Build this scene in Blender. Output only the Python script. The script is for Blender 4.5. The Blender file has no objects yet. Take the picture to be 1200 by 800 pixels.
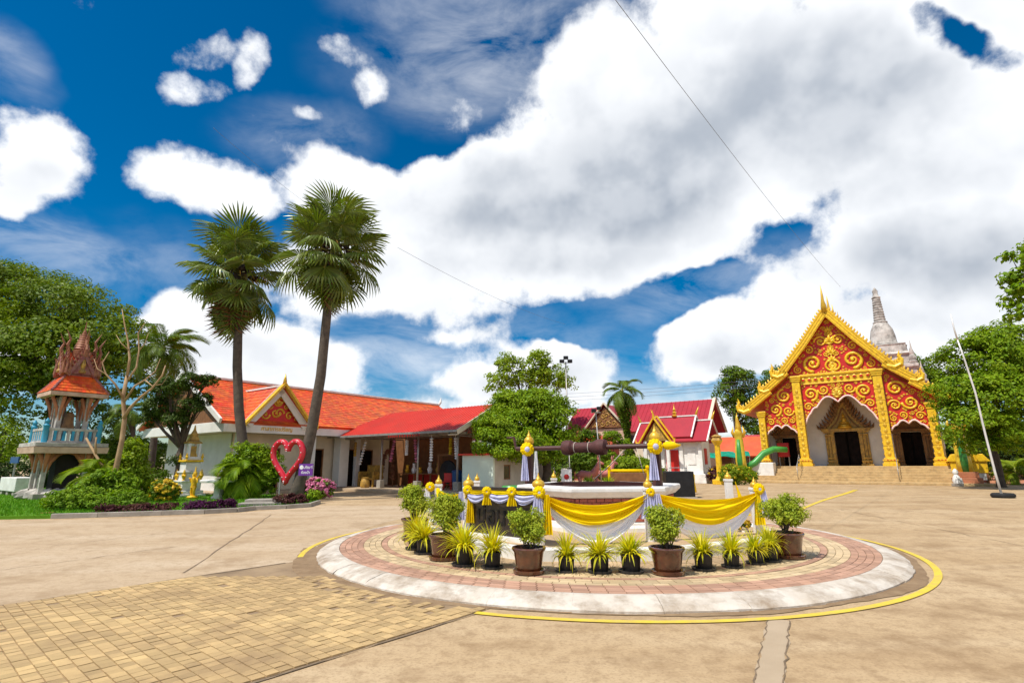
import bpy, math, random
import numpy as np
from mathutils import Vector, Matrix

# ------------------------------------------------------------------ camera model (photo pixels are 1200 x 800)
F = 613.0; PIT = math.atan(142 / F); ROLL = -0.006; EYE = 1.6
_cr, _sr, _cp, _sp = math.cos(ROLL), math.sin(ROLL), math.cos(PIT), math.sin(PIT)
def ray(x, y):
    u = (x - 600) / F; v = (y - 400) / F
    u, v = _cr * u + _sr * v, -_sr * u + _cr * v
    return Vector((u, _cp + _sp * v, _sp - _cp * v))
def G(x, y, z=0.0):                       # pixel -> point on a level surface
    d = ray(x, y); t = (z - EYE) / d.z
    return Vector((d.x * t, d.y * t, z))
def at(x, y, Y):                          # pixel -> point at a known distance
    d = ray(x, y); t = Y / d.y
    return Vector((d.x * t, Y, EYE + d.z * t))

scene = bpy.context.scene
COL = scene.collection
cam_d = bpy.data.cameras.new('camera'); cam = bpy.data.objects.new('camera', cam_d); COL.objects.link(cam)
cam_d.sensor_width = 36.0; cam_d.lens = 36.0 * F / 1200; cam_d.clip_end = 3000; cam_d.clip_start = .05
right = Vector((_cr, -_sr * _sp, _sr * _cp)); down = Vector((_sr, _cr * _sp, -_cr * _cp)); fwd = Vector((0, _cp, _sp))
cam.matrix_world = Matrix(((right.x, -down.x, -fwd.x, 0), (right.y, -down.y, -fwd.y, 0), (right.z, -down.z, -fwd.z, EYE), (0, 0, 0, 1)))
scene.camera = cam

scene.render.engine = 'CYCLES'
scene.cycles.use_denoising = True
scene.cycles.max_bounces = 6; scene.cycles.diffuse_bounces = 3; scene.cycles.glossy_bounces = 2
scene.cycles.transmission_bounces = 3; scene.cycles.transparent_max_bounces = 6
vs = scene.view_settings
vs.view_transform = 'Standard'; vs.look = 'None'; vs.gamma = 1.0; vs.use_curve_mapping = False
vs.exposure = 0.33

# ------------------------------------------------------------------ sun and sky
SUN_TO = Vector((-0.80, -0.60, 0)).normalized()
SUN_EL = math.radians(60)
sd = Vector((SUN_TO.x * math.cos(SUN_EL), SUN_TO.y * math.cos(SUN_EL), math.sin(SUN_EL)))
sun_d = bpy.data.lights.new('sun', 'SUN'); sun = bpy.data.objects.new('sun', sun_d); COL.objects.link(sun)
sun_d.energy = 3.9; sun_d.angle = math.radians(0.5); sun_d.color = (1.0, .95, .86)
sun.rotation_euler = (-sd).to_track_quat('-Z', 'Y').to_euler()
sun.location = (0, 0, 60)

world = bpy.data.worlds.new('World'); scene.world = world; world.use_nodes = True
def build_world():
    nt = world.node_tree; N = nt.nodes; L = nt.links
    N.clear()
    out = N.new('ShaderNodeOutputWorld'); bg = N.new('ShaderNodeBackground'); L.new(bg.outputs[0], out.inputs[0])
    bg.inputs[1].default_value = .15
    sky = N.new('ShaderNodeTexSky'); sky.sky_type = 'NISHITA'; sky.sun_disc = False
    sky.sun_elevation = SUN_EL; sky.sun_rotation = math.atan2(SUN_TO.x, SUN_TO.y)
    sky.air_density = 1.0; sky.dust_density = .3; sky.ozone_density = 3.5
    def az_el(px, py):
        d = ray(px, py).normalized()
        return math.atan2(d.x, d.y), math.asin(d.z)
    # ---- cloud density: soft lumps given by azimuth and elevation, broken up by 3D noise
    #      px, py, half width, half height, tilt (deg), weight
    lumps = [
        (960, 110, 330, 150, -12, 1.0), (760, 190, 250, 150, -18, 1.0), (560, 240, 190, 85, -8, 1.0), (420, 225, 85, 62, 10, .9), (700, 100, 110, 85, -40, .85),
        (850, 20, 130, 80, 0, .9), (1120, 250, 220, 160, 0, 1.0), (940, 330, 180, 60, 0, .55), (480, 330, 220, 70, 0, .75), (700, 290, 260, 70, -8, .85),
        (300, 415, 190, 55, 8, .8), (610, 430, 130, 58, 0, .95), (860, 400, 120, 62, -5, .95), (1050, 400, 220, 80, 0, .8), (640, 490, 500, 30, 0, .55),
        (50, 190, 84, 62, 12, .84), (18, 235, 60, 30, 8, .6), (256, 222, 96, 42, 8, .74), (236, 58, 56, 30, 5, .46), (292, 76, 34, 38, 10, .47), (214, 98, 46, 32, 0, .43), (248, 104, 40, 30, 0, .41),
        (428, 104, 40, 36, 20, .50), (400, 60, 46, 22, 30, .44), (541, 132, 36, 30, 0, .46), (365, 132, 26, 14, 10, .40), (205, 372, 75, 34, 8, .9), (1250, 120, 180, 120, 0, .8), (-60, 420, 200, 60, 0, .6),
    ]
    holes = [(700, 378, 110, 21, -10, 1.0), (545, 425, 110, 22, -6, .55), (810, 338, 80, 20, -14, .6), (1100, 34, 58, 32, 20, .50), (1160, 58, 60, 24, 30, .42), (912, 276, 34, 22, -25, .36), (425, 385, 60, 20, 0, .25), (860, 460, 90, 20, 0, .3), (480, 160, 90, 38, -8, .5), (120, 330, 130, 40, 20, .35)]
    dark = [(760, 200, 330, 120, -14, .8), (1080, 150, 160, 90, 0, .45), (1110, 320, 240, 80, 0, .85), (280, 415, 150, 28, 5, .4), (860, 420, 110, 34, 0, .5), (620, 455, 120, 26, 0, .5), (45, 215, 70, 28, 8, .35), (255, 236, 70, 18, 8, .3), (930, 130, 230, 120, -10, .85), (700, 250, 260, 62, -8, 1.0), (880, 210, 180, 70, 0, .8), (1080, 300, 240, 50, 0, .5), (480, 300, 160, 45, 0, .5), (900, 440, 200, 40, 0, .5), (500, 390, 200, 30, 0, .35), (700, 445, 80, 40, 0, .45), (420, 440, 200, 30, 0, .35), (640, 300, 200, 40, 0, .7)]

    veil = [(30, 80, 36, 60, -30, .45), (590, 60, 180, 80, -10, .7), (560, 15, 150, 50, 0, .6), (60, 290, 170, 36, 15, .55), (480, 430, 330, 60, 0, .6), (860, 330, 200, 40, -10, .55), (360, 160, 90, 40, 0, .35), (300, 330, 200, 60, 0, .3), (760, 470, 500, 40, 0, .8)]
    g = bpy.data.node_groups.new('cloud_field', 'ShaderNodeTree')
    g.interface.new_socket('Dir', in_out='INPUT', socket_type='NodeSocketVector')
    g.interface.new_socket('Density', in_out='OUTPUT', socket_type='NodeSocketFloat')
    g.interface.new_socket('Veil', in_out='OUTPUT', socket_type='NodeSocketFloat')
    g.interface.new_socket('Relief', in_out='OUTPUT', socket_type='NodeSocketFloat')
    g.interface.new_socket('Shade', in_out='OUTPUT', socket_type='NodeSocketFloat')
    g.interface.new_socket('Bulk', in_out='OUTPUT', socket_type='NodeSocketFloat')
    n = g.nodes; l = g.links
    gi = n.new('NodeGroupInput'); go = n.new('NodeGroupOutput')
    def math_(op, a, b=None, clamp=False):
        m = n.new('ShaderNodeMath'); m.operation = op; m.use_clamp = clamp
        for i, q in enumerate((a, b)):
            if q is None: continue
            if isinstance(q, (int, float)): m.inputs[i].default_value = q
            else: l.new(q, m.inputs[i])
        return m.outputs[0]
    def noise(vec, scale, detail, rough, dist=0):
        t = n.new('ShaderNodeTexNoise'); t.inputs['Scale'].default_value = scale; t.inputs['Detail'].default_value = detail
        t.inputs['Roughness'].default_value = rough; t.inputs['Distortion'].default_value = dist
        l.new(vec, t.inputs['Vector']); return t
    sep = n.new('ShaderNodeSeparateXYZ'); l.new(gi.outputs[0], sep.inputs[0])
    az = math_('ARCTAN2', sep.outputs[0], sep.outputs[1]); el = math_('ARCSINE', sep.outputs[2])
    cmb = n.new('ShaderNodeCombineXYZ'); l.new(az, cmb.inputs[0]); l.new(el, cmb.inputs[1])
    warp = noise(gi.outputs[0], 5.0, 4, .6)
    sub = n.new('ShaderNodeVectorMath'); sub.operation = 'SUBTRACT'; l.new(warp.outputs['Color'], sub.inputs[0]); sub.inputs[1].default_value = (.5, .5, .5)
    mad = n.new('ShaderNodeVectorMath'); mad.operation = 'MULTIPLY_ADD'; l.new(sub.outputs[0], mad.inputs[0]); mad.inputs[1].default_value = (.12, .10, 0); l.new(cmb.outputs[0], mad.inputs[2])
    P = mad.outputs[0]
    chain = [None]                       # each lump waits for the one before it, which keeps the shader small
    def lump(px, py, rx, ry, tilt, w):
        a0, e0 = az_el(px, py); t = math.radians(tilt)
        ax, ex = az_el(px + 12 * math.cos(t), py + 12 * math.sin(t)); ay, ey = az_el(px - 12 * math.sin(t), py + 12 * math.cos(t))
        sx = math.hypot(ax - a0, ex - e0) / 12 * rx; sy = math.hypot(ay - a0, ey - e0) / 12 * ry
        mp = n.new('ShaderNodeMapping'); mp.vector_type = 'TEXTURE'
        mp.inputs['Location'].default_value = (a0, e0, 0); mp.inputs['Rotation'].default_value = (0, 0, math.atan2(ex - e0, ax - a0)); mp.inputs['Scale'].default_value = (sx, sy, 1)
        src = P
        if chain[0] is not None:
            ma = n.new('ShaderNodeVectorMath'); ma.operation = 'MULTIPLY_ADD'; l.new(chain[0], ma.inputs[0]); ma.inputs[1].default_value = (1e-7, 1e-7, 0); l.new(P, ma.inputs[2]); src = ma.outputs[0]
        l.new(src, mp.inputs[0])
        ln = n.new('ShaderNodeVectorMath'); ln.operation = 'LENGTH'; l.new(mp.outputs[0], ln.inputs[0])
        mr = n.new('ShaderNodeMapRange'); mr.interpolation_type = 'SMOOTHSTEP'; l.new(ln.outputs['Value'], mr.inputs[0])
        mr.inputs[1].default_value = .25; mr.inputs[2].default_value = 1.35; mr.inputs[3].default_value = w; mr.inputs[4].default_value = 0
        chain[0] = mr.outputs[0]
        return mr.outputs[0]
    acc = None
    for q in lumps:
        o = lump(*q); acc = o if acc is None else math_('SMOOTH_MAX', acc, o)
        if acc is not o: acc.node.inputs[2].default_value = .12
        chain[0] = acc
    for q in holes: acc = math_('SUBTRACT', acc, lump(*q)); chain[0] = acc
    # the sky beyond the picture: broken cloud of the same sort
    far = noise(gi.outputs[0], 1.6, 4, .55)
    farm = n.new('ShaderNodeMapRange'); l.new(far.outputs[0], farm.inputs[0]); farm.inputs[1].default_value = .42; farm.inputs[2].default_value = .62
    back = n.new('ShaderNodeMapRange'); l.new(sep.outputs[1], back.inputs[0]); back.inputs[1].default_value = .42; back.inputs[2].default_value = .1
    acc = math_('MAXIMUM', acc, math_('MULTIPLY', farm.outputs[0], back.outputs[0]))
    f1 = noise(gi.outputs[0], 9.0, 10, .63)
    f2 = noise(gi.outputs[0], 2.6, 3, .5)
    dens = math_('ADD', acc, math_('MULTIPLY', math_('SUBTRACT', f1.outputs[0], .5), 1.15))
    dens = math_('ADD', dens, math_('MULTIPLY', math_('SUBTRACT', f2.outputs[0], .5), .3))
    l.new(dens, go.inputs[0])
    da = None
    for q in dark:
        o = lump(*q); da = o if da is None else math_('MAXIMUM', da, o); chain[0] = da
    da = math_('MAXIMUM', da, math_('MULTIPLY', math_('MULTIPLY', farm.outputs[0], back.outputs[0]), .5))
    l.new(da, go.inputs[3])
    va = None
    for q in veil:
        o = lump(*q); va = o if va is None else math_('MAXIMUM', va, o); chain[0] = va
    st = n.new('ShaderNodeMapping'); st.inputs['Rotation'].default_value = (0, 0, .5); st.inputs['Scale'].default_value = (5, 9, 14); l.new(gi.outputs[0], st.inputs[0])
    wn = noise(st.outputs[0], 1.0, 6, .62, .4)
    wm = n.new('ShaderNodeMapRange'); l.new(wn.outputs[0], wm.inputs[0]); wm.inputs[1].default_value = .32; wm.inputs[2].default_value = .75
    va = math_('MULTIPLY', va, wm.outputs[0])
    l.new(va, go.inputs[1])
    ofs = n.new('ShaderNodeVectorMath'); ofs.operation = 'ADD'; l.new(gi.outputs[0], ofs.inputs[0]); ofs.inputs[1].default_value = (-.02, 0, .045)
    f0 = noise(gi.outputs[0], 6.5, 4, .5); f3 = noise(ofs.outputs[0], 6.5, 4, .5)
    l.new(math_('SUBTRACT', f0.outputs[0], f3.outputs[0]), go.inputs[2])
    l.new(math_('ADD', acc, math_('MULTIPLY', math_('SUBTRACT', f0.outputs[0], .5), .5)), go.inputs[4])

    tc = N.new('ShaderNodeTexCoord')
    nrm = N.new('ShaderNodeVectorMath'); nrm.operation = 'NORMALIZE'; L.new(tc.outputs['Generated'], nrm.inputs[0])
    A = N.new('ShaderNodeGroup'); A.node_tree = g; L.new(nrm.outputs[0], A.inputs[0])
    def M_(op, a, b, clamp=False):
        m = N.new('ShaderNodeMath'); m.operation = op; m.use_clamp = clamp
        for i, q in enumerate((a, b)):
            if isinstance(q, (int, float)): m.inputs[i].default_value = q
            else: L.new(q, m.inputs[i])
        return m.outputs[0]
    def MR(v, a, b, c, d, smooth=True):
        m = N.new('ShaderNodeMapRange'); m.interpolation_type = 'SMOOTHSTEP' if smooth else 'LINEAR'; L.new(v, m.inputs[0])
        for i, q in enumerate((a, b, c, d)): m.inputs[i + 1].default_value = q
        return m.outputs[0]
    solid = MR(A.outputs[0], .22, .54, 0, 1)
    veil_a = M_('MULTIPLY', A.outputs[1], .98)
    alpha = M_('SUBTRACT', 1.0, M_('MULTIPLY', M_('SUBTRACT', 1.0, solid), M_('SUBTRACT', 1.0, veil_a)))
    # light on the heaps: bright where they thin towards the sun, grey where thick
    lit = MR(A.outputs[2], -.16, .16, 0.0, 1.0)
    thick = M_('MULTIPLY', A.outputs[3], MR(A.outputs[4], .2, 1.25, .0, 1.0))
    shade = M_('SUBTRACT', 1.0, M_('MULTIPLY', thick, .62))
    shade = M_('SUBTRACT', shade, M_('MULTIPLY', M_('SUBTRACT', 1.0, lit), M_('ADD', .15, M_('MULTIPLY', thick, .25))))
    shade = M_('SUBTRACT', shade, M_('MULTIPLY', M_('SUBTRACT', 1.0, solid), .06))
    cc = N.new('ShaderNodeMix'); cc.data_type = 'RGBA'; L.new(MR(shade, .2, .98, 0, 1, False), cc.inputs[0])
    cc.inputs[6].default_value = (2.1, 2.4, 2.85, 1); cc.inputs[7].default_value = (6.0, 6.1, 6.25, 1)
    # deep tropical blue for the clear part
    hs = N.new('ShaderNodeHueSaturation'); hs.inputs['Hue'].default_value = .497; hs.inputs['Saturation'].default_value = 1.75; hs.inputs['Value'].default_value = .54; L.new(sky.outputs[0], hs.inputs['Color'])
    mx = N.new('ShaderNodeMix'); mx.data_type = 'RGBA'; L.new(alpha, mx.inputs[0]); L.new(hs.outputs[0], mx.inputs[6]); L.new(cc.outputs[2], mx.inputs[7])
    L.new(mx.outputs[2], bg.inputs[0])
build_world()
world.cycles.sampling_method = 'MANUAL'; world.cycles.sample_map_resolution = 512

# ------------------------------------------------------------------ helpers
TAU = math.tau
rng = random.Random(7)
nrng = np.random.default_rng(11)
CR = math.radians(-36)                    # the compound's buildings share one axis
RH = Vector((math.cos(CR), math.sin(CR), 0)); AH = Vector((-math.sin(CR), math.cos(CR), 0))

class MB:
    def __init__(s): s.v = []; s.f = []; s.m = []
    def add(s, vs, fs):
        o = len(s.v); s.v += [tuple(q) for q in vs]; s.f += [tuple(i + o for i in f) for f in fs]; return s
    def box(s, x0, x1, y0, y1, z0, z1):
        return s.add([(x0, y0, z0), (x1, y0, z0), (x1, y1, z0), (x0, y1, z0), (x0, y0, z1), (x1, y0, z1), (x1, y1, z1), (x0, y1, z1)],
                     [(0, 3, 2, 1), (4, 5, 6, 7), (0, 1, 5, 4), (1, 2, 6, 5), (2, 3, 7, 6), (3, 0, 4, 7)])
    def bar(s, a, b, w, h, up=(0, 0, 1)):
        a = Vector(a); b = Vector(b); d = (b - a).normalized(); up = Vector(up)
        if abs(d.dot(up)) > .98: up = Vector((0, 1, 0))
        sx = d.cross(up).normalized() * w / 2; sz = sx.cross(d).normalized() * h / 2
        vs = [a - sx - sz, a + sx - sz, a + sx + sz, a - sx + sz, b - sx - sz, b + sx - sz, b + sx + sz, b - sx + sz]
        return s.add(vs, [(0, 1, 2, 3), (7, 6, 5, 4), (4, 5, 1, 0), (5, 6, 2, 1), (6, 7, 3, 2), (7, 4, 0, 3)])
    def prism(s, poly, y0, y1):           # polygon in x,z extruded along y
        n = len(poly)
        vs = [(x, y0, z) for x, z in poly] + [(x, y1, z) for x, z in poly]
        return s.add(vs, [tuple(range(n)), tuple(range(2 * n - 1, n - 1, -1))] + [(i, n + i, n + (i + 1) % n, (i + 1) % n) for i in range(n)])
    def prismx(s, poly, x0, x1):          # polygon in y,z extruded along x
        n = len(poly)
        vs = [(x0, y, z) for y, z in poly] + [(x1, y, z) for y, z in poly]
        return s.add(vs, [tuple(range(n - 1, -1, -1)), tuple(range(n, 2 * n))] + [(i, (i + 1) % n, n + (i + 1) % n, n + i) for i in range(n)])
    def prismz(s, poly, z0, z1):
        n = len(poly)
        vs = [(x, y, z0) for x, y in poly] + [(x, y, z1) for x, y in poly]
        return s.add(vs, [tuple(range(n - 1, -1, -1)), tuple(range(n, 2 * n))] + [(i, (i + 1) % n, n + (i + 1) % n, n + i) for i in range(n)])
    def lathe(s, prof, n=16, c=(0, 0, 0), rot=0.0, sq=None):
        vs = []; fs = []
        for r, z in prof:
            for k in range(n):
                a = rot + TAU * k / n
                q = 1.0
                if sq: q = sq(a)
                vs.append((c[0] + r * q * math.cos(a), c[1] + r * q * math.sin(a), c[2] + z))
        m = len(prof)
        for j in range(m - 1):
            for k in range(n):
                fs.append((j * n + k, j * n + (k + 1) % n, (j + 1) * n + (k + 1) % n, (j + 1) * n + k))
        fs.append(tuple(range(n - 1, -1, -1))); fs.append(tuple((m - 1) * n + k for k in range(n)))
        return s.add(vs, fs)
    def tube(s, pts, r, n=6, flat=1.0):
        pts = [Vector(p) for p in pts]; m = len(pts)
        rs = r if isinstance(r, (list, tuple)) else [r] * m
        vs = []; fs = []; ref = Vector((0, 0, 1))
        for i, p in enumerate(pts):
            d = (pts[min(i + 1, m - 1)] - pts[max(i - 1, 0)])
            d = d.normalized() if d.length > 1e-9 else Vector((0, 0, 1))
            if i == 0:
                ref = Vector((0, 1, 0)) if abs(d.y) < .9 else Vector((1, 0, 0))
            u = (ref - d * ref.dot(d))
            u = u.normalized() if u.length > 1e-6 else d.orthogonal().normalized()
            ref = u; w = d.cross(u)
            for k in range(n):
                a = TAU * k / n
                vs.append(p + u * (math.cos(a) * rs[i] * flat) + w * (math.sin(a) * rs[i]))
        for i in range(m - 1):
            for k in range(n):
                fs.append((i * n + k, i * n + (k + 1) % n, (i + 1) * n + (k + 1) % n, (i + 1) * n + k))
        fs.append(tuple(range(n - 1, -1, -1))); fs.append(tuple((m - 1) * n + k for k in range(n)))
        return s.add(vs, fs)
    def ball(s, c, r, n=8, sc=(1, 1, 1)):
        prof = [(max(math.sin(math.pi * j / (n // 2 + 1)), .02) * r, -math.cos(math.pi * j / (n // 2 + 1)) * r) for j in range(n // 2 + 2)]
        o = len(s.v); s.lathe(prof, n)
        for i in range(o, len(s.v)):
            x, y, z = s.v[i]; s.v[i] = (c[0] + x * sc[0], c[1] + y * sc[1], c[2] + z * sc[2])
        return s
    def sheet(s, rows):                   # grid of points
        m = len(rows); n = len(rows[0]); vs = [p for r in rows for p in r]
        return s.add(vs, [(i * n + j, i * n + j + 1, (i + 1) * n + j + 1, (i + 1) * n + j) for i in range(m - 1) for j in range(n - 1)])
    def mesh(s, name, smooth=False):
        me = bpy.data.meshes.new(name); me.from_pydata(s.v, [], s.f); me.update()
        if smooth: me.polygons.foreach_set('use_smooth', [True] * len(me.polygons))
        return me
    def build(s, name, mat, parent=None, smooth=False, bevel=0, loc=None, rz=None):
        o = put(name, s.mesh(name, smooth), mat, parent)
        if bevel:
            b = o.modifiers.new('bevel', 'BEVEL'); b.width = bevel; b.segments = 2; b.limit_method = 'ANGLE'; b.angle_limit = .7
        if smooth == 'auto':
            smooth_by_angle(o.data)
        if loc is not None: o.location = loc
        if rz is not None: o.rotation_euler.z = rz
        return o
def smooth_by_angle(me, ang=.7):
    me.polygons.foreach_set('use_smooth', [True] * len(me.polygons))
    me.set_sharp_from_angle(angle=ang)
def put(name, me, mat, parent=None, loc=None, rz=None):
    o = bpy.data.objects.new(name, me); COL.objects.link(o)
    if mat is not None and not me.materials: me.materials.append(MAT[mat] if isinstance(mat, str) else mat)
    if parent is not None: o.parent = parent
    if loc is not None: o.location = loc
    if rz is not None: o.rotation_euler.z = rz
    return o
def tag(o, label, cat, group=None):
    o['label'] = label; o['category'] = cat
    if group: o['group'] = group
    return o
def thing(name, label, cat, loc=(0, 0, 0), rz=0.0, group=None):
    o = bpy.data.objects.new(name, None); COL.objects.link(o); o.empty_display_size = .1
    o.location = loc; o.rotation_euler.z = rz
    return tag(o, label, cat, group)
def kind(o, k): o['kind'] = k; return o
def dup(root, loc, rz=None, label=None, scale=None):
    r = root.copy(); COL.objects.link(r); r.location = loc
    if rz is not None: r.rotation_euler.z = rz
    if label: r['label'] = label
    if scale: r.scale = scale if not isinstance(scale, (int, float)) else (scale,) * 3
    for ch in list(root.children):
        c = ch.copy(); COL.objects.link(c); c.parent = r
        for gch in ch.children:
            d = gch.copy(); COL.objects.link(d); d.parent = c
    return r

# ------------------------------------------------------------------ materials
MAT = {}
def M(name, col, rough=.7, metal=0.0, var=.12, scale=2.0, col2=None, bump=0.0, bscale=40.0, coat=0.0, spec=.4, island=0.0, transl=0.0, dirt=0.0, dirtcol=(.05, .04, .03), dscale=1.2, sheen=0.0):
    m = bpy.data.materials.new(name); MAT[name] = m; m.use_nodes = True
    nt = m.node_tree; N = nt.nodes; L = nt.links
    b = N['Principled BSDF']; b.inputs['Roughness'].default_value = rough; b.inputs['Metallic'].default_value = metal
    b.inputs['Specular IOR Level'].default_value = spec; b.inputs['Coat Weight'].default_value = coat
    geo = N.new('ShaderNodeNewGeometry')
    def noise(sc, det=5, rgh=.6):
        t = N.new('ShaderNodeTexNoise'); t.inputs['Scale'].default_value = sc; t.inputs['Detail'].default_value = det; t.inputs['Roughness'].default_value = rgh
        L.new(geo.outputs['Position'], t.inputs['Vector']); return t
    c2 = col2 or tuple(max(0, c * (1 - 2.2 * var)) for c in col)
    c1 = col if col2 else tuple(min(1, c * (1 + var)) for c in col)
    mix = N.new('ShaderNodeMix'); mix.data_type = 'RGBA'; mix.inputs[6].default_value = (*c1, 1); mix.inputs[7].default_value = (*c2, 1)
    mr = N.new('ShaderNodeMapRange'); mr.inputs[1].default_value = .35; mr.inputs[2].default_value = .68
    L.new(noise(scale).outputs[0], mr.inputs[0]); L.new(mr.outputs[0], mix.inputs[0])
    c = mix.outputs[2]
    if name in ('paver', 'ring_red', 'ring_cream', 'ring_tan'):
        oi = N.new('ShaderNodeObjectInfo'); ad = N.new('ShaderNodeMath'); ad.operation = 'ADD'; L.new(oi.outputs['Random'], ad.inputs[0]); L.new(geo.outputs['Random Per Island'], ad.inputs[1]); fr_ = N.new('ShaderNodeMath'); fr_.operation = 'FRACT'; L.new(ad.outputs[0], fr_.inputs[0])
        rr = N.new('ShaderNodeMapRange'); L.new(fr_.outputs[0], rr.inputs[0]); rr.inputs[3].default_value = .78; rr.inputs[4].default_value = 1.18
        hv = N.new('ShaderNodeHueSaturation'); L.new(rr.outputs[0], hv.inputs['Value']); L.new(c, hv.inputs['Color']); c = hv.outputs[0]
    if island:
        hs = N.new('ShaderNodeHueSaturation'); L.new(c, hs.inputs['Color'])
        r = N.new('ShaderNodeMapRange'); L.new(geo.outputs['Random Per Island'], r.inputs[0]); r.inputs[3].default_value = 1 - island; r.inputs[4].default_value = 1 + island
        L.new(r.outputs[0], hs.inputs['Value'])
        mm = N.new('ShaderNodeMath'); mm.operation = 'MULTIPLY'; mm.inputs[1].default_value = 7.31; L.new(geo.outputs['Random Per Island'], mm.inputs[0])
        fr = N.new('ShaderNodeMath'); fr.operation = 'FRACT'; L.new(mm.outputs[0], fr.inputs[0])
        r2 = N.new('ShaderNodeMapRange'); L.new(fr.outputs[0], r2.inputs[0]); r2.inputs[3].default_value = .5 - .05 * island; r2.inputs[4].default_value = .5 + .05 * island
        L.new(r2.outputs[0], hs.inputs['Hue']); c = hs.outputs[0]
    if dirt:
        dm = N.new('ShaderNodeMix'); dm.data_type = 'RGBA'; dr = N.new('ShaderNodeMapRange'); dr.inputs[1].default_value = .45; dr.inputs[2].default_value = .67; dr.inputs[4].default_value = dirt
        L.new(noise(dscale, 8, .68).outputs[0], dr.inputs[0]); L.new(dr.outputs[0], dm.inputs[0]); L.new(c, dm.inputs[6]); dm.inputs[7].default_value = (*dirtcol, 1); c = dm.outputs[2]
    L.new(c, b.inputs['Base Color'])
    if bump:
        bp = N.new('ShaderNodeBump'); bp.inputs['Strength'].default_value = bump; bp.inputs['Distance'].default_value = .02
        L.new(noise(bscale, 6).outputs[0], bp.inputs['Height']); L.new(bp.outputs[0], b.inputs['Normal'])
    if transl:
        tr = N.new('ShaderNodeBsdfTranslucent'); ms = N.new('ShaderNodeMixShader'); ms.inputs[0].default_value = transl
        tcol = N.new('ShaderNodeHueSaturation'); tcol.inputs['Value'].default_value = 1.3; tcol.inputs['Saturation'].default_value = 1.1; L.new(c, tcol.inputs['Color']); L.new(tcol.outputs[0], tr.inputs[0])
        out = N['Material Output']; L.new(b.outputs[0], ms.inputs[1]); L.new(tr.outputs[0], ms.inputs[2]); L.new(ms.outputs[0], out.inputs[0])
    return m

M('strip', (0.46, 0.35, 0.235), .85, col2=(0.4, 0.3, 0.195), scale=2, bump=.3, bscale=70)
M('joint', (0.22, 0.155, 0.095), .9, var=.2, scale=8)
M('paving_bed', (0.34, 0.235, 0.135), .9, col2=(0.26, 0.175, 0.1), scale=2, dirt=.4, dirtcol=(.1, .07, .04))
M('dirt', (.27, .175, .095), .95, col2=(.20, .125, .065), scale=2.5, bump=.4, bscale=60, dirt=.5, dirtcol=(.40, .28, .16), dscale=3)
M('red_ground', (.50, .20, .09), .9, col2=(.40, .17, .09), scale=1.0, bump=.2)
M('yellow_paint', (.80, .58, .03), .55, col2=(.66, .46, .05), scale=4, dirt=.45, dirtcol=(.42, .33, .16), dscale=5)
M('paver', (0.58, 0.4, 0.18), .8, col2=(0.45, 0.3, 0.14), scale=.9, bump=.35, bscale=90, dirt=.7, dirtcol=(.26, .165, .085), dscale=.75)
M('ring_cream', (0.6, 0.455, 0.275), .8, col2=(0.53, 0.39, 0.22), scale=2, bump=.25, bscale=90, dirt=.25, dirtcol=(.34, .23, .13))
M('ring_red', (0.5, 0.29, 0.2), .8, col2=(0.43, 0.24, 0.155), scale=2, bump=.25, bscale=90, dirt=.3, dirtcol=(.34, .2, .13))
M('ring_tan', (0.5, 0.36, 0.21), .8, col2=(0.43, 0.295, 0.165), scale=1.5, bump=.25, bscale=90, dirt=.4, dirtcol=(.26, .17, .1))
M('kerb', (0.66, 0.6, 0.52), .75, col2=(0.54, 0.46, 0.37), scale=3, bump=.5, bscale=25, dirt=.85, dirtcol=(.27, .19, .12), dscale=2.6)
M('white_paint', (.82, .80, .76), .55, var=.06, scale=2, dirt=.35, dirtcol=(.46, .40, .33), dscale=2.5, bump=.1, bscale=40)
M('white_wall', (.80, .78, .74), .8, var=.05, scale=1, dirt=.25, dirtcol=(.5, .45, .38), dscale=.7, bump=.08)
M('mint_wall', (.70, .80, .68), .8, var=.05, scale=1, dirt=.2, dirtcol=(.5, .5, .4))
M('cream_wall', (.70, .60, .46), .8, var=.06, scale=1, dirt=.2, dirtcol=(.45, .37, .28))
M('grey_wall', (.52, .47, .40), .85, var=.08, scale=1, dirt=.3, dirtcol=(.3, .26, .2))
M('brick', (.42, .13, .08), .85, col2=(.32, .10, .065), scale=6, island=.18, bump=.3, bscale=80)
M('mortar', (.52, .42, .34), .9, var=.1, scale=5)
M('gold', (.80, .50, .05), .38, metal=.35, col2=(.62, .34, .02), scale=4, spec=.6)
M('gold_paint', (0.92, 0.6, 0.015), .42, metal=.1, col2=(0.84, 0.48, 0.01), scale=3, spec=.6, bump=.5, bscale=16, dirt=.55, dirtcol=(.42, .20, .015), dscale=5)
M('gold_old', (.66, .40, .07), .5, metal=.15, col2=(.30, .17, .05), scale=5, bump=.5, bscale=20, dirt=.5, dirtcol=(.14, .08, .03), dscale=4)
M('bronze_trim', (.36, .19, .07), .55, metal=.1, col2=(.2, .1, .04), scale=4, bump=.6, bscale=18, dirt=.4)
M('temple_red', (0.6, 0.02, 0.01), .5, col2=(0.5, 0.012, 0.01), scale=2, spec=.5)
M('pink_trim', (.85, .62, .58), .6, var=.05)
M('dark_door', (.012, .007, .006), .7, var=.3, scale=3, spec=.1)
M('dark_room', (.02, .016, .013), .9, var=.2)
M('step_stone', (.60, .42, .20), .75, col2=(.47, .31, .14), scale=2, dirt=.5, dirtcol=(.22, .14, .07), dscale=3)
M('tile_orange', (.80, .13, .02), .45, col2=(.66, .085, .015), scale=1.2, island=.2, spec=.4, dirt=.5, dirtcol=(.36, .12, .05), dscale=.7)
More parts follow.
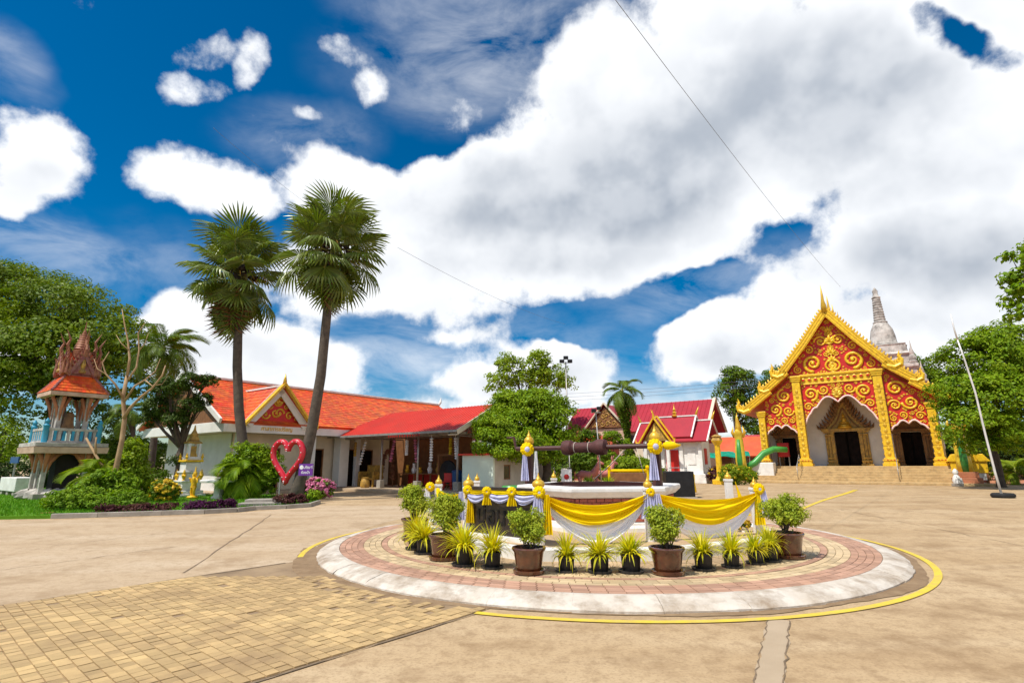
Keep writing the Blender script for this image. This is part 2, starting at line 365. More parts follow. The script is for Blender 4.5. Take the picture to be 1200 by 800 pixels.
M('roof_red', (.66, .05, .028), .45, col2=(.58, .038, .022), scale=.6, spec=.4, dirt=.4, dirtcol=(.44, .07, .04), dscale=.8)
M('roof_crimson', (0.4, 0.014, 0.03), .45, col2=(0.33, 0.01, 0.025), scale=.8, dirt=.15, dirtcol=(.3, .03, .04))
M('terracotta', (.52, .20, .10), .75, col2=(.42, .15, .07), scale=2, dirt=.4, dirtcol=(.2, .1, .06), dscale=3)
M('pale_pink_wall', (.66, .45, .34), .8, col2=(.56, .36, .26), scale=2, dirt=.45, dirtcol=(.3, .2, .14), dscale=2)
M('blue_paint', (.03, .33, .52), .5, var=.15, scale=3, dirt=.25, dirtcol=(.25, .35, .4))
M('tower_wine', (.24, .05, .06), .6, col2=(.34, .16, .13), scale=6, dirt=.4, dirtcol=(.3, .22, .18), dscale=4)
M('old_gilt', (0.34, 0.15, 0.07), .55, metal=.1, col2=(0.24, 0.07, 0.045), scale=7, bump=.4, bscale=20)
M('old_white', (.58, .54, .49), .8, col2=(.40, .36, .32), scale=3, dirt=.55, dirtcol=(.14, .12, .10), dscale=2.5, bump=.3, bscale=12)
M('chedi_white', (.62, .58, .53), .8, col2=(.38, .34, .30), scale=1.2, dirt=.8, dirtcol=(.10, .085, .075), dscale=1.6, bump=.5, bscale=5)
M('brown_paint', (.075, .022, .018), .5, col2=(.055, .016, .013), scale=3, spec=.5, bump=.15, bscale=20)
M('drum', (.10, .03, .026), .65, col2=(.06, .02, .018), scale=8, bump=.6, bscale=30)
M('cloth_yellow', (0.95, 0.7, 0.0), .75, col2=(0.93, 0.63, 0.0), scale=3, transl=.22, spec=.2)
M('cloth_white', (.90, .89, .92), .8, var=.02, scale=3, transl=.12, spec=.2)
M('cloth_lilac', (.62, .62, .86), .8, var=.05, scale=3, transl=.2, spec=.2)
M('granite', (.045, .03, .022), .35, col2=(.025, .017, .013), scale=30, spec=.5)
M('letter', (.012, .008, .007), .5, var=.1)
M('pot_brown', (0.13, 0.04, 0.014), .22, col2=(0.05, 0.016, 0.008), scale=7, coat=.6, spec=.6, bump=.25, bscale=14)
M('pot_black', (.018, .016, .017), .5, var=.2, scale=10)
M('soil', (.06, .035, .02), .95, var=.3, scale=20)
M('saucer', (.05, .05, .055), .5, var=.2)
M('leaf_yellow', (0.72, 0.62, 0.02), .5, col2=(0.45, 0.5, 0.02), scale=5, island=.25, transl=.35, spec=.4)
M('leaf_bush', (0.42, 0.46, 0.04), .5, col2=(0.24, 0.33, 0.025), scale=4, island=.3, transl=.3, spec=.15)
M('leaf_bright', (0.245, 0.35, 0.012), .5, col2=(0.135, 0.24, 0.01), scale=1.2, island=.3, transl=.3, spec=.15)
M('leaf_mid', (0.14, 0.22, 0.012), .5, col2=(0.075, 0.135, 0.009), scale=.7, island=.3, transl=.28, spec=.15)
M('leaf_rain', (0.2, 0.275, 0.015), .5, col2=(0.085, 0.145, 0.011), scale=.35, island=.3, transl=.28, spec=.15)
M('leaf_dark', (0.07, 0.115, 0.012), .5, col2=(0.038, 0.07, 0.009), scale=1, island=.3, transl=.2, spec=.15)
M('leaf_far', (0.22, 0.34, 0.02), .6, col2=(0.12, 0.22, 0.016), scale=.8, island=.3, transl=.3, spec=.15)
M('leaf_light', (0.3, 0.39, 0.025), .5, col2=(0.18, 0.27, 0.016), scale=1.2, island=.25, transl=.4, spec=.15)
M('leaf_palm', (0.205, 0.27, 0.035), .4, col2=(0.11, 0.16, 0.02), scale=1.2, island=.3, transl=.22, spec=.6)
M('leaf_coco', (0.16, 0.235, 0.025), .4, col2=(0.085, 0.145, 0.018), scale=1, island=.3, transl=.25, spec=.15)
M('leaf_dead', (.26, .12, .055), .8, col2=(.17, .08, .04), scale=2, island=.25, transl=.15, spec=.15)
M('petiole', (.28, .27, .06), .5, var=.2, scale=3)
M('fruit', (.035, .018, .012), .45, var=.3, scale=4)
M('bark_palm', (.115, .088, .066), .9, col2=(.065, .05, .04), scale=5, bump=.8, bscale=12)
M('bark', (.12, .085, .06), .9, col2=(.065, .045, .033), scale=4, bump=.8, bscale=14)
M('bark_bare', (.45, .30, .16), .8, col2=(.3, .18, .09), scale=3, bump=.4)
M('leaf_purple', (.10, .02, .075), .6, col2=(.055, .012, .035), scale=3, island=.35, transl=.2, spec=.15)
M('leaf_plum', (.075, .018, .024), .6, col2=(.12, .05, .035), scale=3, island=.35, transl=.2, spec=.15)
M('flower_pink', (.75, .25, .42), .6, var=.2, scale=6, island=.3, transl=.3)
M('flower_yellow', (.72, .50, .02), .6, var=.2, scale=6, island=.3, transl=.3)
M('grass', (.13, .30, .012), .7, col2=(.085, .22, .01), scale=.9, island=.3, transl=.3, spec=.15)
M('lawn', (.10, .24, .012), .9, col2=(.07, .17, .01), scale=1.2, bump=.6, bscale=40, spec=.15)
M('heart_red', (.62, .018, .035), .35, col2=(.50, .012, .03), scale=3, coat=.3)
M('sign_purple', (.16, .035, .30), .4, var=.05)
M('white_print', (.85, .82, .84), .5, var=.02)
M('metal_grey', (.40, .38, .36), .45, metal=.5, var=.12, scale=3)
M('pole_white', (.74, .71, .68), .45, metal=.2, var=.08, scale=2)
M('rubber', (.02, .02, .021), .8, var=.2, scale=6)
M('wire', (.16, .17, .19), .6, var=.05)
M('black_stone', (.008, .008, .009), .5, col2=(.016, .016, .018), scale=5, spec=.3)
M('blue_plastic', (.015, .08, .24), .4, var=.1)
M('red_plastic', (.55, .02, .02), .4, var=.1)
M('green_tarp', (.0, .28, .17), .6, var=.15, scale=2)
M('naga_green', (0.04, 0.26, 0.05), .4, col2=(0.06, 0.34, 0.05), scale=3, spec=.6)
M('naga_yellow', (.78, .60, .06), .4, col2=(.70, .42, .03), scale=4)
M('wood', (.25, .11, .04), .6, col2=(.17, .07, .025), scale=4)
M('pink_statue', (.62, .22, .19), .6, col2=(.5, .15, .13), scale=3)
M('stone_grey', (.40, .36, .31), .85, col2=(.28, .25, .21), scale=3, bump=.5, bscale=15)
M('rope', (.62, .55, .46), .8, var=.1)
M('glass_dark', (.03, .04, .045), .12, var=.1, spec=.7)
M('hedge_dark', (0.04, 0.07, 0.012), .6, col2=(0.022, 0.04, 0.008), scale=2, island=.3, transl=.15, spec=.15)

def ground_mat(name, cols, wear, stain, sc=1.0):
    """trodden concrete: broad tone changes, drawn-out wear, blotches and grit"""
    m = bpy.data.materials.new(name); MAT[name] = m; m.use_nodes = True; nt = m.node_tree; N = nt.nodes; L = nt.links; b = N['Principled BSDF']; b.inputs['Roughness'].default_value = .85; b.inputs['Specular IOR Level'].default_value = .3
    geo = N.new('ShaderNodeNewGeometry')
    def noise(scale, det, rgh, stretch=None):
        t = N.new('ShaderNodeTexNoise'); t.inputs['Scale'].default_value = scale; t.inputs['Detail'].default_value = det; t.inputs['Roughness'].default_value = rgh
        if stretch:
            mp = N.new('ShaderNodeMapping'); mp.inputs['Rotation'].default_value = (0, 0, stretch[0]); mp.inputs['Scale'].default_value = (stretch[1], stretch[2], 1); L.new(geo.outputs['Position'], mp.inputs[0]); L.new(mp.outputs[0], t.inputs['Vector'])
        else: L.new(geo.outputs['Position'], t.inputs['Vector'])
        return t.outputs[0]
    def step(v, a, c, k):
        r = N.new('ShaderNodeMapRange'); r.interpolation_type = 'SMOOTHSTEP'; L.new(v, r.inputs[0]); r.inputs[1].default_value = a; r.inputs[2].default_value = c; r.inputs[4].default_value = k; return r.outputs[0]
    def mix(f, a, c):
        x = N.new('ShaderNodeMix'); x.data_type = 'RGBA'; L.new(f, x.inputs[0])
        for i, q in ((6, a), (7, c)):
            if isinstance(q, tuple): x.inputs[i].default_value = (*q, 1)
            else: L.new(q, x.inputs[i])
        return x.outputs[2]
    c = mix(step(noise(.22 * sc, 4, .55), .35, .65, 1), cols[0], cols[1])
    c = mix(step(noise(1.0 * sc, 6, .6, (.12, .10, .9)), .42, .66, .75), c, wear)
    c = mix(step(noise(.9 * sc, 9, .72), .46, .68, .75), c, stain)
    c = mix(step(noise(5.5, 7, .75), .45, .68, .62), c, stain)
    c = mix(step(noise(34, 4, .7), .47, .70, .6), c, stain)
    c = mix(step(noise(26, 3, .6), .58, .72, .5), c, cols[0])
    L.new(c, b.inputs['Base Color'])
    bp = N.new('ShaderNodeBump'); bp.inputs['Strength'].default_value = .35; bp.inputs['Distance'].default_value = .01; L.new(noise(60, 5, .7), bp.inputs['Height']); L.new(bp.outputs[0], b.inputs['Normal'])
    return m
ground_mat('concrete', ((.51, .365, .21), (.445, .305, .165)), (.57, .425, .26), (.27, .17, .085))
ground_mat('road', ((.52, .39, .255), (.47, .34, .21)), (.57, .445, .31), (.34, .23, .13))

# ------------------------------------------------------------------ foliage
def leaf_mesh(name, C, Nn, size, aspect=.55, fold=.25, jitter=.5):
    """one small folded leaf at every point; C, Nn are (n,3) arrays"""
    n = len(C)
    r = nrng.normal(size=(n, 3)); nn = Nn + jitter * nrng.normal(size=(n, 3)); nn /= np.linalg.norm(nn, axis=1, keepdims=True) + 1e-9
    t = np.cross(nn, r); t /= np.linalg.norm(t, axis=1, keepdims=True) + 1e-9
    b = np.cross(nn, t)
    s = (size * nrng.uniform(.65, 1.3, n))[:, None]
    V = np.empty((n, 4, 3))
    V[:, 0] = C - t * s * .5; V[:, 2] = C + t * s * .5 - nn * s * .1
    V[:, 1] = C + b * s * aspect * .5 + nn * s * fold * .4; V[:, 3] = C - b * s * aspect * .5 + nn * s * fold * .4
    me = bpy.data.meshes.new(name)
    me.vertices.add(n * 4); me.vertices.foreach_set('co', V.reshape(-1).astype('f'))
    me.loops.add(n * 4); me.loops.foreach_set('vertex_index', np.arange(n * 4, dtype='i'))
    me.polygons.add(n); me.polygons.foreach_set('loop_start', np.arange(n, dtype='i') * 4)
    me.update(calc_edges=True); me.validate()
    return me
def crown_points(blobs, clumps, clump_r, per, inner=.55, up=.25, flat=.7):
    """blobs: (x,y,z,rx,ry,rz); clumps of leaves gathered near the blob surfaces"""
    B = np.array(blobs, float); w = (B[:, 3] * B[:, 4] + B[:, 3] * B[:, 5]); w /= w.sum()
    idx = nrng.choice(len(B), clumps, p=w)
    d = nrng.normal(size=(clumps, 3)); d[:, 2] += up; d /= np.linalg.norm(d, axis=1, keepdims=True)
    rad = inner + (1.04 - inner) * nrng.uniform(0, 1, clumps) ** .45
    cc = B[idx, :3] + d * B[idx, 3:] * rad[:, None]
    cr = clump_r * nrng.uniform(.6, 1.35, clumps)
    k = nrng.poisson(per, clumps) + 2
    ii = np.repeat(np.arange(clumps), k)
    o = nrng.normal(size=(len(ii), 3)); ol = np.linalg.norm(o, axis=1, keepdims=True); o = o / ol * nrng.uniform(.25, 1, len(ii))[:, None] ** .5
    P = cc[ii] + o * cr[ii][:, None] * np.array([1, 1, flat])
    Nn = o * .8 + d[ii] * .7 + np.array([0, 0, .55])
    return P, Nn
def limb_path(a, b, bow=.15, n=6):
    a = Vector(a); b = Vector(b); L = (b - a).length; k = Vector((rng.uniform(-1, 1), rng.uniform(-1, 1), .6)) * bow * L
    m = a.lerp(b, .5) + k
    return [(a * (1 - t) ** 2 + m * 2 * t * (1 - t) + b * t * t) for t in [i / (n - 1) for i in range(n)]]
def tree(name, label, loc, th, tr, blobs, clumps, clump_r, per, leaf, lmat, bmat='bark', lean=(0, 0), cat='tree', group=None, up=.25, inner=.55, twigs=True, aspect=.55, flat=.7):
    """blobs are relative to the tree's foot"""
    t = thing(name, label, cat, loc, 0, group)
    mb = MB(); top = Vector((lean[0], lean[1], th))
    mb.tube([(0, 0, -.1), (lean[0] * .15, lean[1] * .15, th * .12), (lean[0] * .5 + tr * .3, lean[1] * .5, th * .5), top], [tr * 1.5, tr * 1.1, tr * .9, tr * .75], 10)
    for b in blobs:
        e = Vector(b[:3]) + Vector((0, 0, b[5] * .3)); p = limb_path(top - Vector((0, 0, th * .08)), e)
        mb.tube(p, [tr * (.6 - .5 * i / (len(p) - 1)) for i in range(len(p))], 6)
        if twigs:
            for _ in range(5):
                q = p[rng.randrange(2, len(p))]; e2 = Vector(b[:3]) + Vector((rng.uniform(-1, 1) * b[3], rng.uniform(-1, 1) * b[4], rng.uniform(-.5, 1) * b[5])) * .85
                pp = limb_path(q, e2, .1, 4); mb.tube(pp, [tr * .22, tr * .15, tr * .1, tr * .04], 5)
    mb.build('trunk', bmat, t, smooth=True)
    P, Nn = crown_points(blobs, clumps, clump_r, per, inner, up, flat)
    put('crown', leaf_mesh('crown', P, Nn, leaf, aspect), lmat, t)
    return t
def shrub(name, label, loc, blobs, clumps, clump_r, per, leaf, lmat, cat='shrub', group=None, stems=6, aspect=.5, bmat='bark', extra=None):
    t = thing(name, label, cat, loc, 0, group)
    mb = MB()
    for k in range(stems):
        b = rng.choice(blobs); e = Vector(b[:3]) + Vector((rng.uniform(-.7, .7) * b[3], rng.uniform(-.7, .7) * b[4], rng.uniform(0, .6) * b[5]))
        pp = limb_path((rng.uniform(-.08, .08), rng.uniform(-.08, .08), 0), e, .1, 5); r0 = .018 + .01 * b[3]
        mb.tube(pp, [r0, r0 * .8, r0 * .6, r0 * .4, r0 * .2], 5)
    mb.build('stem', bmat, t, smooth=True)
    P, Nn = crown_points(blobs, clumps, clump_r, per, .35, .3)
    put('foliage', leaf_mesh('foliage', P, Nn, leaf, aspect), lmat, t)
    if extra:
        P, Nn = crown_points(blobs, extra[1], extra[3], extra[4], .85, .6)
        put('flowers', leaf_mesh('flowers', P, Nn, extra[2], .8), extra[0], t)
    return t

# ================================================================== THE SETTING
C0 = Vector((1.623, 11.479, 0)); RK = 5.347; RY = 5.62
def ring(r0, r1, z, a0, a1, n=96, c=C0):
    mb = MB()
    rows = [[(c.x + r * math.sin(a0 + (a1 - a0) * k / n), c.y + r * math.cos(a0 + (a1 - a0) * k / n), z) for k in range(n + 1)] for r in (r1, r0)]
    return mb.sheet(rows)
def flat(name, pts, z, mat, k='structure'):
    mb = MB(); mb.add([(p[0], p[1], z) for p in pts], [tuple(range(len(pts)))])
    o = mb.build(name, mat)
    if o.data.polygons[0].normal.z < 0: o.data.flip_normals()
    return kind(o, k)
def path_strip(name, pts, w, z, mat, jag=0.0):
    L_ = []; R_ = []
    for i, p in enumerate(pts):
        d = (Vector(pts[min(i + 1, len(pts) - 1)]) - Vector(pts[max(i - 1, 0)])); d.z = 0; d.normalize(); nrm = Vector((-d.y, d.x, 0))
        wi = w[i] if isinstance(w, (list, tuple)) else w
        L_.append(Vector(p) + nrm * (wi / 2 + rng.uniform(-jag, jag))); R_.append(Vector(p) - nrm * (wi / 2 + rng.uniform(-jag, jag)))
    mb = MB(); mb.sheet([[(p.x, p.y, z) for p in R_], [(p.x, p.y, z) for p in L_]])
    return mb.build(name, mat)
def lerp_pts(a, b, n, wob=0.0):
    a = Vector(a); b = Vector(b); return [a.lerp(b, i / n) + Vector((rng.uniform(-wob, wob), rng.uniform(-wob, wob), 0)) for i in range(n + 1)]

flat('ground', [(-900, -300), (900, -300), (900, 1200), (-900, 1200)], 0, 'concrete')
# the greyer road slab that runs past on the left
PA = math.radians(40.5); pa = Vector((math.sin(PA), math.cos(PA), 0)); pr = Vector((math.cos(PA), -math.sin(PA), 0))
r_far = (G(0, 709).dot(pr) + G(375, 655).dot(pr)) / 2; r_near = (G(565, 714).dot(pr) + G(300, 800).dot(pr)) / 2
road_pts = [pr * (r_far - .02) + pa * a for a in (-8, 0, 4.3)]
q = pr * (r_far - .02) + pa * 4.9
flat('road', [tuple(pr * (r_far - .03) + pa * -9)[:2], tuple(pr * (r_far - .03) + pa * 4.75)[:2], tuple(C0 + Vector((-5.35, 3.0, 0)))[:2], tuple(C0 + Vector((-4.0, 9.5, 0)))[:2], tuple(G(372, 592))[:2], tuple(G(275, 601.5))[:2], tuple(G(110, 608))[:2], tuple(G(0, 610))[:2], tuple(G(-400, 625))[:2]], .004, 'road')
kind(path_strip('road_joint', lerp_pts(G(217, 671), G(318, 603), 14, .03), .034, .008, 'joint', .012), 'structure')
kind(path_strip('paving_joint', [pr * (r_far - .03) + pa * a + Vector((rng.uniform(-.012, .012),) * 2 + (0,)) for a in np.linspace(-4, 4.6, 30)], .05, .009, 'joint', .012), 'structure')
kind(path_strip('paving_joint', [pr * (r_near + .03) + pa * a + Vector((rng.uniform(-.012, .012),) * 2 + (0,)) for a in np.linspace(-3, 4.55, 30)], .022, .009, 'joint', .010), 'structure')
s0, s1 = (G(916, 727) + Vector((0, .05, 0))), G(900, 812)
kind(path_strip('concrete_strip', lerp_pts(s0, s1, 16, .012), .2, .004, 'strip', .016), 'structure')
for sgn in (-1, 1):
    dd = (s1 - s0).normalized(); nn = Vector((-dd.y, dd.x, 0)) * .1 * sgn
    kind(path_strip('strip_crack', lerp_pts(s0 + nn, s1 + nn, 20, .016), .011, .007, 'joint', .005), 'structure')
# faint slab joints and cracks over the forecourt
for a_, b_, w_ in ((G(1200, 640), G(985, 597), .014), (G(0, 668), G(210, 640), .012), (G(60, 640), G(250, 618), .014)):
    kind(path_strip('slab_crack', lerp_pts(a_, b_, 22, .05), w_, .008, 'joint', .006), 'structure')
# red laterite apron beside the temple
flat('red_apron', [tuple(G(1112, 566.5))[:2], tuple(G(1420, 570))[:2], (120, 60), (60, 75), (38, 46)], .006, 'red_ground')

# dirt washed up against the kerb
dn = 220; inn = []; out_ = []
for k in range(dn + 1):
    a = TAU * k / dn; w = .10 + .07 * math.sin(a * 3 + 1) + .05 * math.sin(a * 11) + rng.uniform(-.02, .02) + (.22 if 3.6 < a < 4.6 else 0)
    inn.append((C0.x + (RK - .05) * math.sin(a), C0.y + (RK - .05) * math.cos(a), .0175)); out_.append((C0.x + (RK + max(.03, w)) * math.sin(a), C0.y + (RK + max(.03, w)) * math.cos(a), .0072))
out_[-1] = out_[0]; o = MB().sheet([out_, inn]).build('kerb_dirt', 'dirt'); kind(o, 'structure')
if o.data.polygons[0].normal.z < 0: o.data.flip_normals()
# yellow line round the circle (it stops at the brick paving)
ang0 = math.atan2(G(557, 718.4).x - C0.x, G(557, 718.4).y - C0.y); ang1 = math.atan2(G(352, 653).x - C0.x, G(352, 653).y - C0.y)
o = ring(RY - .045, RY + .05, .011, ang0, ang1 - TAU if ang1 > ang0 else ang1, 140).build('yellow_line', 'yellow_paint')
if o.data.polygons[0].normal.z < 0: o.data.flip_normals()
kind(o, 'structure')
kind(path_strip('yellow_line', [G(937, 598), G(944, 594.5), G(952, 591), G(962, 587), G(975, 583), G(990, 578.5), G(1003, 574)], [.12, .13, .14, .16, .2, .22, .25], .011, 'yellow_paint'), 'structure')

# brick paving field: pavers in stack bond
pv = thing('brick_paving', 'field of worn tan brick pavers in stack bond', 'paving', (0, 0, 0), 0); kind(pv, 'structure')
del pv['category']; del pv['label']
BL, BW = .112, .108
bed = [tuple((pr * rr + pa * aa))[:2] for rr, aa in ((r_far - .03, -4), (r_far - .03, 4.72), (r_near + .005, 4.72), (r_near + .005, -4))]
flat('paving_bed', bed, .0045, 'paving_bed').parent = pv
bm_ = MB(); bm_.box(-BL / 2 + .005, BL / 2 - .005, -BW / 2 + .0035, BW / 2 - .0035, 0, .012)
paver_mesh = bm_.mesh('paver'); paver_mesh.materials.append(MAT['paver'])
cells = []
nr = round((r_near - r_far) / BW); BW = (r_near - r_far) / nr
for i in range(nr):
    rr = r_far + (i + .5) * BW
    for j in range(-37, 74):
        aa = j * BL
        p = pr * rr + pa * aa
        if (p - C0).xy.length < RK + .13: continue
        if p.y < 2.2 or p.x < -11: continue
        if (p - C0).xy.length < RK + 1.6 and p.x < -2.0 and p.y > 8.2: continue          # filled over with mortar here
        if (p - C0).xy.length < RK + .5 and rng.random() < .25: continue
        if rng.random() < .006: continue
        cells.append((p.length, p))
cells.sort(key=lambda c: c[0])
vis = [c for c in cells if c[1].y > 4.35 and c[1].x / c[1].y > -.96]
hid = [c for c in cells if not (c[1].y > 4.35 and c[1].x / c[1].y > -.96)]
ang = math.atan2(pa.y, pa.x)
for d_, p in vis[:300]:
    o = put('paver', paver_mesh, None, pv, (p.x, p.y, .003 + rng.uniform(-.003, .003)), ang + rng.uniform(-.02, .02))
    o.rotation_euler.x = rng.uniform(-.02, .02); o.rotation_euler.y = rng.uniform(-.015, .015)
mb = MB()
for d_, p in vis[300:] + hid:
    z = .003 + rng.uniform(-.003, .003); w = rng.uniform(-.02, .02); ca, sa = math.cos(ang + w), math.sin(ang + w)
    vs_ = []
    for x, y, zz in bm_.v:
        vs_.append((p.x + x * ca - y * sa, p.y + x * sa + y * ca, z + zz + x * rng.uniform(-.01, .01)))
    mb.add(vs_, bm_.f)
kind(mb.build('paver_field', 'paver', pv), 'stuff')

# ------------------------------------------------------------------ roundabout: kerb, rings of pavers
rb = bpy.data.objects.new('roundabout', None); COL.objects.link(rb); kind(rb, 'structure')
rb.location = C0
nk = 34
for k in range(nk):
    a0 = TAU * k / nk + rng.choice((.0012, .0012, .004, .002)); a1 = TAU * (k + 1) / nk + .001
    mb = MB(); rows = []
    seg = 6; j0 = rng.uniform(-.012, .012); j1 = rng.uniform(-.01, .015)
    for s in range(seg + 1):
        a = a0 + (a1 - a0) * s / seg; e = rng.uniform(-.012, .012); sx, cx = math.sin(a), math.cos(a)
        prof = [(RK + j1 + e, -.02), (RK + j1 + e * .7, .035 + e * .4), (RK - .06 + e * .5, .075 + j0 * .4), (5.06 + e * .3, .13 + j0 * .3), (4.98, .128 + j0 * .2), (4.97, -.02)]
        rows.append([(r * sx, r * cx, z) for r, z in prof])
    mb.sheet(rows)
    n6 = 6
    mb.f.append(tuple(range(n6 - 1, -1, -1))); mb.f.append(tuple(seg * n6 + i for i in range(n6)))
    mb.build('kerb_stone', 'kerb', rb)
ring(0, 4.985, .112, 0, TAU, 72, Vector((0, 0, 0))).build('paving_bed', 'paving_bed', rb)
bands = [('ring_red', 4.97, 4), ('ring_cream', 4.55, 3), ('ring_red', 4.22, 1), ('ring_cream', 4.115, 3), ('ring_red', 3.79, 1), ('ring_tan', 3.685, 12)]
near = []; rest = {}
for mname, r_out, cnt in bands:
    for c in range(cnt):
        ro = r_out - c * .105; ri = ro - .097; nb = max(12, int(TAU * ro / .21)); da = TAU / nb
        mname2 = 'ring_cream' if (mname == 'ring_red' and r_out > 4.9 and c in (1,) and False) else mname
        b = MB(); h = da / 2 - .006 / ro
        b.prismz([(ro * math.sin(-h), ro * math.cos(h)), (ro * math.sin(0), ro), (ro * math.sin(h), ro * math.cos(h)), (ri * math.sin(h), ri * math.cos(h)), (ri * math.sin(-h), ri * math.cos(h))][::-1], .10, .126)
        me = b.mesh('paver'); me.materials.append(MAT[mname2])
        for k in range(nb):
            a = da * (k + .5 * (c % 2))
            x, y = C0.x + ro * math.sin(a), C0.y + ro * math.cos(a)
            near.append((math.hypot(x, y), me, a, mname2, b))
near.sort(key=lambda t: t[0])
for d_, me, a, mn, b in near[:300]:
    put('paver', me, None, rb, (0, 0, rng.uniform(-.0015, .0015)), -a)
for d_, me, a, mn, b in near[300:]:
    r_ = rest.setdefault(mn, MB()); ca, sa = math.cos(-a), math.sin(-a); dz = rng.uniform(-.0015, .0015)
    r_.add([(x * ca - y * sa, x * sa + y * ca, z + dz) for x, y, z in b.v], b.f)
for mn, r_ in rest.items(): kind(r_.build('paver_rings', mn, rb), 'stuff')

# raised inner plinth the bollards stand on
Z1 = .30
posts = [('front corner post beside the dark name stone and the red brick well', 631, 9.0, 571, 1.0), ('post at the left end of the dark name stone', 549, 10.2, 570, 1.0), ('post before the well, between two wide yellow swags', 759, 9.3, 571, .72),
         ('post at the swags\' far right end beside the big potted shrub', 884, 10.3, 571, .72), ('slim far post behind the name stone\'s left end', 514, 12.0, 567, .72), ('small far post behind the name stone beside the green tub', 559, 14.0, 563, .62), ('small far post behind the well', 649, 14.4, 560, .62), ('far post behind the right swag, hung with a yellow cloth', 853, 12.6, 561, .72)]
PP = []
for lab, px, Y, py, s in posts:
    p = at(px, py, Y); PP.append((p.x, p.y, p.z))
plin = [(-2.25, 12.4), (-1.2, 9.95), (.22, 8.55), (2.5, 8.55), (4.95, 9.85), (5.3, 12.9), (4.4, 15), (1.2, 15.6), (-1.3, 14.9)]
plinth = MB(); plinth.prismz(plin[::-1], .08, Z1)
tag(plinth.build('well_plinth', 'white_paint', bevel=.015), 'low white plinth under the bollards, behind the row of pots', 'plinth')
inset = [((x - 1.7) * .93 + 1.7, (y - 11.8) * .93 + 11.8) for x, y in plin]
flat('plinth_paving', inset, Z1 + .004, 'ring_tan')

# ------------------------------------------------------------------ hexagonal well
WC = Vector((1.93, 12.1, 0)); HR = 1.65; wrot = math.radians(4)
well = thing('brick_well', 'hexagonal red brick well with thick white coping and plinth', 'well', (WC.x, WC.y, Z1), 0)
w0 = math.pi / 6 * 0 + wrot
ztop = at(700, 571, 10.45).z - Z1
def hexpts(r): return [(r * math.cos(w0 + TAU * k / 6), r * math.sin(w0 + TAU * k / 6)) for k in range(6)]
MB().lathe([(HR - .03, .12), (HR - .03, ztop - .2)], 6, rot=w0).build('core', 'mortar', well)
MB().lathe([(HR + .26, -.02), (HR + .26, .08), (HR + .12, .10), (HR + .12, .16)], 6, rot=w0).build('plinth_course', 'white_paint', well, bevel=.01)
cop = MB(); cop.lathe([(HR + .02, ztop - .21), (HR + .08, ztop - .19), (HR + .2, ztop - .09), (HR + .2, ztop - .02), (HR + .17, ztop), (HR - .22, ztop), (HR - .22, ztop - .2)], 6, rot=w0)
cop.build('coping', 'white_paint', well, bevel=.012)
MB().lathe([(HR - .24, ztop - .5), (HR - .24, ztop + .015), (HR - .34, ztop + .015), (HR - .34, ztop - .5)], 6, rot=w0).build('inner_rim', 'brown_paint', well)
hx = hexpts(HR); zc0 = .17; zc1 = ztop - .215; ncr = max(4, int((zc1 - zc0) / .072)); ch = (zc1 - zc0) / ncr
bmsh = {}
for f in (3, 4, 5):                      # faces turned to the forecourt
    a = Vector((*hx[f], 0)); b = Vector((*hx[(f + 1) % 6], 0)); L_ = (b - a).length; d = (b - a) / L_; nb = 10; bw = L_ / nb
    for c in range(ncr):
        off = .5 if c % 2 else 0
        for k in range(nb + (1 if off else 0)):
            s0_ = max(0, (k - off) * bw); s1_ = min(L_, (k + 1 - off) * bw)
            key = round(s1_ - s0_, 3)
            if key not in bmsh:
                q = MB(); q.box(-(key / 2) + .006, key / 2 - .006, -.03, .05, .006, ch - .006); bmsh[key] = q.mesh('brick'); bmsh[key].materials.append(MAT['brick'])
            p = a + d * (s0_ + s1_) / 2
            if f in (3, 5) and False: continue
            put('brick', bmsh[key], None, well, (p.x, p.y, zc0 + c * ch + rng.uniform(-.002, .002)), math.atan2(d.y, d.x))
mb = MB()
for f in (0, 1, 2):
    a = Vector((*hx[f], 0)); b = Vector((*hx[(f + 1) % 6], 0)); mb.bar(a + Vector((0, 0, (zc0 + zc1) / 2)), b + Vector((0, 0, (zc0 + zc1) / 2)), .05, zc1 - zc0)
mb.build('rear_brickwork', 'brick', well)

# windlass over the well
def finial_prof(r, h):
    return [(r * .55, 0), (r * .6, h * .02), (r * .9, h * .06), (r * 1.0, h * .18), (r * .98, h * .30), (r * .8, h * .42), (r * .52, h * .50), (r * .36, h * .55), (r * .42, h * .58), (r * .30, h * .66), (r * .16, h * .78), (r * .03, h * 1.0)]
pL = at(620, 526, 12.6); pR = at(768, 521.5, 11.0)
wl = thing('well_windlass', 'dark red wooden windlass with thick drum across the brick well', 'windlass', (pL.x, pL.y, 0), 0)
ax = Vector((pR.x - pL.x, pR.y - pL.y, 0)); sp = ax.length; axn = ax / sp; zb = 2.0
zb = (pL.z + pR.z) / 2
wrz = math.atan2(ax.y, ax.x); wl.rotation_euler.z = wrz
for x, nm in ((0, 'post'), (sp, 'post')):
    MB().box(x - .085, x + .085, -.07, .07, Z1 - .02, zb + .1).build('post', 'brown_paint', wl, bevel=.012)
    MB().lathe(finial_prof(.115, .34), 16, (x, 0, zb + .1)).build('finial', 'gold', wl, smooth='auto')
MB().tube([(-.35, 0, zb), (sp + .3, 0, zb)], .052, 14).build('shaft', 'brown_paint', wl, smooth='auto')
dr = MB(); dr.lathe([(.10, 0), (.15, .02), (.17, .1), (.165, .22), (.115, .27), (.112, .72), (.125, .76), (.165, .84), (.175, .92), (.165, 1.03), (.10, 1.06)], 18)
dr.v = [(z + sp / 2 - .62, x, y + zb) for x, y, z in dr.v]
dr.build('drum', 'drum', wl, smooth='auto')
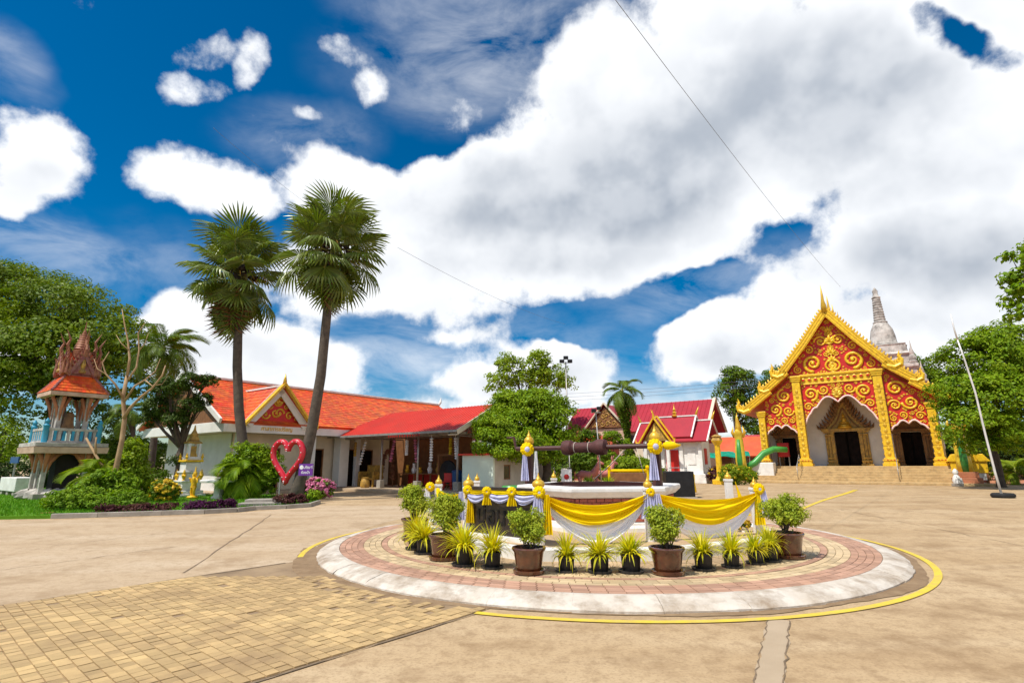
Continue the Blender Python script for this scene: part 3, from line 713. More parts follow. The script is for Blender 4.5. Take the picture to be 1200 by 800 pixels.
for x in (sp / 2 - .30, sp / 2 + .04):
    q = MB(); q.tube([(x, .118 * math.cos(t), zb + .118 * math.sin(t)) for t in np.linspace(0, TAU, 17)], .008, 5); q.build('rope_turn', 'rope', wl, smooth=True)
MB().bar((-.36, 0, zb), (-.42, 0, zb + .28), .04, .05).build('crank_arm', 'brown_paint', wl)
MB().tube([(-.42, 0, zb + .27), (-.62, 0, zb + .27)], .022, 8).build('crank_handle', 'brown_paint', wl, smooth=True)
MB().tube([(sp + .28, 0, zb), (sp + .34, 0, zb + .0), (sp + .52, 0, zb + .01)], [.05, .07, .012], 10).build('shaft_tip', 'gold', wl, smooth=True)
MB().lathe([(.05, 0), (.09, .08), (.07, .2), (.02, .34)], 10).build('shaft_lotus', 'cloth_yellow', wl, smooth=True).matrix_local = Matrix.Translation((sp + .16, 0, zb)) @ Matrix.Rotation(math.pi / 2, 4, 'Y')
# loose ropes hanging off the beam
base = Vector((pL.x, pL.y, 0))
r1a = base + axn * sp * .80 + Vector((0, -.05, zb)); 
tag(MB().tube([r1a, r1a.lerp(at(697, 561, 13.2), .5) + Vector((0, 0, -.03)), at(697, 561, 13.2)], .012, 5).build('slack_rope', 'rope', smooth=True), 'pale rope slanting from the beam down behind the well', 'rope')
r2a = base + axn * sp * .86 + Vector((0, -.05, zb))
tag(MB().tube([r2a, r2a.lerp(at(757, 563, 11.3), .5) + Vector((0, 0, -.02)), at(757, 563, 11.3)], .007, 5).build('thin_rope', 'rope', smooth=True), 'thin cord from the beam down to the post before the well', 'rope')

# ------------------------------------------------------------------ bollards, rosettes, swags
def bollard(i):
    lab, px, Y, py, s = posts[i]; x, y, z = PP[i]
    z0 = Z1 if i != 3 else .126
    t = thing('gold_topped_bollard', lab.split('post')[0] + 'white bollard' + lab.split('post', 1)[1] + ', gold finial on top' if False else 'white gold-topped ' + lab, 'bollard', (x, y, z0))
    h = z - z0; w = .085 * (1 if s == 1 else .85)
    MB().box(-w, w, -w, w, 0, h - .05).build('shaft', 'white_paint', t, bevel=.008)
    MB().box(-w * 1.18, w * 1.18, -w * 1.18, w * 1.18, h - .05, h).build('cap', 'white_paint', t, bevel=.008)
    MB().lathe(finial_prof(.105 * s, .24 * (1 if s == 1 else .85)), 18, (0, 0, h)).build('finial', 'gold', t, smooth='auto')
for i in range(8): bollard(i)

def rosette(name, label, p, s, tails=(), parent_group=None, lilac=True, face=-math.pi / 2):
    """gathered cloth flower with a pale centre; tails: (dx, length, material, width)"""
    t = thing(name, label, 'rosette', p, face + math.pi / 2, parent_group)
    mb = MB(); n = 15
    for ringi, (rr, cnt) in enumerate(((1.0, 11), (.62, 8))):
        for k in range(cnt):
            a = TAU * (k + .5 * ringi) / cnt
            mb.ball((math.cos(a) * s * rr * .72, -.03 * ringi - .02, math.sin(a) * s * rr * .72), s * .36, 6, (1, .55, 1))
    mb.build('petals', 'cloth_yellow', t, smooth=True)
    MB().ball((0, -s * .42, 0), s * .42, 10, (1, .6, 1)).build('knot', 'cloth_lilac', t, smooth=True)
    for dx, ln, mt, w in tails:
        rows = []
        for i in range(8):
            f = i / 7; rows.append([(dx + (j / 12 - .5) * w * (.45 + .55 * f) * 1.1, -.03 + .035 * math.sin(j * 1.9 + i * .2) * (.3 + f), -s * .3 - ln * f) for j in range(13)])
        MB().sheet(rows).build('ribbon_tail', mt, t, smooth=True)
    return t
def cloth(a, b, top_sag, depth_, sag, wave, nu=60, nv=40, front=(0, -1, 0), pinch=.18, seed=0):
    """hanging cloth between two points, gathered at both ends"""
    a = Vector(a); b = Vector(b); fr = Vector(front); rows = []
    for j in range(nv + 1):
        v = j / nv; row = []
        for i in range(nu + 1):
            u = i / nu; h = 4 * u * (1 - u); g = pinch + (1 - pinch) * h ** .6
            p = a.lerp(b, u); h *= 1 + .06 * math.sin(u * 5 + seed * 3); z = -top_sag * h - v * depth_ * g - v * sag * h
            ripple = math.sin(v * 4.2 * math.pi + seed + 1.4 * math.sin(u * 3.1)) * wave * (.5 + .5 * h) + math.sin(v * 11.3 * math.pi + seed * 2 + u * 5 + 1.5 * math.sin(u * 7 + seed)) * wave * .5 + math.sin(v * 19 * math.pi + u * 11 + seed) * wave * .16 * (1.2 - h)
            row.append(p + fr * (ripple + .05 * h) + Vector((0, 0, z)))
        rows.append(row)
    return MB().sheet(rows)
def swag(label, i, j, ty, dy, sy, tw, dw, sw, dz=-.07, seed=0, name='cloth_swag'):
    a = Vector(PP[i]) + Vector((0, -.13, dz)); b = Vector(PP[j]) + Vector((0, -.13, dz))
    t = thing(name, label, 'swag', a.lerp(b, .5) * 1.0)
    o = t.location.copy()
    d = (b - a); fr = Vector((d.y, -d.x, 0)).normalized()
    if fr.y > 0: fr = -fr
    m = cloth(a - o, b - o, ty, dy, sy, .035, front=fr, seed=seed); m.build('yellow_cloth', 'cloth_yellow', t, smooth=True)
    m = cloth(a - o - fr * .05 - Vector((0, 0, .03)), b - o - fr * .05 - Vector((0, 0, .03)), tw, dw, sw, .03, front=fr, seed=seed + 1.3); m.build('white_cloth', 'cloth_white', t, smooth=True)
    return t
swag('wide yellow and white swag hanging across the brick well', 0, 2, .20, .14, .18, .40, .18, .20, seed=.4)
swag('wide yellow and white swag from the middle post to the big right shrub', 2, 3, .12, .15, .26, .40, .2, .24, seed=1.7)
swag('yellow swag sinking from the far left post behind the potted plants', 4, 1, .1, .2, .45, .4, .12, .2, seed=2.2)
# three short pale festoons above the name stone, with yellow bows between
A1, A0 = Vector(PP[1]) + Vector((0, -.13, -.07)), Vector(PP[0]) + Vector((0, -.13, -.07))
fest = thing('festoon_row', 'row of short pale lilac festoons over the dark name stone', 'swag', A1)
fr = Vector((-.71, -.71, 0))
cuts = [0, .33, .68, 1.0]
for k in range(3):
    a = A1.lerp(A0, cuts[k]) - A1; b = A1.lerp(A0, cuts[k + 1]) - A1
    cloth(a + Vector((0, 0, .02)), b + Vector((0, 0, .02)), .0, .05, .02, .012, front=fr, seed=k, nu=20, nv=6).build('yellow_cloth', 'cloth_yellow', fest, smooth=True)
    cloth(a + fr * .03 - Vector((0, 0, .03)), b + fr * .03 - Vector((0, 0, .03)), .03, .06, .08, .016, front=fr, seed=k + 2, nu=24, nv=10).build('pale_cloth', 'cloth_lilac', fest, smooth=True)
for k, nm in ((1, 'first'), (2, 'second')):
    p = A1.lerp(A0, cuts[k]) + fr * .06
    rosette('cloth_bow', 'yellow cloth bow with bell tail, %s over the name stone' % ('nearer the left post' if k == 1 else 'nearer the front corner post'), p, .085, ((0, .2, 'cloth_yellow', .16),))
rosette('post_rosette', 'yellow rosette with pale ribbons tied to the front corner post', Vector(PP[0]) + Vector((0, -.17, -.07)), .10, ((-.03, .42, 'cloth_lilac', .2), (.12, .62, 'cloth_yellow', .16)))
rosette('post_rosette', 'yellow rosette with a long yellow tail at the name stone\'s left post', Vector(PP[1]) + Vector((0, -.17, -.05)), .085, ((-.12, .5, 'cloth_lilac', .16), (.05, .55, 'cloth_yellow', .15)))
rosette('post_rosette', 'pale ribbon fan and rosette at the post between the wide swags', Vector(PP[2]) + Vector((0, -.15, -.07)), .075, ((-.05, .4, 'cloth_lilac', .24), (.1, .36, 'cloth_lilac', .2)))
rosette('post_rosette', 'yellow rosette with white and yellow tails at the right end post', Vector(PP[3]) + Vector((0, -.17, -.02)), .105, ((.07, .45, 'cloth_lilac', .16), (-.05, .6, 'cloth_yellow', .16)))
rosette('post_rosette', 'yellow rosette with white tails at the slim far left post', Vector(PP[4]) + Vector((-.16, -.15, -.05)), .10, ((-.06, .5, 'cloth_white', .2),))
for k, x in enumerate((0, sp)):
    p = base + axn * x + Vector((-.05, -.14, zb - .02))
    rosette('windlass_rosette', 'big yellow rosette with lilac ribbons on the windlass post with the ' + ('crank handle' if k == 0 else 'pointed shaft tip'), p, .155, ((-.06, .66 - .05 * k, 'cloth_lilac', .17),) + (((.2, .62, 'cloth_white', .11),) if k == 0 else ()))
MBt = MB(); a = Vector(PP[7])
rows = [[(a.x + .1 + .22 * v * (.3 + u), a.y - .15 + .02 * math.sin(9 * u), a.z - .05 - v * .75) for u in np.linspace(0, 1, 8)] for v in np.linspace(0, 1, 8)]
tag(MBt.sheet(rows).build('hanging_cloth', 'cloth_yellow', smooth=True), 'yellow cloth hanging off the far right bollard', 'cloth')

# name stone
sa, sb = Vector(PP[1]), Vector(PP[0]); mid = sa.lerp(sb, .5); dirn = (sb - sa); dirn.z = 0; Ls = dirn.length; srz = math.atan2(dirn.y, dirn.x)
ns = thing('name_stone', 'dark granite name stone with carved Thai letters between two white bollards', 'sign', (mid.x, mid.y, Z1), srz)
hz_ = at(590, 583, 9.6).z - Z1
MB().box(-Ls / 2 + .1, Ls / 2 - .1, -.05, .05, .08, hz_ + .18).build('slab', 'granite', ns, bevel=.008)
MB().box(-Ls / 2 + .08, Ls / 2 - .08, -.11, .11, 0, .08).build('base', 'white_paint', ns, bevel=.008)
def text_mesh(s, size, ext, name):
    cu = bpy.data.curves.new(name, 'FONT'); cu.body = s; cu.size = size; cu.extrude = ext; cu.align_x = 'CENTER'; cu.offset = size * .012
    o = bpy.data.objects.new(name, cu); COL.objects.link(o); bpy.context.view_layer.update()
    me = bpy.data.meshes.new_from_object(o.evaluated_get(bpy.context.evaluated_depsgraph_get())); COL.objects.unlink(o); bpy.data.objects.remove(o)
    return me
lt = put('lettering', text_mesh('บ่อนาง', .42, .012, 'lettering'), 'letter', ns, (0, -.052, .26)); lt.rotation_euler.x = math.pi / 2

# ------------------------------------------------------------------ potted plants
def pot_mesh(r, h, kindp):
    if kindp == 'brown': prof = [(r * .70, 0), (r * .72, h * .02), (r * .78, h * .25), (r * .86, h * .55), (r * .93, h * .82), (r * 1.02, h * .88), (r * 1.06, h * .95), (r * 1.03, h), (r * .9, h), (r * .88, h * .86), (.01, h * .85)]
    else: prof = [(r * .80, 0), (r * .82, h * .02), (r * .93, h * .86), (r * 1.0, h * .88), (r * 1.0, h), (r * .92, h), (r * .9, h * .88), (.01, h * .87)]
    return MB().lathe(prof, 26)
def strap_plant(n, L_, seed):
    r = random.Random(seed); mb = MB()
    for k in range(n):
        a = r.uniform(0, TAU); el = r.uniform(.35, 1.45); ln = L_ * r.uniform(.55, 1.1); w = r.uniform(.009, .017)
        px, pz = 0.0, 0.0; dr_ = r.uniform(.25, .7) * (1.7 - el); pts = []
        x0 = r.uniform(0, .04); e = el
        for i in range(6):
            pts.append((x0 + px, pz)); px += math.cos(e) * ln / 5; pz += math.sin(e) * ln / 5; e -= dr_ * .42 * (1 + i * .25)
        ca, sa_ = math.cos(a), math.sin(a); L1 = []; R1 = []
        for i, (q, z) in enumerate(pts):
            ww = w * (1 - (i / 5) ** 2 * .95); L1.append((q * ca - ww * sa_, q * sa_ + ww * ca, z + ww * .5)); R1.append((q * ca + ww * sa_, q * sa_ - ww * ca, z + ww * .5))
        mb.sheet([L1, R1])
    return mb
strap = []
for s_ in range(4):
    me = strap_plant(190, .42, s_ + 3).mesh('leaves', True); me.materials.append(MAT['leaf_yellow']); strap.append(me)
bl_pot = pot_mesh(.13, .22, 'black').mesh('pot', True); smooth_by_angle(bl_pot); bl_pot.materials.append(MAT['pot_black'])
bl_sau = MB().lathe([(.12, 0), (.155, .005), (.165, .03), (.15, .03), (.14, .015), (.01, .012)], 24).mesh('saucer'); bl_sau.materials.append(MAT['saucer'])
ZP = .128
small = [(544, 662, 'black pot of yellow-green strap leaves beside the name stone, bushy and wide', 1.25), (577, 665, 'black pot of yellow-green strap leaves next to the big brown pot before the name stone', 1.0), (664, 669, None, .92), (703, 670, None, 1.0), (740, 670, None, 1.0), (825, 667, None, .97), (858, 664, None, .97), (886, 660, None, .95), (903, 657, None, .95),
         (497, 648, None, 1.15), (487, 643, None, 1.0)]
STRAP_LABEL = {664: 'black pot of yellow strap leaves beside the shrub pot before the name stone, plinth side', 703: 'black pot of yellow strap leaves midway between the two front shrubs', 740: 'black pot of yellow strap leaves beside the middle-post shrub, below the brick well swag', 825: 'first black strap-leaf pot after the middle-post shrub, below the right-hand swag',
               858: 'second black strap-leaf pot after the middle-post shrub, below the right swag', 886: 'third black strap-leaf pot after the middle-post shrub, by the flower jar', 903: 'black strap-leaf pot tucked against the right-end brown pot', 497: 'black pot of tall yellow strap leaves touching the left brown pot', 487: 'black strap-leaf pot squeezed between the two left shrub pots'}
for k, (px, py, lab, s) in enumerate(small):
    p = G(px, py, ZP); s *= rng.uniform(.9, 1.12)
    g = 'strap plants in black pots round the plinth'
    lab = lab or STRAP_LABEL[px]
    t = thing('potted_strap_plant', lab, 'potted plant', p, rng.uniform(0, TAU), g); t.scale = (s,) * 3; t.rotation_euler.x = 0
    put('pot', bl_pot, None, t); put('saucer', bl_sau, None, t); MB().lathe([(.115, .185), (.01, .195)], 14).build('soil', 'soil', t)
    o = put('leaves', strap[k % 4], None, t, (0, 0, .19)); o.scale = (rng.uniform(.85, 1.15), rng.uniform(.85, 1.15), rng.uniform(.8, 1.2)); o.rotation_euler = (rng.uniform(-.12, .12), rng.uniform(-.12, .12), rng.uniform(0, 6))
br_pot = pot_mesh(.225, .34, 'brown').mesh('pot', True); smooth_by_angle(br_pot); br_pot.materials.append(MAT['pot_brown'])
br_sau = MB().lathe([(.17, 0), (.215, .01), (.225, .05), (.21, .055), (.19, .02), (.01, .015)], 26).mesh('saucer'); br_sau.materials.append(MAT['pot_brown'])
big = [(620, 671, 'brown glazed pot with loose green shrub in front of the name stone', 1.0, .26, .24), (783, 672, 'brown glazed pot with shrub before the middle post of the swags', 1.02, .25, .25), (924, 653, 'brown glazed pot with wide shrub at the row\'s right end', 1.12, .34, .25), (521, 655, 'brown glazed pot with dark leafy shrub left of the name stone', 1.12, .27, .26), (486, 632, 'potted shrub at the row\'s far left end', 1.2, .27, .28)]
for px, py, lab, s, rx, rz in big:
    p = G(px, py, ZP); t = thing('potted_shrub', lab, 'potted plant', p, rng.uniform(0, TAU)); t.scale = (s,) * 3
    put('pot', br_pot, None, t); put('saucer', br_sau, None, t); MB().lathe([(.2, .29), (.01, .3)], 16).build('soil', 'soil', t)
    bl = [(rng.uniform(-.5, .5) * rx, rng.uniform(-.5, .5) * rx, .36 + rz * rng.uniform(.5, 1.6), rx * rng.uniform(.4, .7), rx * rng.uniform(.4, .7), rz * rng.uniform(.35, .6)) for _ in range(9)]
    mb = MB()
    for k in range(12):
        b = rng.choice(bl); e = Vector(b[:3]) + Vector((rng.uniform(-.8, .8) * b[3], rng.uniform(-.8, .8) * b[4], rng.uniform(0, .6) * b[5])); pp = limb_path((rng.uniform(-.05, .05), rng.uniform(-.05, .05), .28), e, .08, 5); mb.tube(pp, [.012, .01, .008, .005, .003], 5)
    mb.build('stem', 'bark', t, smooth=True)
    P, Nn = crown_points(bl, 420, .055, 15, .2, .2, 1.0)
    put('foliage', leaf_mesh('foliage', P, Nn, .034, .6), 'leaf_bush', t)
# a small patterned jar with flowers by the right end post
p = G(873, 634, ZP)
jr = thing('flower_jar', 'small white jar with dark and yellow flowers at the right end post', 'vase', p)
MB().lathe([(.05, 0), (.10, .05), (.11, .12), (.07, .19), (.085, .22), (.075, .22)], 16).build('jar', 'white_paint', jr, smooth='auto')
P, Nn = crown_points([(0, 0, .3, .13, .1, .08)], 26, .03, 12); put('flowers', leaf_mesh('flowers', P, Nn, .045, .8), 'flower_yellow', jr)
P, Nn = crown_points([(0, 0, .27, .14, .1, .09)], 26, .03, 12); put('leaves', leaf_mesh('leaves', P, Nn, .05, .6), 'leaf_dark', jr)

# ================================================================== BUILDINGS
def pip(x, y, poly):
    c = False; n = len(poly); j = n - 1
    for i in range(n):
        xi, yi = poly[i]; xj, yj = poly[j]
        if (yi > y) != (yj > y) and x < (xj - xi) * (y - yi) / (yj - yi) + xi: c = not c
        j = i
    return c
def edge_dist(x, y, poly):
    best = 9e9; n = len(poly)
    for i in range(n):
        x0, y0 = poly[i]; x1, y1 = poly[(i + 1) % n]; dx, dy = x1 - x0, y1 - y0; L2 = dx * dx + dy * dy + 1e-12
        t = max(0, min(1, ((x - x0) * dx + (y - y0) * dy) / L2)); best = min(best, math.hypot(x - x0 - t * dx, y - y0 - t * dy))
    return best
def pack(poly, seed, rmax, rmin, tries=7200, keep=lambda x, z: True, gap=1.0, fixed=()):
    r_ = random.Random(seed); xs = [p[0] for p in poly]; zs = [p[1] for p in poly]; out = list(fixed)
    cur = rmax
    while cur > rmin:
        for _ in range(tries // 6):
            x = r_.uniform(min(xs), max(xs)); z = r_.uniform(min(zs), max(zs))
            if not keep(x, z) or not pip(x, z, poly): continue
            if edge_dist(x, z, poly) < cur * 1.02: continue
            if all(math.hypot(x - a, z - b) > (cur + c) * gap for a, b, c in out): out.append((x, z, cur))
        cur *= .8
    return out
def spiral(mb, cx, cz, R, y, sgn=1, a0=0.0, turns=1.7, wid=.18, flames=True):
    n = int(22 * turns) ; pts = []; rs = []
    for i in range(n + 1):
        t = i / n; r = R * (1 - .86 * t ** .85) * .96; a = a0 + sgn * t * turns * TAU
        pts.append((cx + r * math.cos(a), y, cz + r * math.sin(a))); rs.append(max(.018, R * wid * (1 - .55 * t)))
    mb.tube(pts, rs, 6)
    mb.ball((cx, y, cz), R * .19, 6, (1, .7, 1))
    if flames:
        m = 7 if R > .3 else 5
        for k in range(m):                 # leaf flames curling inwards off the scroll
            t = k / m * .62; r = R * (1 - .86 * t ** .85) * .96; a = a0 + sgn * t * turns * TAU
            p = Vector((cx + r * math.cos(a), y, cz + r * math.sin(a))); inn = Vector((-math.cos(a), 0, -math.sin(a))); tan = Vector((-math.sin(a), 0, math.cos(a))) * sgn
            mb.tube([p, p + inn * R * .17 + tan * R * .1, p + inn * R * .24 + tan * R * .3], [R * .11, R * .09, .006], 5)
def lotus(mb, cx, cz, s, y):
    for k in range(5):
        a = math.radians(90 + (k - 2) * 34); L_ = s * (1 - .13 * abs(k - 2)); d = Vector((math.cos(a), 0, math.sin(a)))
        p = Vector((cx, y, cz)); mb.tube([p, p + d * L_ * .45, p + d * L_], [s * .1, s * .2, .01], 6, .6)
    mb.tube([(cx - s * .5, y, cz - s * .05), (cx, y, cz - s * .2), (cx + s * .5, y, cz - s * .05)], [.02, s * .12, .02], 5)
def ornament(poly, y, seed, rmax, rmin, fixed=(), sym=True):
    mb = MB()
    cs = pack(poly, seed, rmax, rmin, keep=(lambda x, z: x > rmin * .6) if sym else (lambda x, z: True), fixed=fixed)
    for x, z, r in cs:
        a0 = rng.choice((-1.57, 0, 3.14, 1.57)); sg = rng.choice((-1, 1))
        if r > rmin * 1.35:
            spiral(mb, x, z, r, y, sg, a0)
            if sym: spiral(mb, -x, z, r, y, -sg, math.pi - a0)
        else:
            for q in ((x, -x) if sym else (x,)):
                lotus(mb, q, z - r * .5, r * 1.5, y)
    return mb
def hang_hong(mb, x, z, y, s, sg):
    """flame-crested serpent head that ends a bargeboard"""
    pts = [(x - sg * .5 * s, y, z + .05 * s), (x, y, z - .12 * s), (x + sg * .42 * s, y, z + .08 * s), (x + sg * .5 * s, y, z + .45 * s), (x + sg * .33 * s, y, z + .75 * s), (x + sg * .42 * s, y, z + 1.15 * s)]
    mb.tube(pts, [.2 * s, .21 * s, .19 * s, .15 * s, .1 * s, .015], 8)
    for k in range(4):
        q = Vector(pts[1]).lerp(Vector(pts[3]), k / 3.5); mb.tube([q, q + Vector((sg * -.05, 0, .3)) * s, q + Vector((sg * .12, 0, .52)) * s], [.1 * s, .08 * s, .01], 5)
def bargeboard(mb, teeth, pts, y, w, d, sg, tooth=.24, th=.2):
    for (x0, z0), (x1, z1) in zip(pts[:-1], pts[1:]):
        mb.bar((sg * x0, y, z0), (sg * x1, y, z1), w, d, (0, 1, 0)) if False else None
        a = Vector((sg * x0, y, z0)); b = Vector((sg * x1, y, z1)); dd = (b - a).normalized(); nn = Vector((-dd.z, 0, dd.x))
        if nn.z < 0: nn = -nn
        q0, q1 = a - nn * w / 2, a + nn * w / 2; r0, r1 = b - nn * w / 2, b + nn * w / 2; dy = Vector((0, d / 2, 0))
        mb.add([q0 - dy, r0 - dy, r1 - dy, q1 - dy, q0 + dy, r0 + dy, r1 + dy, q1 + dy], [(0, 1, 2, 3), (7, 6, 5, 4), (0, 4, 5, 1), (3, 2, 6, 7), (0, 3, 7, 4), (1, 5, 6, 2)])
        for off in (-.34, .0, .34):        # raised mouldings along the board
            mb.tube([a + nn * w * off - dy, b + nn * w * off - dy], w * .07, 5)
        L_ = (b - a).length; n = max(2, int(L_ / tooth))
        for k in range(n):
            p = a + dd * (L_ * (k + .5) / n) + nn * w / 2
            teeth.tube([p - nn * .03, p + nn * th * .6 + dd * -.02, p + nn * th * 1.1 - dd * .10], [tooth * .42, tooth * .3, .012], 5)
def tiled(mb, o, u, v, lu, lv, w=.26, h=.30, poly=None, lift=.022):
    """courses of overlapping tiles: o eave corner, u along the eave, v up the slope"""
    o = Vector(o); u = Vector(u).normalized(); v = Vector(v).normalized(); n = u.cross(v)
    if n.z < 0: n = -n
    nu = int(lu / w); nv = int(lv / h)
    for j in range(nv):
        for i in range(nu):
            s = (i + .5) * w + (w / 2 if j % 2 else 0); t = (j + .5) * h
            if poly and not pip(s, t, poly): continue
            if s > lu: continue
            c = o + u * s + v * (j * h); g = w * .48; z0 = lift + rng.uniform(0, .006); l0 = n * z0; l1 = n * .004
            a, b = c - u * g + l0, c + u * g + l0; e, f = c + u * g + v * h * 1.08 + l1, c - u * g + v * h * 1.08 + l1
            mb.add([a, b, e, f, c - u * g - n * .004, c + u * g - n * .004], [(0, 1, 2, 3), (4, 5, 1, 0)])

# ------------------------------------------------------------------ the temple
TC = Vector((25.5, 41.0, 0)); Z0 = 1.2
tp = thing('temple', 'ornate gold and red temple hall with steep tiered gable and three doorways', 'temple', TC, CR)
MB().box(-7.0, 7.0, -.6, 24, 0, Z0).build('podium', 'step_stone', tp, bevel=.02)
st_n = 6
for k in range(st_n):
    z1 = Z0 - (k + 1) * (Z0 / (st_n + 1)) ; y0 = -.6 - (k + 1) * .36
    MB().box(-6.1 + .0 * k, 6.1, y0, y0 + .36 - .002, 0, z1).build('step', 'step_stone', tp, bevel=.015)
MB().box(-7.3, 8.2, -3.75, -2.765, 0, .16).build('kerb', 'step_stone', tp, bevel=.02)
for x in (-3.1, 3.1):
    q = MB(); q.tube([(x, -2.5, .3), (x, -2.5, 1.15)], .025, 6); q.tube([(x, -.75, 1.2), (x, -.75, 2.1)], .025, 6); q.tube([(x, -2.5, 1.15), (x, -.75, 2.1)], .025, 6); q.build('stair_rail', 'metal_grey', tp, smooth=True)
# porch wall with three door openings
zt = 8.6
wall = MB(); yw = 3.2
ops = [(-4.25, .55, 3.55), (0, .85, 3.95), (4.25, .65, 3.75)]
xs = [-6.0]
for cx, hw, top in ops: xs += [cx - hw, cx + hw]
xs += [6.0]
def wall_top(x): return 5.6 if abs(x) > 3.2 else 8.4
for i in range(0, len(xs), 2):
    x0, x1 = xs[i], xs[i + 1]
    wall.box(x0, x1, yw, yw + .3, Z0 - .01, 3.2)
wall.box(-6.0, 6.0, yw + .002, yw + .298, 3.2, 5.8) if False else None
for (cx, hw, top), a, b in zip(ops, (-6.0, -2.0, 2.0), (-2.0, 2.0, 6.0)):
    wall.box(a, cx - hw, yw, yw + .3, 3.2, top); wall.box(cx + hw, b, yw, yw + .3, 3.2, top); wall.box(a, b, yw, yw + .3, top, 6.0)
wall.box(-3.4, 3.4, yw, yw + .3, 6.0, 8.6)
for x in (-6.0, 5.72): wall.box(x, x + .28, .45, yw, Z0 - .01, 5.0)
wall.build('porch_wall', 'white_wall', tp)
MB().box(-5.9, 5.9, yw + .9, yw + 1.0, Z0, 4.2).build('interior_shade_panel', 'dark_room', tp)  # near-black panel standing in for the unlit room behind the doors
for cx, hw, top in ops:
    MB().box(cx - hw, cx - hw * .08, yw + .2, yw + .26, Z0, top).build('door_leaf', 'dark_door', tp)  # near-black leaves: shade of the door openings put into the colour
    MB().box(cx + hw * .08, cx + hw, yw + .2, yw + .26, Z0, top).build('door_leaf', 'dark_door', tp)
# door surrounds
for (cx, hw, top), s, mt in zip(ops, (.72, 1.0, .78), ('bronze_trim', 'gold_old', 'bronze_trim')):
    q = MB()
    for sg in (-1, 1):
        for (dx, w_, dpt, zz0, zz1) in ((.0, .26, .28, Z0, top), (.28, .2, .22, Z0, top - .1), (.5, .16, .16, Z0, top - .2)):
            x = cx + sg * (hw + (dx + w_ / 2) * s); q.box(x - w_ / 2 * s, x + w_ / 2 * s, yw - dpt, yw + .02, zz0, zz1)
        for zz, ww in ((Z0, .42), (Z0 + .3, .36), (Z0 + .55, .3), (top - .35, .3), (top - .12, .38)):
            x = cx + sg * (hw + .34 * s); q.box(x - ww * s, x + ww * s, yw - .36, yw + .01, zz, zz + .14)
    q.box(cx - hw - .85 * s, cx + hw + .85 * s, yw - .4, yw + .01, top + .02, top + .24)
    dsr = q.build('door_surround', mt, tp, bevel=.02)
    H_ = 2.35 * s; Wd = hw + .75 * s
    og = []
    for t in np.linspace(0, 1, 12): og.append((cx - Wd * (1 - t ** 1.15) * (1 - .28 * math.sin(math.pi * t)), top + .24 + H_ * t ** 1.1))
    og += [(2 * cx - x, z) for x, z in og[-2::-1]]
    MB().prism(og, yw - .16, yw).build('tympanum', mt, dsr)
    q = MB()
    for k, (x, z) in enumerate(og):
        q.ball((x, yw - .22, z), .15 * s, 6)
        dv = Vector((x - cx, 0, (z - top - .24) * .6)); dv = dv.normalized() if dv.length > 0 else Vector((0, 0, 1))
        p0 = Vector((x, yw - .2, z)); q.tube([p0, p0 + dv * .3 * s + Vector((0, 0, .08)), p0 + dv * .42 * s + Vector((0, 0, .38 * s))], [.14 * s, .11 * s, .01], 5)
    q.tube([(x, yw - .24, z) for x, z in og], .09 * s, 6)
    inner = [(cx + (x - cx) * .62, top + .3 + (z - top - .24) * .68) for x, z in og]
    q.tube([(x, yw - .24, z) for x, z in inner], .06 * s, 6)
    q.build('flame_arch', 'bronze_trim', dsr)
    if abs(cx) < .1:                       # seated figure in the niche
        f = MB(); f.lathe([(.5, 0), (.52, .1), (.42, .14), (.46, .22), (.40, .3)], 12, (cx, yw - .34, top + .26)); f.ball((cx, yw - .34, top + .68), .26, 10, (1.45, .6, .5)); f.ball((cx, yw - .34, top + .92), .2, 10, (1, .7, 1.25)); f.ball((cx, yw - .34, top + 1.26), .115, 10); f.tube([(cx, yw - .34, top + 1.34), (cx, yw - .34, top + 1.5)], [.05, .008], 6)
        f.build('seated_figure', 'gold', dsr, smooth=True)
# columns
def column(x, ztop, w):
    c = MB(); c.box(x - w, x + w, -w, w, Z0, ztop); o = c.build('column', 'gold_paint', tp, bevel=.03)
    c = MB()
    for z, ww, h in ((Z0, 1.75, .22), (Z0 + .22, 1.5, .16), (Z0 + .38, 1.62, .1), (Z0 + .48, 1.3, .12)): c.box(x - w * ww, x + w * ww, -w * ww, w * ww, z, z + h - .002)
    c.build('base', 'gold_paint', o, bevel=.02)
    c = MB()
    for k, ww in enumerate((1.2, 1.35, 1.5)): c.box(x - w * ww, x + w * ww, -w * ww, w * ww, ztop - .45 + k * .15, ztop - .302 + k * .15)
    c.build('capital', 'gold_paint', o, bevel=.02)
    c = MB(); n = int((ztop - Z0 - 1.3) / .42)
    for k in range(n):
        z = Z0 + .85 + k * .42; c.ball((x, -w - .0, z), .11, 6, (1.2, .5, 1.3)); c.ball((x - w, 0, z), .11, 6, (.5, 1.2, 1.3))
        if k % 2: c.box(x - w * 1.06, x + w * 1.06, -w * 1.06, w * 1.06, z + .18, z + .23)
    c.build('bosses', 'gold', o, smooth=False)
    c = MB()
    for k in range(3): c.box(x - w + .1 + k * .2 - .02, x - w + .2 + k * .2 - .02, -w * 1.62 - .01, -w * 1.5, Z0 + .41, Z0 + .46)
    c.build('red_inlay', 'temple_red', o)
for x in (-2.75, 2.75): column(x, 8.35, .29)
for x in (-5.61, 5.61): column(x, 5.65, .25)
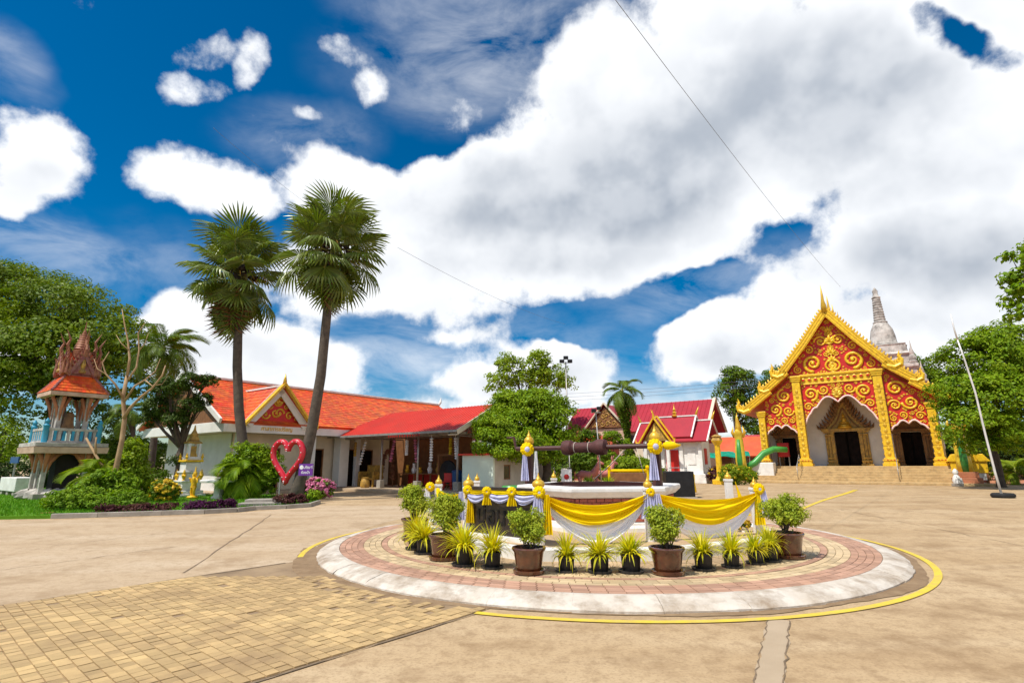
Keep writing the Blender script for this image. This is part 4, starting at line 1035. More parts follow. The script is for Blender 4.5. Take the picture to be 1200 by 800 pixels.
# pediment
ped = [(-3.35, 8.45), (3.35, 8.45), (1.75, 10.75), (0, 13.0), (-1.75, 10.75)]
MB().prism(ped, .06, .26).build('pediment_panel', 'temple_red', tp)
half = [(x, z) for x, z in ped]
m_ = ornament(half, .03, 5, .62, .065, fixed=((1.36, 9.32, .76), (.62, 11.02, .5), (1.52, 10.42, .4), (2.48, 8.88, .36), (.3, 12.05, .22), (.36, 9.95, .26)))
for z, s in ((8.6, .5), (9.35, .55), (10.0, .5), (10.9, .7), (11.8, .5)): lotus(m_, 0, z, s, .02)
kind(m_.build('pediment_scrollwork', 'gold_paint', tp, smooth=True), 'stuff')
q = MB(); q.box(-3.3, 3.3, -.06, .2, 8.28, 8.46); q.box(-2.42, 2.42, -.04, .2, 7.62, 7.72); q.build('frieze_moulding', 'gold_paint', tp, bevel=.02)
MB().box(-2.42, 2.42, .04, .2, 7.72, 8.28).build('frieze', 'gold_paint', tp)
q = MB(); rr_ = MB()
for k in range(11):
    x = -2.2 + k * .44; q.lathe([(.15, 0), (.15, .03), (.1, .05)], 10); q.v[-30:] = [(x + a, .03 - c, 8.0 + b) for a, b, c in q.v[-30:]]
    rr_.lathe([(.11, 0), (.09, .07), (.02, .08)], 8); rr_.v[-24:] = [(x + a, -.01 - c, 8.0 + b) for a, b, c in rr_.v[-24:]]
q.build('frieze_rosettes', 'gold', tp); kind(rr_.build('frieze_red_centres', 'temple_red', tp), 'stuff')
def lobe(x0, z0, x1, z1, bulge, n=9):
    out = []
    for i in range(n + 1):
        t = i / n; out.append((x0 + (x1 - x0) * t, z0 + (z1 - z0) * t + bulge * math.sin(math.pi * t)))
    return out
def valance(name, top, low, y, seed, rmax, fixed, sym):
    poly = top + low[::-1]
    MB().prism(poly, y, y + .14).build(name, 'temple_red', tp)
    kind(ornament(poly, y - .03, seed, rmax, .065, fixed, sym).build(name.replace('panel', 'scrollwork'), 'gold_paint', tp, smooth=True), 'stuff')
    q = MB(); q.tube([(x, y - .01, z) for x, z in low], .07, 6); q.build(name.replace('panel', 'edge'), 'pink_trim', tp, smooth=True)
lowc = lobe(-2.42, 4.5, -1.95, 5.35, .12, 6) + lobe(-1.95, 5.35, -1.5, 5.75, .14, 6)[1:] + lobe(-1.5, 5.75, 0, 6.1, .62, 12)[1:]
lowc += [(-x, z) for x, z in lowc[-2::-1]]
valance('valance_panel', [(-2.42, 7.62), (2.42, 7.62)], lowc, .05, 21, .46, ((1.8, 6.85, .58), (.88, 7.12, .42), (2.08, 5.85, .34), (1.35, 6.3, .2)), True)
lt_ = MB(); spiral(lt_, 0, 6.85, .42, .0, 1, 0); lotus(lt_, 0, 6.6, .6, -.02); lt_.build('valance_medallion', 'gold', tp, smooth=True)
for sg in (-1, 1):
    top = [(sg * 3.08, 8.3), (sg * 5.32, 6.45)]
    low = lobe(3.08, 3.75, 3.5, 4.15, .1, 5) + lobe(3.5, 4.15, 4.2, 4.22, .28, 7)[1:] + lobe(4.2, 4.22, 4.9, 4.15, .28, 7)[1:] + lobe(4.9, 4.15, 5.32, 3.75, .1, 5)[1:]
    low = [(sg * x, z) for x, z in low]
    valance('side_panel', top, low, .05, 33 + sg, .42, ((sg * 3.75, 6.85, .6), (sg * 4.5, 5.75, .54), (sg * 3.55, 5.6, .44), (sg * 3.95, 4.85, .3), (sg * 4.95, 4.75, .32), (sg * 4.7, 6.5, .26)), False)
# roof tiers: each nested gable set back and raised
P_up = [(0, 13.35), (1.75, 10.95), (3.8, 8.45)]; P_lo = [(3.3, 8.75), (5.0, 7.35)]; P_lo2 = [(4.7, 7.3), (6.75, 5.75)]
for ti, (y0, dz, y1) in enumerate(((-.55, 0, 4.9), (4.4, .42, 9.9), (9.4, .84, 24))):
    rf = MB()
    for prof in (P_up, P_lo, P_lo2):
        for sg in (-1, 1):
            a = [(sg * x, z + dz - .12) for x, z in prof]; b = [(sg * x, z + dz - .34) for x, z in prof[::-1]]
            rf.prism(a + b if sg > 0 else (a + b)[::-1], y0 + .1, y1)
    rf.build('roof_tier', 'tile_orange', tp)
    bb = MB(); tt = MB()
    for sg in (-1, 1):
        for prof in (P_up, P_lo, P_lo2): bargeboard(bb, tt, [(x, z + dz) for x, z in prof], y0, .56, .16, sg, .27, .2)
        for x, z, s in ((3.95, 8.45, .95), (5.1, 7.3, .8), (6.85, 5.75, .95)): hang_hong(bb, sg * x, z + dz, y0, s, sg)
    bb.build('bargeboard', 'gold_paint', tp); kind(tt.build('bargeboard_flames', 'gold', tp), 'stuff')
    cf = MB(); cf.tube([(0, y0, 13.3 + dz), (0, y0 - .05, 13.8 + dz), (0, y0 - .3, 14.15 + dz), (0, y0 - .1, 14.6 + dz), (0, y0 - .35, 15.4 + dz)], [.24, .2, .12, .09, .02], 8); cf.build('roof_finial', 'gold', tp, smooth=True)
um = MB(); um.lathe([(.1, 0), (.25, .3), (.12, .5), (.5, .9), (.1, 1.0), (.4, 1.35), (.1, 1.45), (.3, 1.8), (.08, 1.9), (.2, 2.2), (.05, 2.35), (.02, 3.3)], 14, (0, 15.5, 13.7)); um.build('umbrella_finial', 'gold', tp, smooth='auto')
MB().box(-5.7, 5.7, 4.5, 23.5, Z0, 6.3).build('hall_body', 'white_wall', tp)

# objects on the porch
p = tp.matrix_basis @ Vector((-4.95, 1.6, Z0))
def on_temple(x, y, z=Z0): return Matrix.Translation(TC) @ Matrix.Rotation(CR, 4, 'Z') @ Vector((x, y, z))
bx = thing('red_cabinet', 'red cabinet on legs standing on the temple porch', 'cabinet', on_temple(-4.55, 1.8), CR)
MB().box(-.42, .42, -.2, .2, .75, 1.9).build('case', 'red_plastic', bx, bevel=.03); MB().box(-.34, .34, -.22, -.2, .95, 1.75).build('front_panel', 'temple_red', bx)
for x in (-.36, .36): MB().box(x - .03, x + .03, -.15, .15, 0, .75).build('leg', 'metal_grey', bx)
bx = thing('umbrella_stand', 'white stand with dark folded umbrellas beside the porch wall', 'stand', on_temple(-3.35, 1.9), CR)
MB().lathe([(.18, 0), (.2, .45), (.17, .45), (.15, .05)], 14).build('bucket', 'white_paint', bx)
for k in range(3): MB().tube([(-.1 + .1 * k, 0, .1), (-.14 + .14 * k, 0, .8), (-.15 + .15 * k, 0, 1.25)], [.04, .07, .015], 6).build('folded_umbrella', 'black_stone', bx, smooth=True)

# serpents beside the steps
def naga(label, lx, sg, s=1.0):
    t = thing('naga_statue', label, 'statue', on_temple(lx, -2.6, 0), CR)
    MB().box(-.75, .75, -.75, .75, 0, .5).build('plinth', 'terracotta', t, bevel=.03); MB().box(-.6, .6, -.6, .6, .5, .85).build('pedestal', 'terracotta', t, bevel=.03)
    q = MB(); pts = [(0, 0, .85), (0, -.15, 1.6), (0, -.12, 2.5), (0, -.05, 3.3), (0, -.25, 3.85), (0, -.55, 4.05)]
    q.tube(pts, [.42, .4, .36, .3, .3, .1], 12); q.build('neck', 'naga_yellow', t, smooth=True)
    q = MB(); q.tube([(x, y + .22, z) for x, y, z in pts[:5]], [.36, .34, .3, .26, .2], 10); q.tube([(x, y - .26, z) for x, y, z in pts[:4]], [.2, .24, .2, .12], 8); q.build('scaled_back', 'naga_green', t, smooth=True)
    q = MB(); q.tube([(0, .0, 3.8), (0, .1, 4.4), (0, -.1, 5.0), (0, .05, 5.5)], [.3, .22, .1, .01], 8)
    for dx in (-.28, .28): q.tube([(dx, 0, 3.5), (dx * 1.7, 0, 3.9), (dx * 1.3, 0, 4.4)], [.16, .12, .01], 6)
    q.build('crest', 'gold', t, smooth=True)
    q = MB(); body = [(sg * -.0, .2, 1.1), (-sg * .3, .9, 1.15), (-sg * .9, 1.5, 1.9), (-sg * 1.5, 1.9, 2.5), (-sg * 2.1, 2.0, 2.2), (-sg * 2.5, 2.2, 1.4)]
    body = [(0, .3, 1.0), (sg * .9, .55, 1.5), (sg * 1.5, 1.0, 2.2), (sg * 2.2, 1.5, 2.55), (sg * 3.0, 2.2, 2.5)]
    if lx < 0: q.tube(body, [.22, .25, .25, .24, .22], 12); q.build('body', 'naga_green', t, smooth=True); MB().box(.5, 2.2, .6, 1.7, 0, 1.5).build('body_support', 'white_paint', t, bevel=.05)
    return t
naga('green and yellow crested serpent left of the temple steps', -7.0, 1)
naga('yellow serpent with green scales right of the temple steps under the tree', 6.65, -1)

# ------------------------------------------------------------------ white spired chedi behind the temple
chY = 62.0; cp = at(1047, 470, chY); ch = thing('white_chedi', 'weathered white tiered chedi with bell and slender spire', 'chedi', (cp.x, cp.y, 0), CR)
def zz(py, px=1030): return at(px, py, chY).z
zs_ = [zz(y) for y in (470, 440, 425, 412, 400)]
def redent(a):
    a = (a % (math.pi / 2)); return 1 / max(math.cos(a), math.sin(a)) * (.93 if .3 < a < 1.27 else 1.0)
q = MB(); prof = [(4.6, 0), (4.6, zs_[0] - 3), (4.2, zs_[0] - 2.8), (4.2, zs_[0] - 1), (4.5, zs_[0] - .8), (4.5, zs_[0] - .3), (3.9, zs_[0] - .1), (3.8, zs_[0] + 1.0), (4.1, zs_[0] + 1.2), (4.1, zs_[0] + 1.6), (3.4, zs_[0] + 1.8), (3.3, zs_[1] + .3), (3.6, zs_[1] + .5), (3.6, zs_[1] + .8), (2.9, zs_[1] + 1.0), (2.8, zs_[2] + .4), (3.1, zs_[2] + .6), (2.6, zs_[2] + .9), (2.5, zs_[3] + .3), (2.6, zs_[3] + .5), (2.3, zs_[3] + .6)]
q.lathe([(r * .86, z) for r, z in prof], 40, sq=redent); q.build('tiered_base', 'chedi_white', ch)
b0 = zs_[3] + .6; b1 = zz(378, 1022); b2 = zz(352, 1018); b3 = zz(337, 1014)
q = MB(); q.lathe([(1.5, b0), (1.55, b0 + .2), (1.36, b0 + .4), (1.3, b0 + (b1 - b0) * .4), (1.12, b0 + (b1 - b0) * .7), (.8, b1 - .25), (.72, b1 - .1), (.78, b1), (.62, b1 + .15)], 28); q.build('bell', 'chedi_white', ch, smooth='auto')
q = MB(); n = 9
pr_ = []
for k in range(n):
    f = k / n; z = b1 + .15 + (b2 - b1) * f; r = .62 - .2 * f; pr_ += [(r * .86, z), (r, z + .12), (r, z + .28), (r * .86, z + .4)]
pr_ += [(.5, b2 + .3), (.35, b2 + .5), (.25, b3 - .8), (.3, b3 - .5), (.04, b3)]
q.lathe(pr_, 20); q.build('ringed_spire', 'chedi_white', ch, smooth='auto')
for sx, sy in ((-1, -1), (1, -1), (-1, 1), (1, 1)):
    for r_, zb_, hh in ((3.3, zs_[1] + .9, 2.6), (4.1, zs_[0] + 1.7, 2.4)):
        MB().lathe([(.42, 0), (.45, .2), (.3, .3), (.38, .7), (.22, 1.0), (.26, 1.1), (.1, 1.7), (.02, hh)], 10, (sx * r_ * .74, sy * r_ * .74, zb_)).build('corner_pinnacle', 'chedi_white', ch, smooth='auto')

# ------------------------------------------------------------------ long white hall with orange tiled roof
HA = Vector((-15.3, 28.0, 0))
ha = thing('tiled_hall', 'long white hall with orange tiled roof, deep fascia and gold-edged cross gable', 'hall', HA, CR)
Ln = 21.5; Dp = 10.6; ze = 3.3; zf = 3.85; zr = 6.8; rx_ = -5.2
MB().box(-Dp, 0, 0, .18, ze, zf).build('end_fascia', 'white_wall', ha, bevel=.02)
MB().box(-.18, 0, .18, Ln, ze, zf).build('front_fascia', 'white_wall', ha, bevel=.02)
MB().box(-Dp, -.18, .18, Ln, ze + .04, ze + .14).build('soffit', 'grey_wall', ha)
# walls
wx = -1.5
q = MB()
for y0, y1 in ((1.3, 2.6), (4.2, 5.6), (7.2, 9.0), (11.2, Ln)): q.box(wx - .2, wx, y0, y1, 0, ze + .03)
q.box(wx - .199, wx - .001, 1.3, Ln, 2.55, ze + .03)
q.build('front_wall', 'cream_wall', ha)
q = MB()
q.box(-Dp + .6, -8.2, 1.3, 1.5, 0, ze + .03); q.box(-6.6, wx - .201, 1.3, 1.5, 0, ze + .03); q.box(-8.2, -6.6, 1.3, 1.5, 0, 1.0); q.box(-8.2, -6.6, 1.301, 1.499, 2.3, ze + .03)
q.build('end_wall', 'white_wall', ha)
MB().box(-8.2, -6.6, 1.38, 1.42, 1.0, 2.3).build('window_pane', 'glass_dark', ha)
for y in (1.0, 5.6, 9.0): MB().box(-.75, -.45, y, y + .3, 0, ze + .03).build('pillar', 'white_wall', ha, bevel=.01)
MB().box(-3.4, -3.3, 1.6, Ln, 0, ze).build('interior_shade_panel', 'dark_room', ha)  # near-black panel painted as the shade inside the hall
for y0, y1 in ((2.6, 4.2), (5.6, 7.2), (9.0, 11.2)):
    MB().box(wx - .15, wx - .1, y0, y1, 0, 2.55).build('door', 'dark_door', ha)  # shadow in the doorway put into the door's near-black colour
    q = MB(); q.box(wx - .09, wx + .02, y0, y0 + .07, 0, 2.55); q.box(wx - .09, wx + .02, y1 - .07, y1, 0, 2.55); q.box(wx - .09, wx + .02, y0, y1, 2.48, 2.549); q.build('door_frame', 'wood', ha)
MB().box(wx, wx + .14, 1.75, 2.05, 1.2, 1.6).build('meter_box', 'metal_grey', ha)
MB().box(-Dp, .4, .3, Ln, -.02, .14).build('floor_slab', 'strip', ha, bevel=.01)
# roof
vsl = Vector((rx_ + .1, 0, zr - zf)); lv = vsl.length
q = MB(); q.prism([(.12, zf - .02), (rx_, zr), (-Dp - .1, zf - .02), (-Dp, zf - .12), (rx_, zr - .14), (.0, zf - .12)], -.25, Ln); q.build('roof_deck', 'tile_orange', ha)
q = MB(); tiled(q, (.14, -.25, zf), (0, 1, 0), (rx_ - .14, 0, zr - zf), Ln + .25, math.hypot(rx_ - .14, zr - zf)); kind(q.build('roof_tiles', 'tile_orange', ha), 'stuff')
q = MB(); q.bar((rx_, -.35, zr + .06), (rx_, Ln + .1, zr + .06), .3, .16); q.build('ridge_cap', 'white_paint', ha, bevel=.03)
q = MB()
for x0, z0, x1, z1 in ((.2, zf, rx_, zr + .05), (rx_, zr + .05, -Dp - .2, zf)):
    q.bar((x0, -.3, z0), (x1, -.3, z1), .12, .26)
q.build('gable_verge', 'white_paint', ha)
q = MB(); q.prism([(-.3, zf - .1), (rx_, zr - .2), (-Dp + .3, zf - .1)], .1, .16); q.build('gable_wall', 'wood', ha)
q = MB(); q.tube([(rx_, Ln, zr), (rx_, Ln + .3, zr + .3), (rx_, Ln + .35, zr + .75)], [.16, .12, .02], 6); q.build('ridge_horn', 'white_paint', ha, smooth=True)
# cross gable facing the forecourt
gy, gh, gz0, gz1 = 3.0, 2.05, 3.75, 6.05
xg = .35
def gpoly(s, base, top): return [(gy - gh * s, base), (gy + gh * s, base), (gy, top)]
xb = rx_ * (gz1 - zf) / (zr - zf)
q = MB()
for sg in (-1, 1):
    q.add([(xg - .1, gy + sg * (gh + .1), gz0 - .1), (xg - .1, gy, gz1 - .05), (xb, gy, gz1 - .05), (.0, gy + sg * (gh + .1), gz0 + .12)], [(0, 1, 2, 3)])
q.build('cross_gable_deck', 'roof_red', ha)
q = MB()
for sg in (-1, 1):
    ln = xg - xb; v = Vector((0, -sg * gh, gz1 - gz0)); lv2 = v.length
    q2 = [(0, 0), (xg + .1, 0), (xg - xb + .2, lv2), (0, lv2)]
    tiled(q, (xg, gy + sg * (gh + .1), gz0 - .08), (-1, 0, 0), v, ln + .2, lv2, .26, .3, q2)
kind(q.build('cross_gable_tiles', 'tile_orange', ha), 'stuff')
MB().bar((xg, gy, gz1 + .02), (xb - .1, gy, gz1 + .02), .16, .1).build('cross_ridge_cap', 'white_paint', ha)
MB().prismx(gpoly(.86, gz0 + .05, gz1 - .35), xg - .55, xg - .48).build('tympanum', 'temple_red', ha)
q = MB()
for x, z, r in pack([(-1.6, .15), (1.6, .15), (0, 1.9)], 4, .3, .1, keep=lambda x, z: x > .02):
    for s_ in (1, -1): spiral(q, s_ * x, z, r, 0, s_, 0, 1.3, .2, False)
q.v = [(xg - .58 + .12 + y, gy + x, gz0 + .1 + z) for x, y, z in q.v]; q.build('tympanum_scrollwork', 'gold', ha)
q = MB()
for sg in (-1, 1):
    q.bar((xg + .02, gy + sg * (gh + .12), gz0 - .12), (xg + .02, gy, gz1 + .1), .12, .3, (1, 0, 0))
    q.tube([(xg, gy + sg * (gh + .0), gz0 - .1), (xg, gy + sg * (gh + .28), gz0 - .05), (xg, gy + sg * (gh + .36), gz0 + .4)], [.16, .12, .02], 6)
q.build('bargeboard', 'gold_paint', ha)
q = MB(); q.tube([(xg + .02, gy, gz1), (xg + .02, gy, gz1 + .35), (xg + .02, gy, gz1 + .7)], [.14, .09, .01], 8); q.build('gable_finial', 'gold', ha, smooth=True)
q = MB()
for sg in (-1, 1): q.bar((xg - .28, gy + sg * gh * .88, gz0 + .0), (xg - .28, gy, gz1 - .2), .5, .05, (1, 0, 0))
q.build('gable_soffit', 'white_wall', ha)
lt = put('fascia_lettering', text_mesh('ศาลาการเปรียญ', .30, .01, 'fascia_lettering'), 'gold', ha, (.012, gy, ze + .16)); lt.rotation_euler = (math.pi / 2, 0, math.pi / 2)

# ------------------------------------------------------------------ open-sided hall with red metal roof
HBp = Vector((-5.5, 30.9, 0)); hb = thing('open_hall', 'open-sided hall with plain red metal roof on slim grey posts', 'hall', HBp, CR)
ez, rz_, yr = 3.32, 4.95, 2.5
MB().box(-7.2, 4.6, -1.4, 9, 0, .16).build('floor_slab', 'strip', hb, bevel=.02)
q = MB(); q.add([(-7.3, -.9, ez), (3.85, -.9, ez), (3.85, yr, rz_), (-5.2, yr, rz_), (-7.3, -.9, ez - .07), (3.85, -.9, ez - .07), (3.85, yr, rz_ - .07), (-5.2, yr, rz_ - .07)], [(0, 1, 2, 3), (7, 6, 5, 4), (0, 4, 5, 1), (1, 5, 6, 2), (2, 6, 7, 3), (3, 7, 4, 0)]); q.build('front_roof', 'roof_red', hb)
q = MB(); q.add([(3.85, yr + .002, rz_), (3.85, yr * 2 + 1.5, ez - .2), (-5.2, yr * 2 + 1.5, ez - .2), (-5.2, yr + .002, rz_)], [(0, 1, 2, 3)]); q.build('rear_roof', 'roof_red', hb)
q = MB()
for k in range(45):
    x = -7.1 + k * .245; f = max(0, (-5.2 - x) / 2.1); yy = yr + .0 - f * 3.4; z_ = rz_ - f * (rz_ - ez)
    if f < 1: q.bar((x, -.9, ez + .012), (x, yy, z_ + .012), .03, .03)
q.build('roof_ribs', 'roof_red', hb)
q = MB(); q.bar((3.9, -.95, ez - .12), (3.9, yr, rz_ - .1), .06, .26); q.bar((3.9, yr, rz_ - .1), (3.9, yr * 2 + 1.5, ez - .3), .06, .26); q.build('rake_board', 'cream_wall', hb)
q = MB(); q.add([(3.84, -.9, ez - .12), (3.84, yr, rz_ - .12), (3.2, yr, rz_ - .12), (3.2, -.9, ez - .12)], [(0, 1, 2, 3)]); q.bar((3.5, -.85, ez - .25), (3.5, yr, rz_ - .22), .7, .04); q.build('eave_box', 'cream_wall', hb)
MB().bar((-7.3, -.96, ez - .06), (3.9, -.96, ez - .06), .08, .12).build('gutter', 'metal_grey', hb)
for x in (-7.0, -3.1, .05, 3.1):
    q = MB(); q.tube([(x, 0, .55), (x, 0, ez + .15)], .06, 10); o = q.build('post', 'metal_grey', hb, smooth=True)
    MB().box(x - .17, x + .17, -.17, .17, .16, .62).build('footing', 'stone_grey', o, bevel=.02)
    MB().tube([(x, 5.2, .16), (x, 5.2, ez + .3)], .06, 8).build('post', 'metal_grey', hb, smooth=True)
q = MB()
for x in (-5.2, -3.1, -1.5, .05, 1.6, 3.1):
    q.bar((x, -.8, ez - .14), (x, 5.5, ez - .14), .06, .08); q.bar((x, -.8, ez - .12), (x, yr, rz_ - .14), .05, .07); q.bar((x, 5.6, ez - .12), (x, yr, rz_ - .14), .05, .07); q.bar((x, yr, ez - .1), (x, yr, rz_ - .1), .05, .05)
for y in (-.5, .6, 1.6): q.bar((-6.5, y, ez - .1 + (y + .9) * .48 - .05), (3.7, y, ez - .1 + (y + .9) * .48 - .05), .05, .06)
q.bar((-7.1, 0, ez - .12), (3.7, 0, ez - .12), .07, .14)
q.build('roof_truss', 'metal_grey', hb)
MB().box(-6.6, 1.0, 3.6, 3.7, .16, 3.4).build('rear_wall', 'wood', hb); MB().box(1.0, 4.4, 6.6, 6.8, .16, 3.3).build('pale_rear_wall', 'cream_wall', hb)  # wood partition added to keep the open hall's inside dark
MB().box(-7.45, -6.75, -.35, .35, .16, ez).build('corner_pier', 'white_wall', hb, bevel=.02)
def onB(x, y, z=.16): return Matrix.Translation(HBp) @ Matrix.Rotation(CR, 4, 'Z') @ Vector((x, y, z))
# furniture under the open hall
t = thing('long_altar_table', 'long dark table with vases under the open hall', 'table', onB(-1.4, 2.2), CR)
MB().box(-2.2, 2.2, -.45, .45, .78, .84).build('top', 'wood', t, bevel=.01)
for x in (-2.1, -.7, .7, 2.1):
    for y in (-.38, .38): MB().box(x - .04, x + .04, y - .04, y + .04, 0, .78).build('leg', 'wood', t)
MB().box(-2.15, 2.15, .40, .43, .1, .75).build('skirt', 'temple_red', t)
for k, (x, h, mt, nm) in enumerate(((-1.7, .5, 'gold', 'tall gold vase'), (-1.1, .6, 'cloth_white', 'white vase'), (-.55, .35, 'gold', 'low gold bowl'), (.3, .65, 'cloth_white', 'slim white vase'), (1.0, .6, 'gold_old', 'old gold vase'), (1.7, .45, 'white_paint', 'stout white jar'))):
    tag(MB().lathe([(.1, 0), (.14, h * .2), (.16, h * .4), (.08, h * .65), (.11, h), (.06, h)], 12).build('vase', mt, loc=onB(-1.4 + x, 2.15, 1.0), smooth='auto'), nm + ' on the long dark altar table', 'vase')
t = thing('gold_throne', 'yellow wooden pulpit chair at the open hall\'s left end', 'chair', onB(-5.3, 1.0), CR)
MB().box(-.75, .75, -.4, .4, .45, .55).build('seat', 'gold_old', t, bevel=.02); MB().box(-.75, .75, .34, .42, .55, 1.35).build('backrest', 'gold_old', t, bevel=.02)
for x in (-.7, .7):
    MB().box(x - .06, x + .06, -.38, .38, .55, .95).build('armrest', 'gold_old', t, bevel=.02)
    for y in (-.34, .34): MB().box(x - .05, x + .05, y - .05, y + .05, 0, .45).build('leg', 'gold_old', t)
tag(MB().lathe([(.24, 0), (.3, .1), (.28, .4), (.2, .55), (.24, .6), (.1, .62)], 14).build('offering_bowl', 'gold_old', loc=onB(-4.4, -.1), smooth='auto'), 'gold offering bowl on the slab beside the yellow pulpit chair', 'bowl')
t = thing('standing_gong', 'large black gong on a wooden frame under the open hall', 'gong', onB(1.35, 1.2), CR)
q = MB(); q.lathe([(.62, 0), (.66, .05), (.62, .1), (.3, .12), (.16, .2), (.02, .21)], 26); q.v = [(x, -z, y + .95) for x, y, z in q.v]; q.build('disc', 'black_stone', t, smooth='auto')
for x in (-.8, .8): MB().box(x - .05, x + .05, -.05, .25, 0, 1.85).build('upright', 'wood', t)
MB().box(-.95, .95, .02, .14, 1.85, 1.97).build('crossbar', 'wood', t)
for k, (x, y, h, w) in enumerate(((2.55, .6, .95, .3), (3.05, .8, .85, .28))):
    t = thing('blue_bin', 'blue plastic bin under the open hall ' + ('nearer the black gong' if k == 0 else 'nearer the mint wall'), 'bin', onB(x, y), CR)
    MB().lathe([(w * .8, 0), (w, h), (w * 1.06, h), (w * 1.06, h + .05), (w * .9, h + .05)], 14).build('tub', 'blue_plastic', t, smooth='auto'); MB().lathe([(w * 1.05, h + .05), (w * .9, h + .1), (.05, h + .14)], 14).build('lid', 'blue_plastic', t, smooth='auto')
t = thing('red_chair', 'red plastic chair beside the black gong', 'chair', onB(2.1, .3), CR + .6)
MB().box(-.22, .22, -.22, .22, .42, .46).build('seat', 'red_plastic', t, bevel=.02); MB().box(-.22, .22, .19, .23, .46, .9).build('backrest', 'red_plastic', t, bevel=.02)
for x in (-.19, .19):
    for y in (-.19, .19): MB().tube([(x, y, .42), (x * 1.15, y * 1.15, 0)], .022, 6).build('leg', 'red_plastic', t)
gar = [(-2.35, .3, 'flower_pink', 1.3, 'red', -.15), (-1.35, .4, 'cloth_white', .9, 'white', 0), (-.55, .3, 'flower_pink', 1.35, 'pink and white', .1), (1.4, -.3, 'cloth_white', 1.3, 'long white', 0), (2.2, .4, 'flower_yellow', .9, 'orange', 0), (2.75, .2, 'cloth_white', 1.2, 'white spiral', .05), (-5.2, .4, 'cloth_white', 1.5, 'slanting white', -.25), (-6.2, .4, 'gold_old', .9, 'gold', 0)]
for k, (x, y, mt, ln, nm, tl) in enumerate(gar):
    q = MB(); n = 9
    for i in range(n):
        f = i / n; q.lathe([(.07, 0), (.11, .05), (.07, .1), (.04, .12)], 8, (tl * f * 2, 0, -f * ln - .1))
    q.tube([(0, 0, .25), (0, 0, 0), (tl * 2, 0, -ln)], .012, 5)
    o = q.build('hanging_garland', mt, loc=onB(x, y, ez - .35), rz=CR); tag(o, nm + ' paper garland hanging in the open hall above the ' + ('altar table' if -3.3 < x < .2 else 'gong and bins' if x > .2 else 'pulpit chair'), 'garland')
ar = thing('flower_arch', 'dried flower arch standing by the pulpit chair', 'arch', onB(-4.6, 1.8), CR)
P = []; 
for tt_ in np.linspace(0, math.pi, 60):
    for _ in range(22): P.append((.55 * math.cos(tt_) + nrng.normal() * .06, nrng.normal() * .06, .5 + 1.75 * math.sin(tt_) + nrng.normal() * .06))
put('flowers', leaf_mesh('flowers', np.array(P), np.array(P) * 0 + [0, -1, .3], .09, .8), 'old_gilt', ar)
MB().tube([(.55 * math.cos(a), 0, .5 + 1.75 * math.sin(a)) for a in np.linspace(0, math.pi, 20)], .03, 6).build('hoop', 'wood', ar)
for x in (-.55, .55): MB().tube([(x, 0, 0), (x, 0, .5)], .03, 6).build('leg', 'wood', ar)
# colourful bunting on the eave
q = MB()
for k in range(14):
    x = -1.5 + k * .2 + rng.uniform(-.05, .05); q.add([(x, -.98, ez - .12), (x + .12, -.98, ez - .12), (x + .06, -1.0, ez - .30)], [(0, 1, 2)])
q.tube([(-1.6, -.98, ez - .11), (1.4, -.98, ez - .11)], .01, 4)
o = q.build('bunting', 'red_plastic', loc=HBp, rz=CR); tag(o, 'string of small red flags under the red roof\'s eave', 'bunting')

# ------------------------------------------------------------------ small mint and white booth
bp_ = at(578, 578, 27.5); bo = thing('white_booth', 'small flat-roofed white booth with mint side wall and tiny window', 'booth', (bp_.x, bp_.y, 0), CR)
bh = at(578, 533, 27.5).z
q = MB(); q.box(-2.1, 0, 0, .12, 0, bh); q.build('mint_wall', 'mint_wall', bo)
q = MB(); q.box(-.12, 0, .12, .9, 0, bh); q.box(-.12, 0, 1.5, 3.4, 0, bh); q.box(-.12, 0, .9, 1.5, 0, .75); q.box(-.12, 0, .9, 1.5, 1.5, bh); q.build('side_wall', 'grey_wall', bo)  # grey colour carries the shade on this side of the white booth
q = MB(); q.box(-.1, -.04, .9, .96, .75, 1.5); q.box(-.1, -.04, 1.44, 1.5, .75, 1.5); q.box(-.1, -.04, .9, 1.5, 1.44, 1.5); q.box(-.1, -.04, .9, 1.5, .75, .81); q.build('window_frame', 'wood', bo)
MB().box(-.08, -.06, .96, 1.44, .81, 1.44).build('window_pane', 'glass_dark', bo)
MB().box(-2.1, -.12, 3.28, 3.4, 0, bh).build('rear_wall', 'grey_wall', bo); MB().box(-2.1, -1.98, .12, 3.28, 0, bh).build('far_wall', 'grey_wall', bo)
q = MB(); q.box(-2.3, .12, -.15, 3.5, bh, bh + .1); q.build('roof_slab', 'roof_red', bo)

# ------------------------------------------------------------------ far hall with crimson roof
HC = Vector((21.2, 55, 0)); hc = thing('crimson_roofed_hall', 'large cream hall with crimson roof and gold cross gable behind the palms', 'hall', HC, CR)
cz, ce, hw_ = 8.0, 4.8, 3.3
q = MB(); q.prismx([(-hw_ - .1, ce), (0, cz), (hw_ + .1, ce), (hw_, ce - .15), (0, cz - .18), (-hw_, ce - .15)], -16.5, .0); q.build('roof', 'roof_crimson', hc)
q = MB()
for k in range(34):
    x = -16.3 + k * .49; q.bar((x, -hw_ - .1, ce + .02), (x, 0, cz + .02), .05, .04)
q.build('roof_ribs', 'roof_crimson', hc)
q = MB()
for sg in (-1, 1): q.bar((.05, sg * (hw_ + .2), ce - .08), (.05, 0, cz + .1), .12, .3, (1, 0, 0))
q.build('bargeboard', 'cream_wall', hc)
MB().prismx([(-hw_ + .5, 0), (hw_ - .5, 0), (hw_ - .5, ce + .3), (0, cz - .4), (-hw_ + .5, ce + .3)], -1.3, -1.1).build('gable_wall', 'cream_wall', hc)
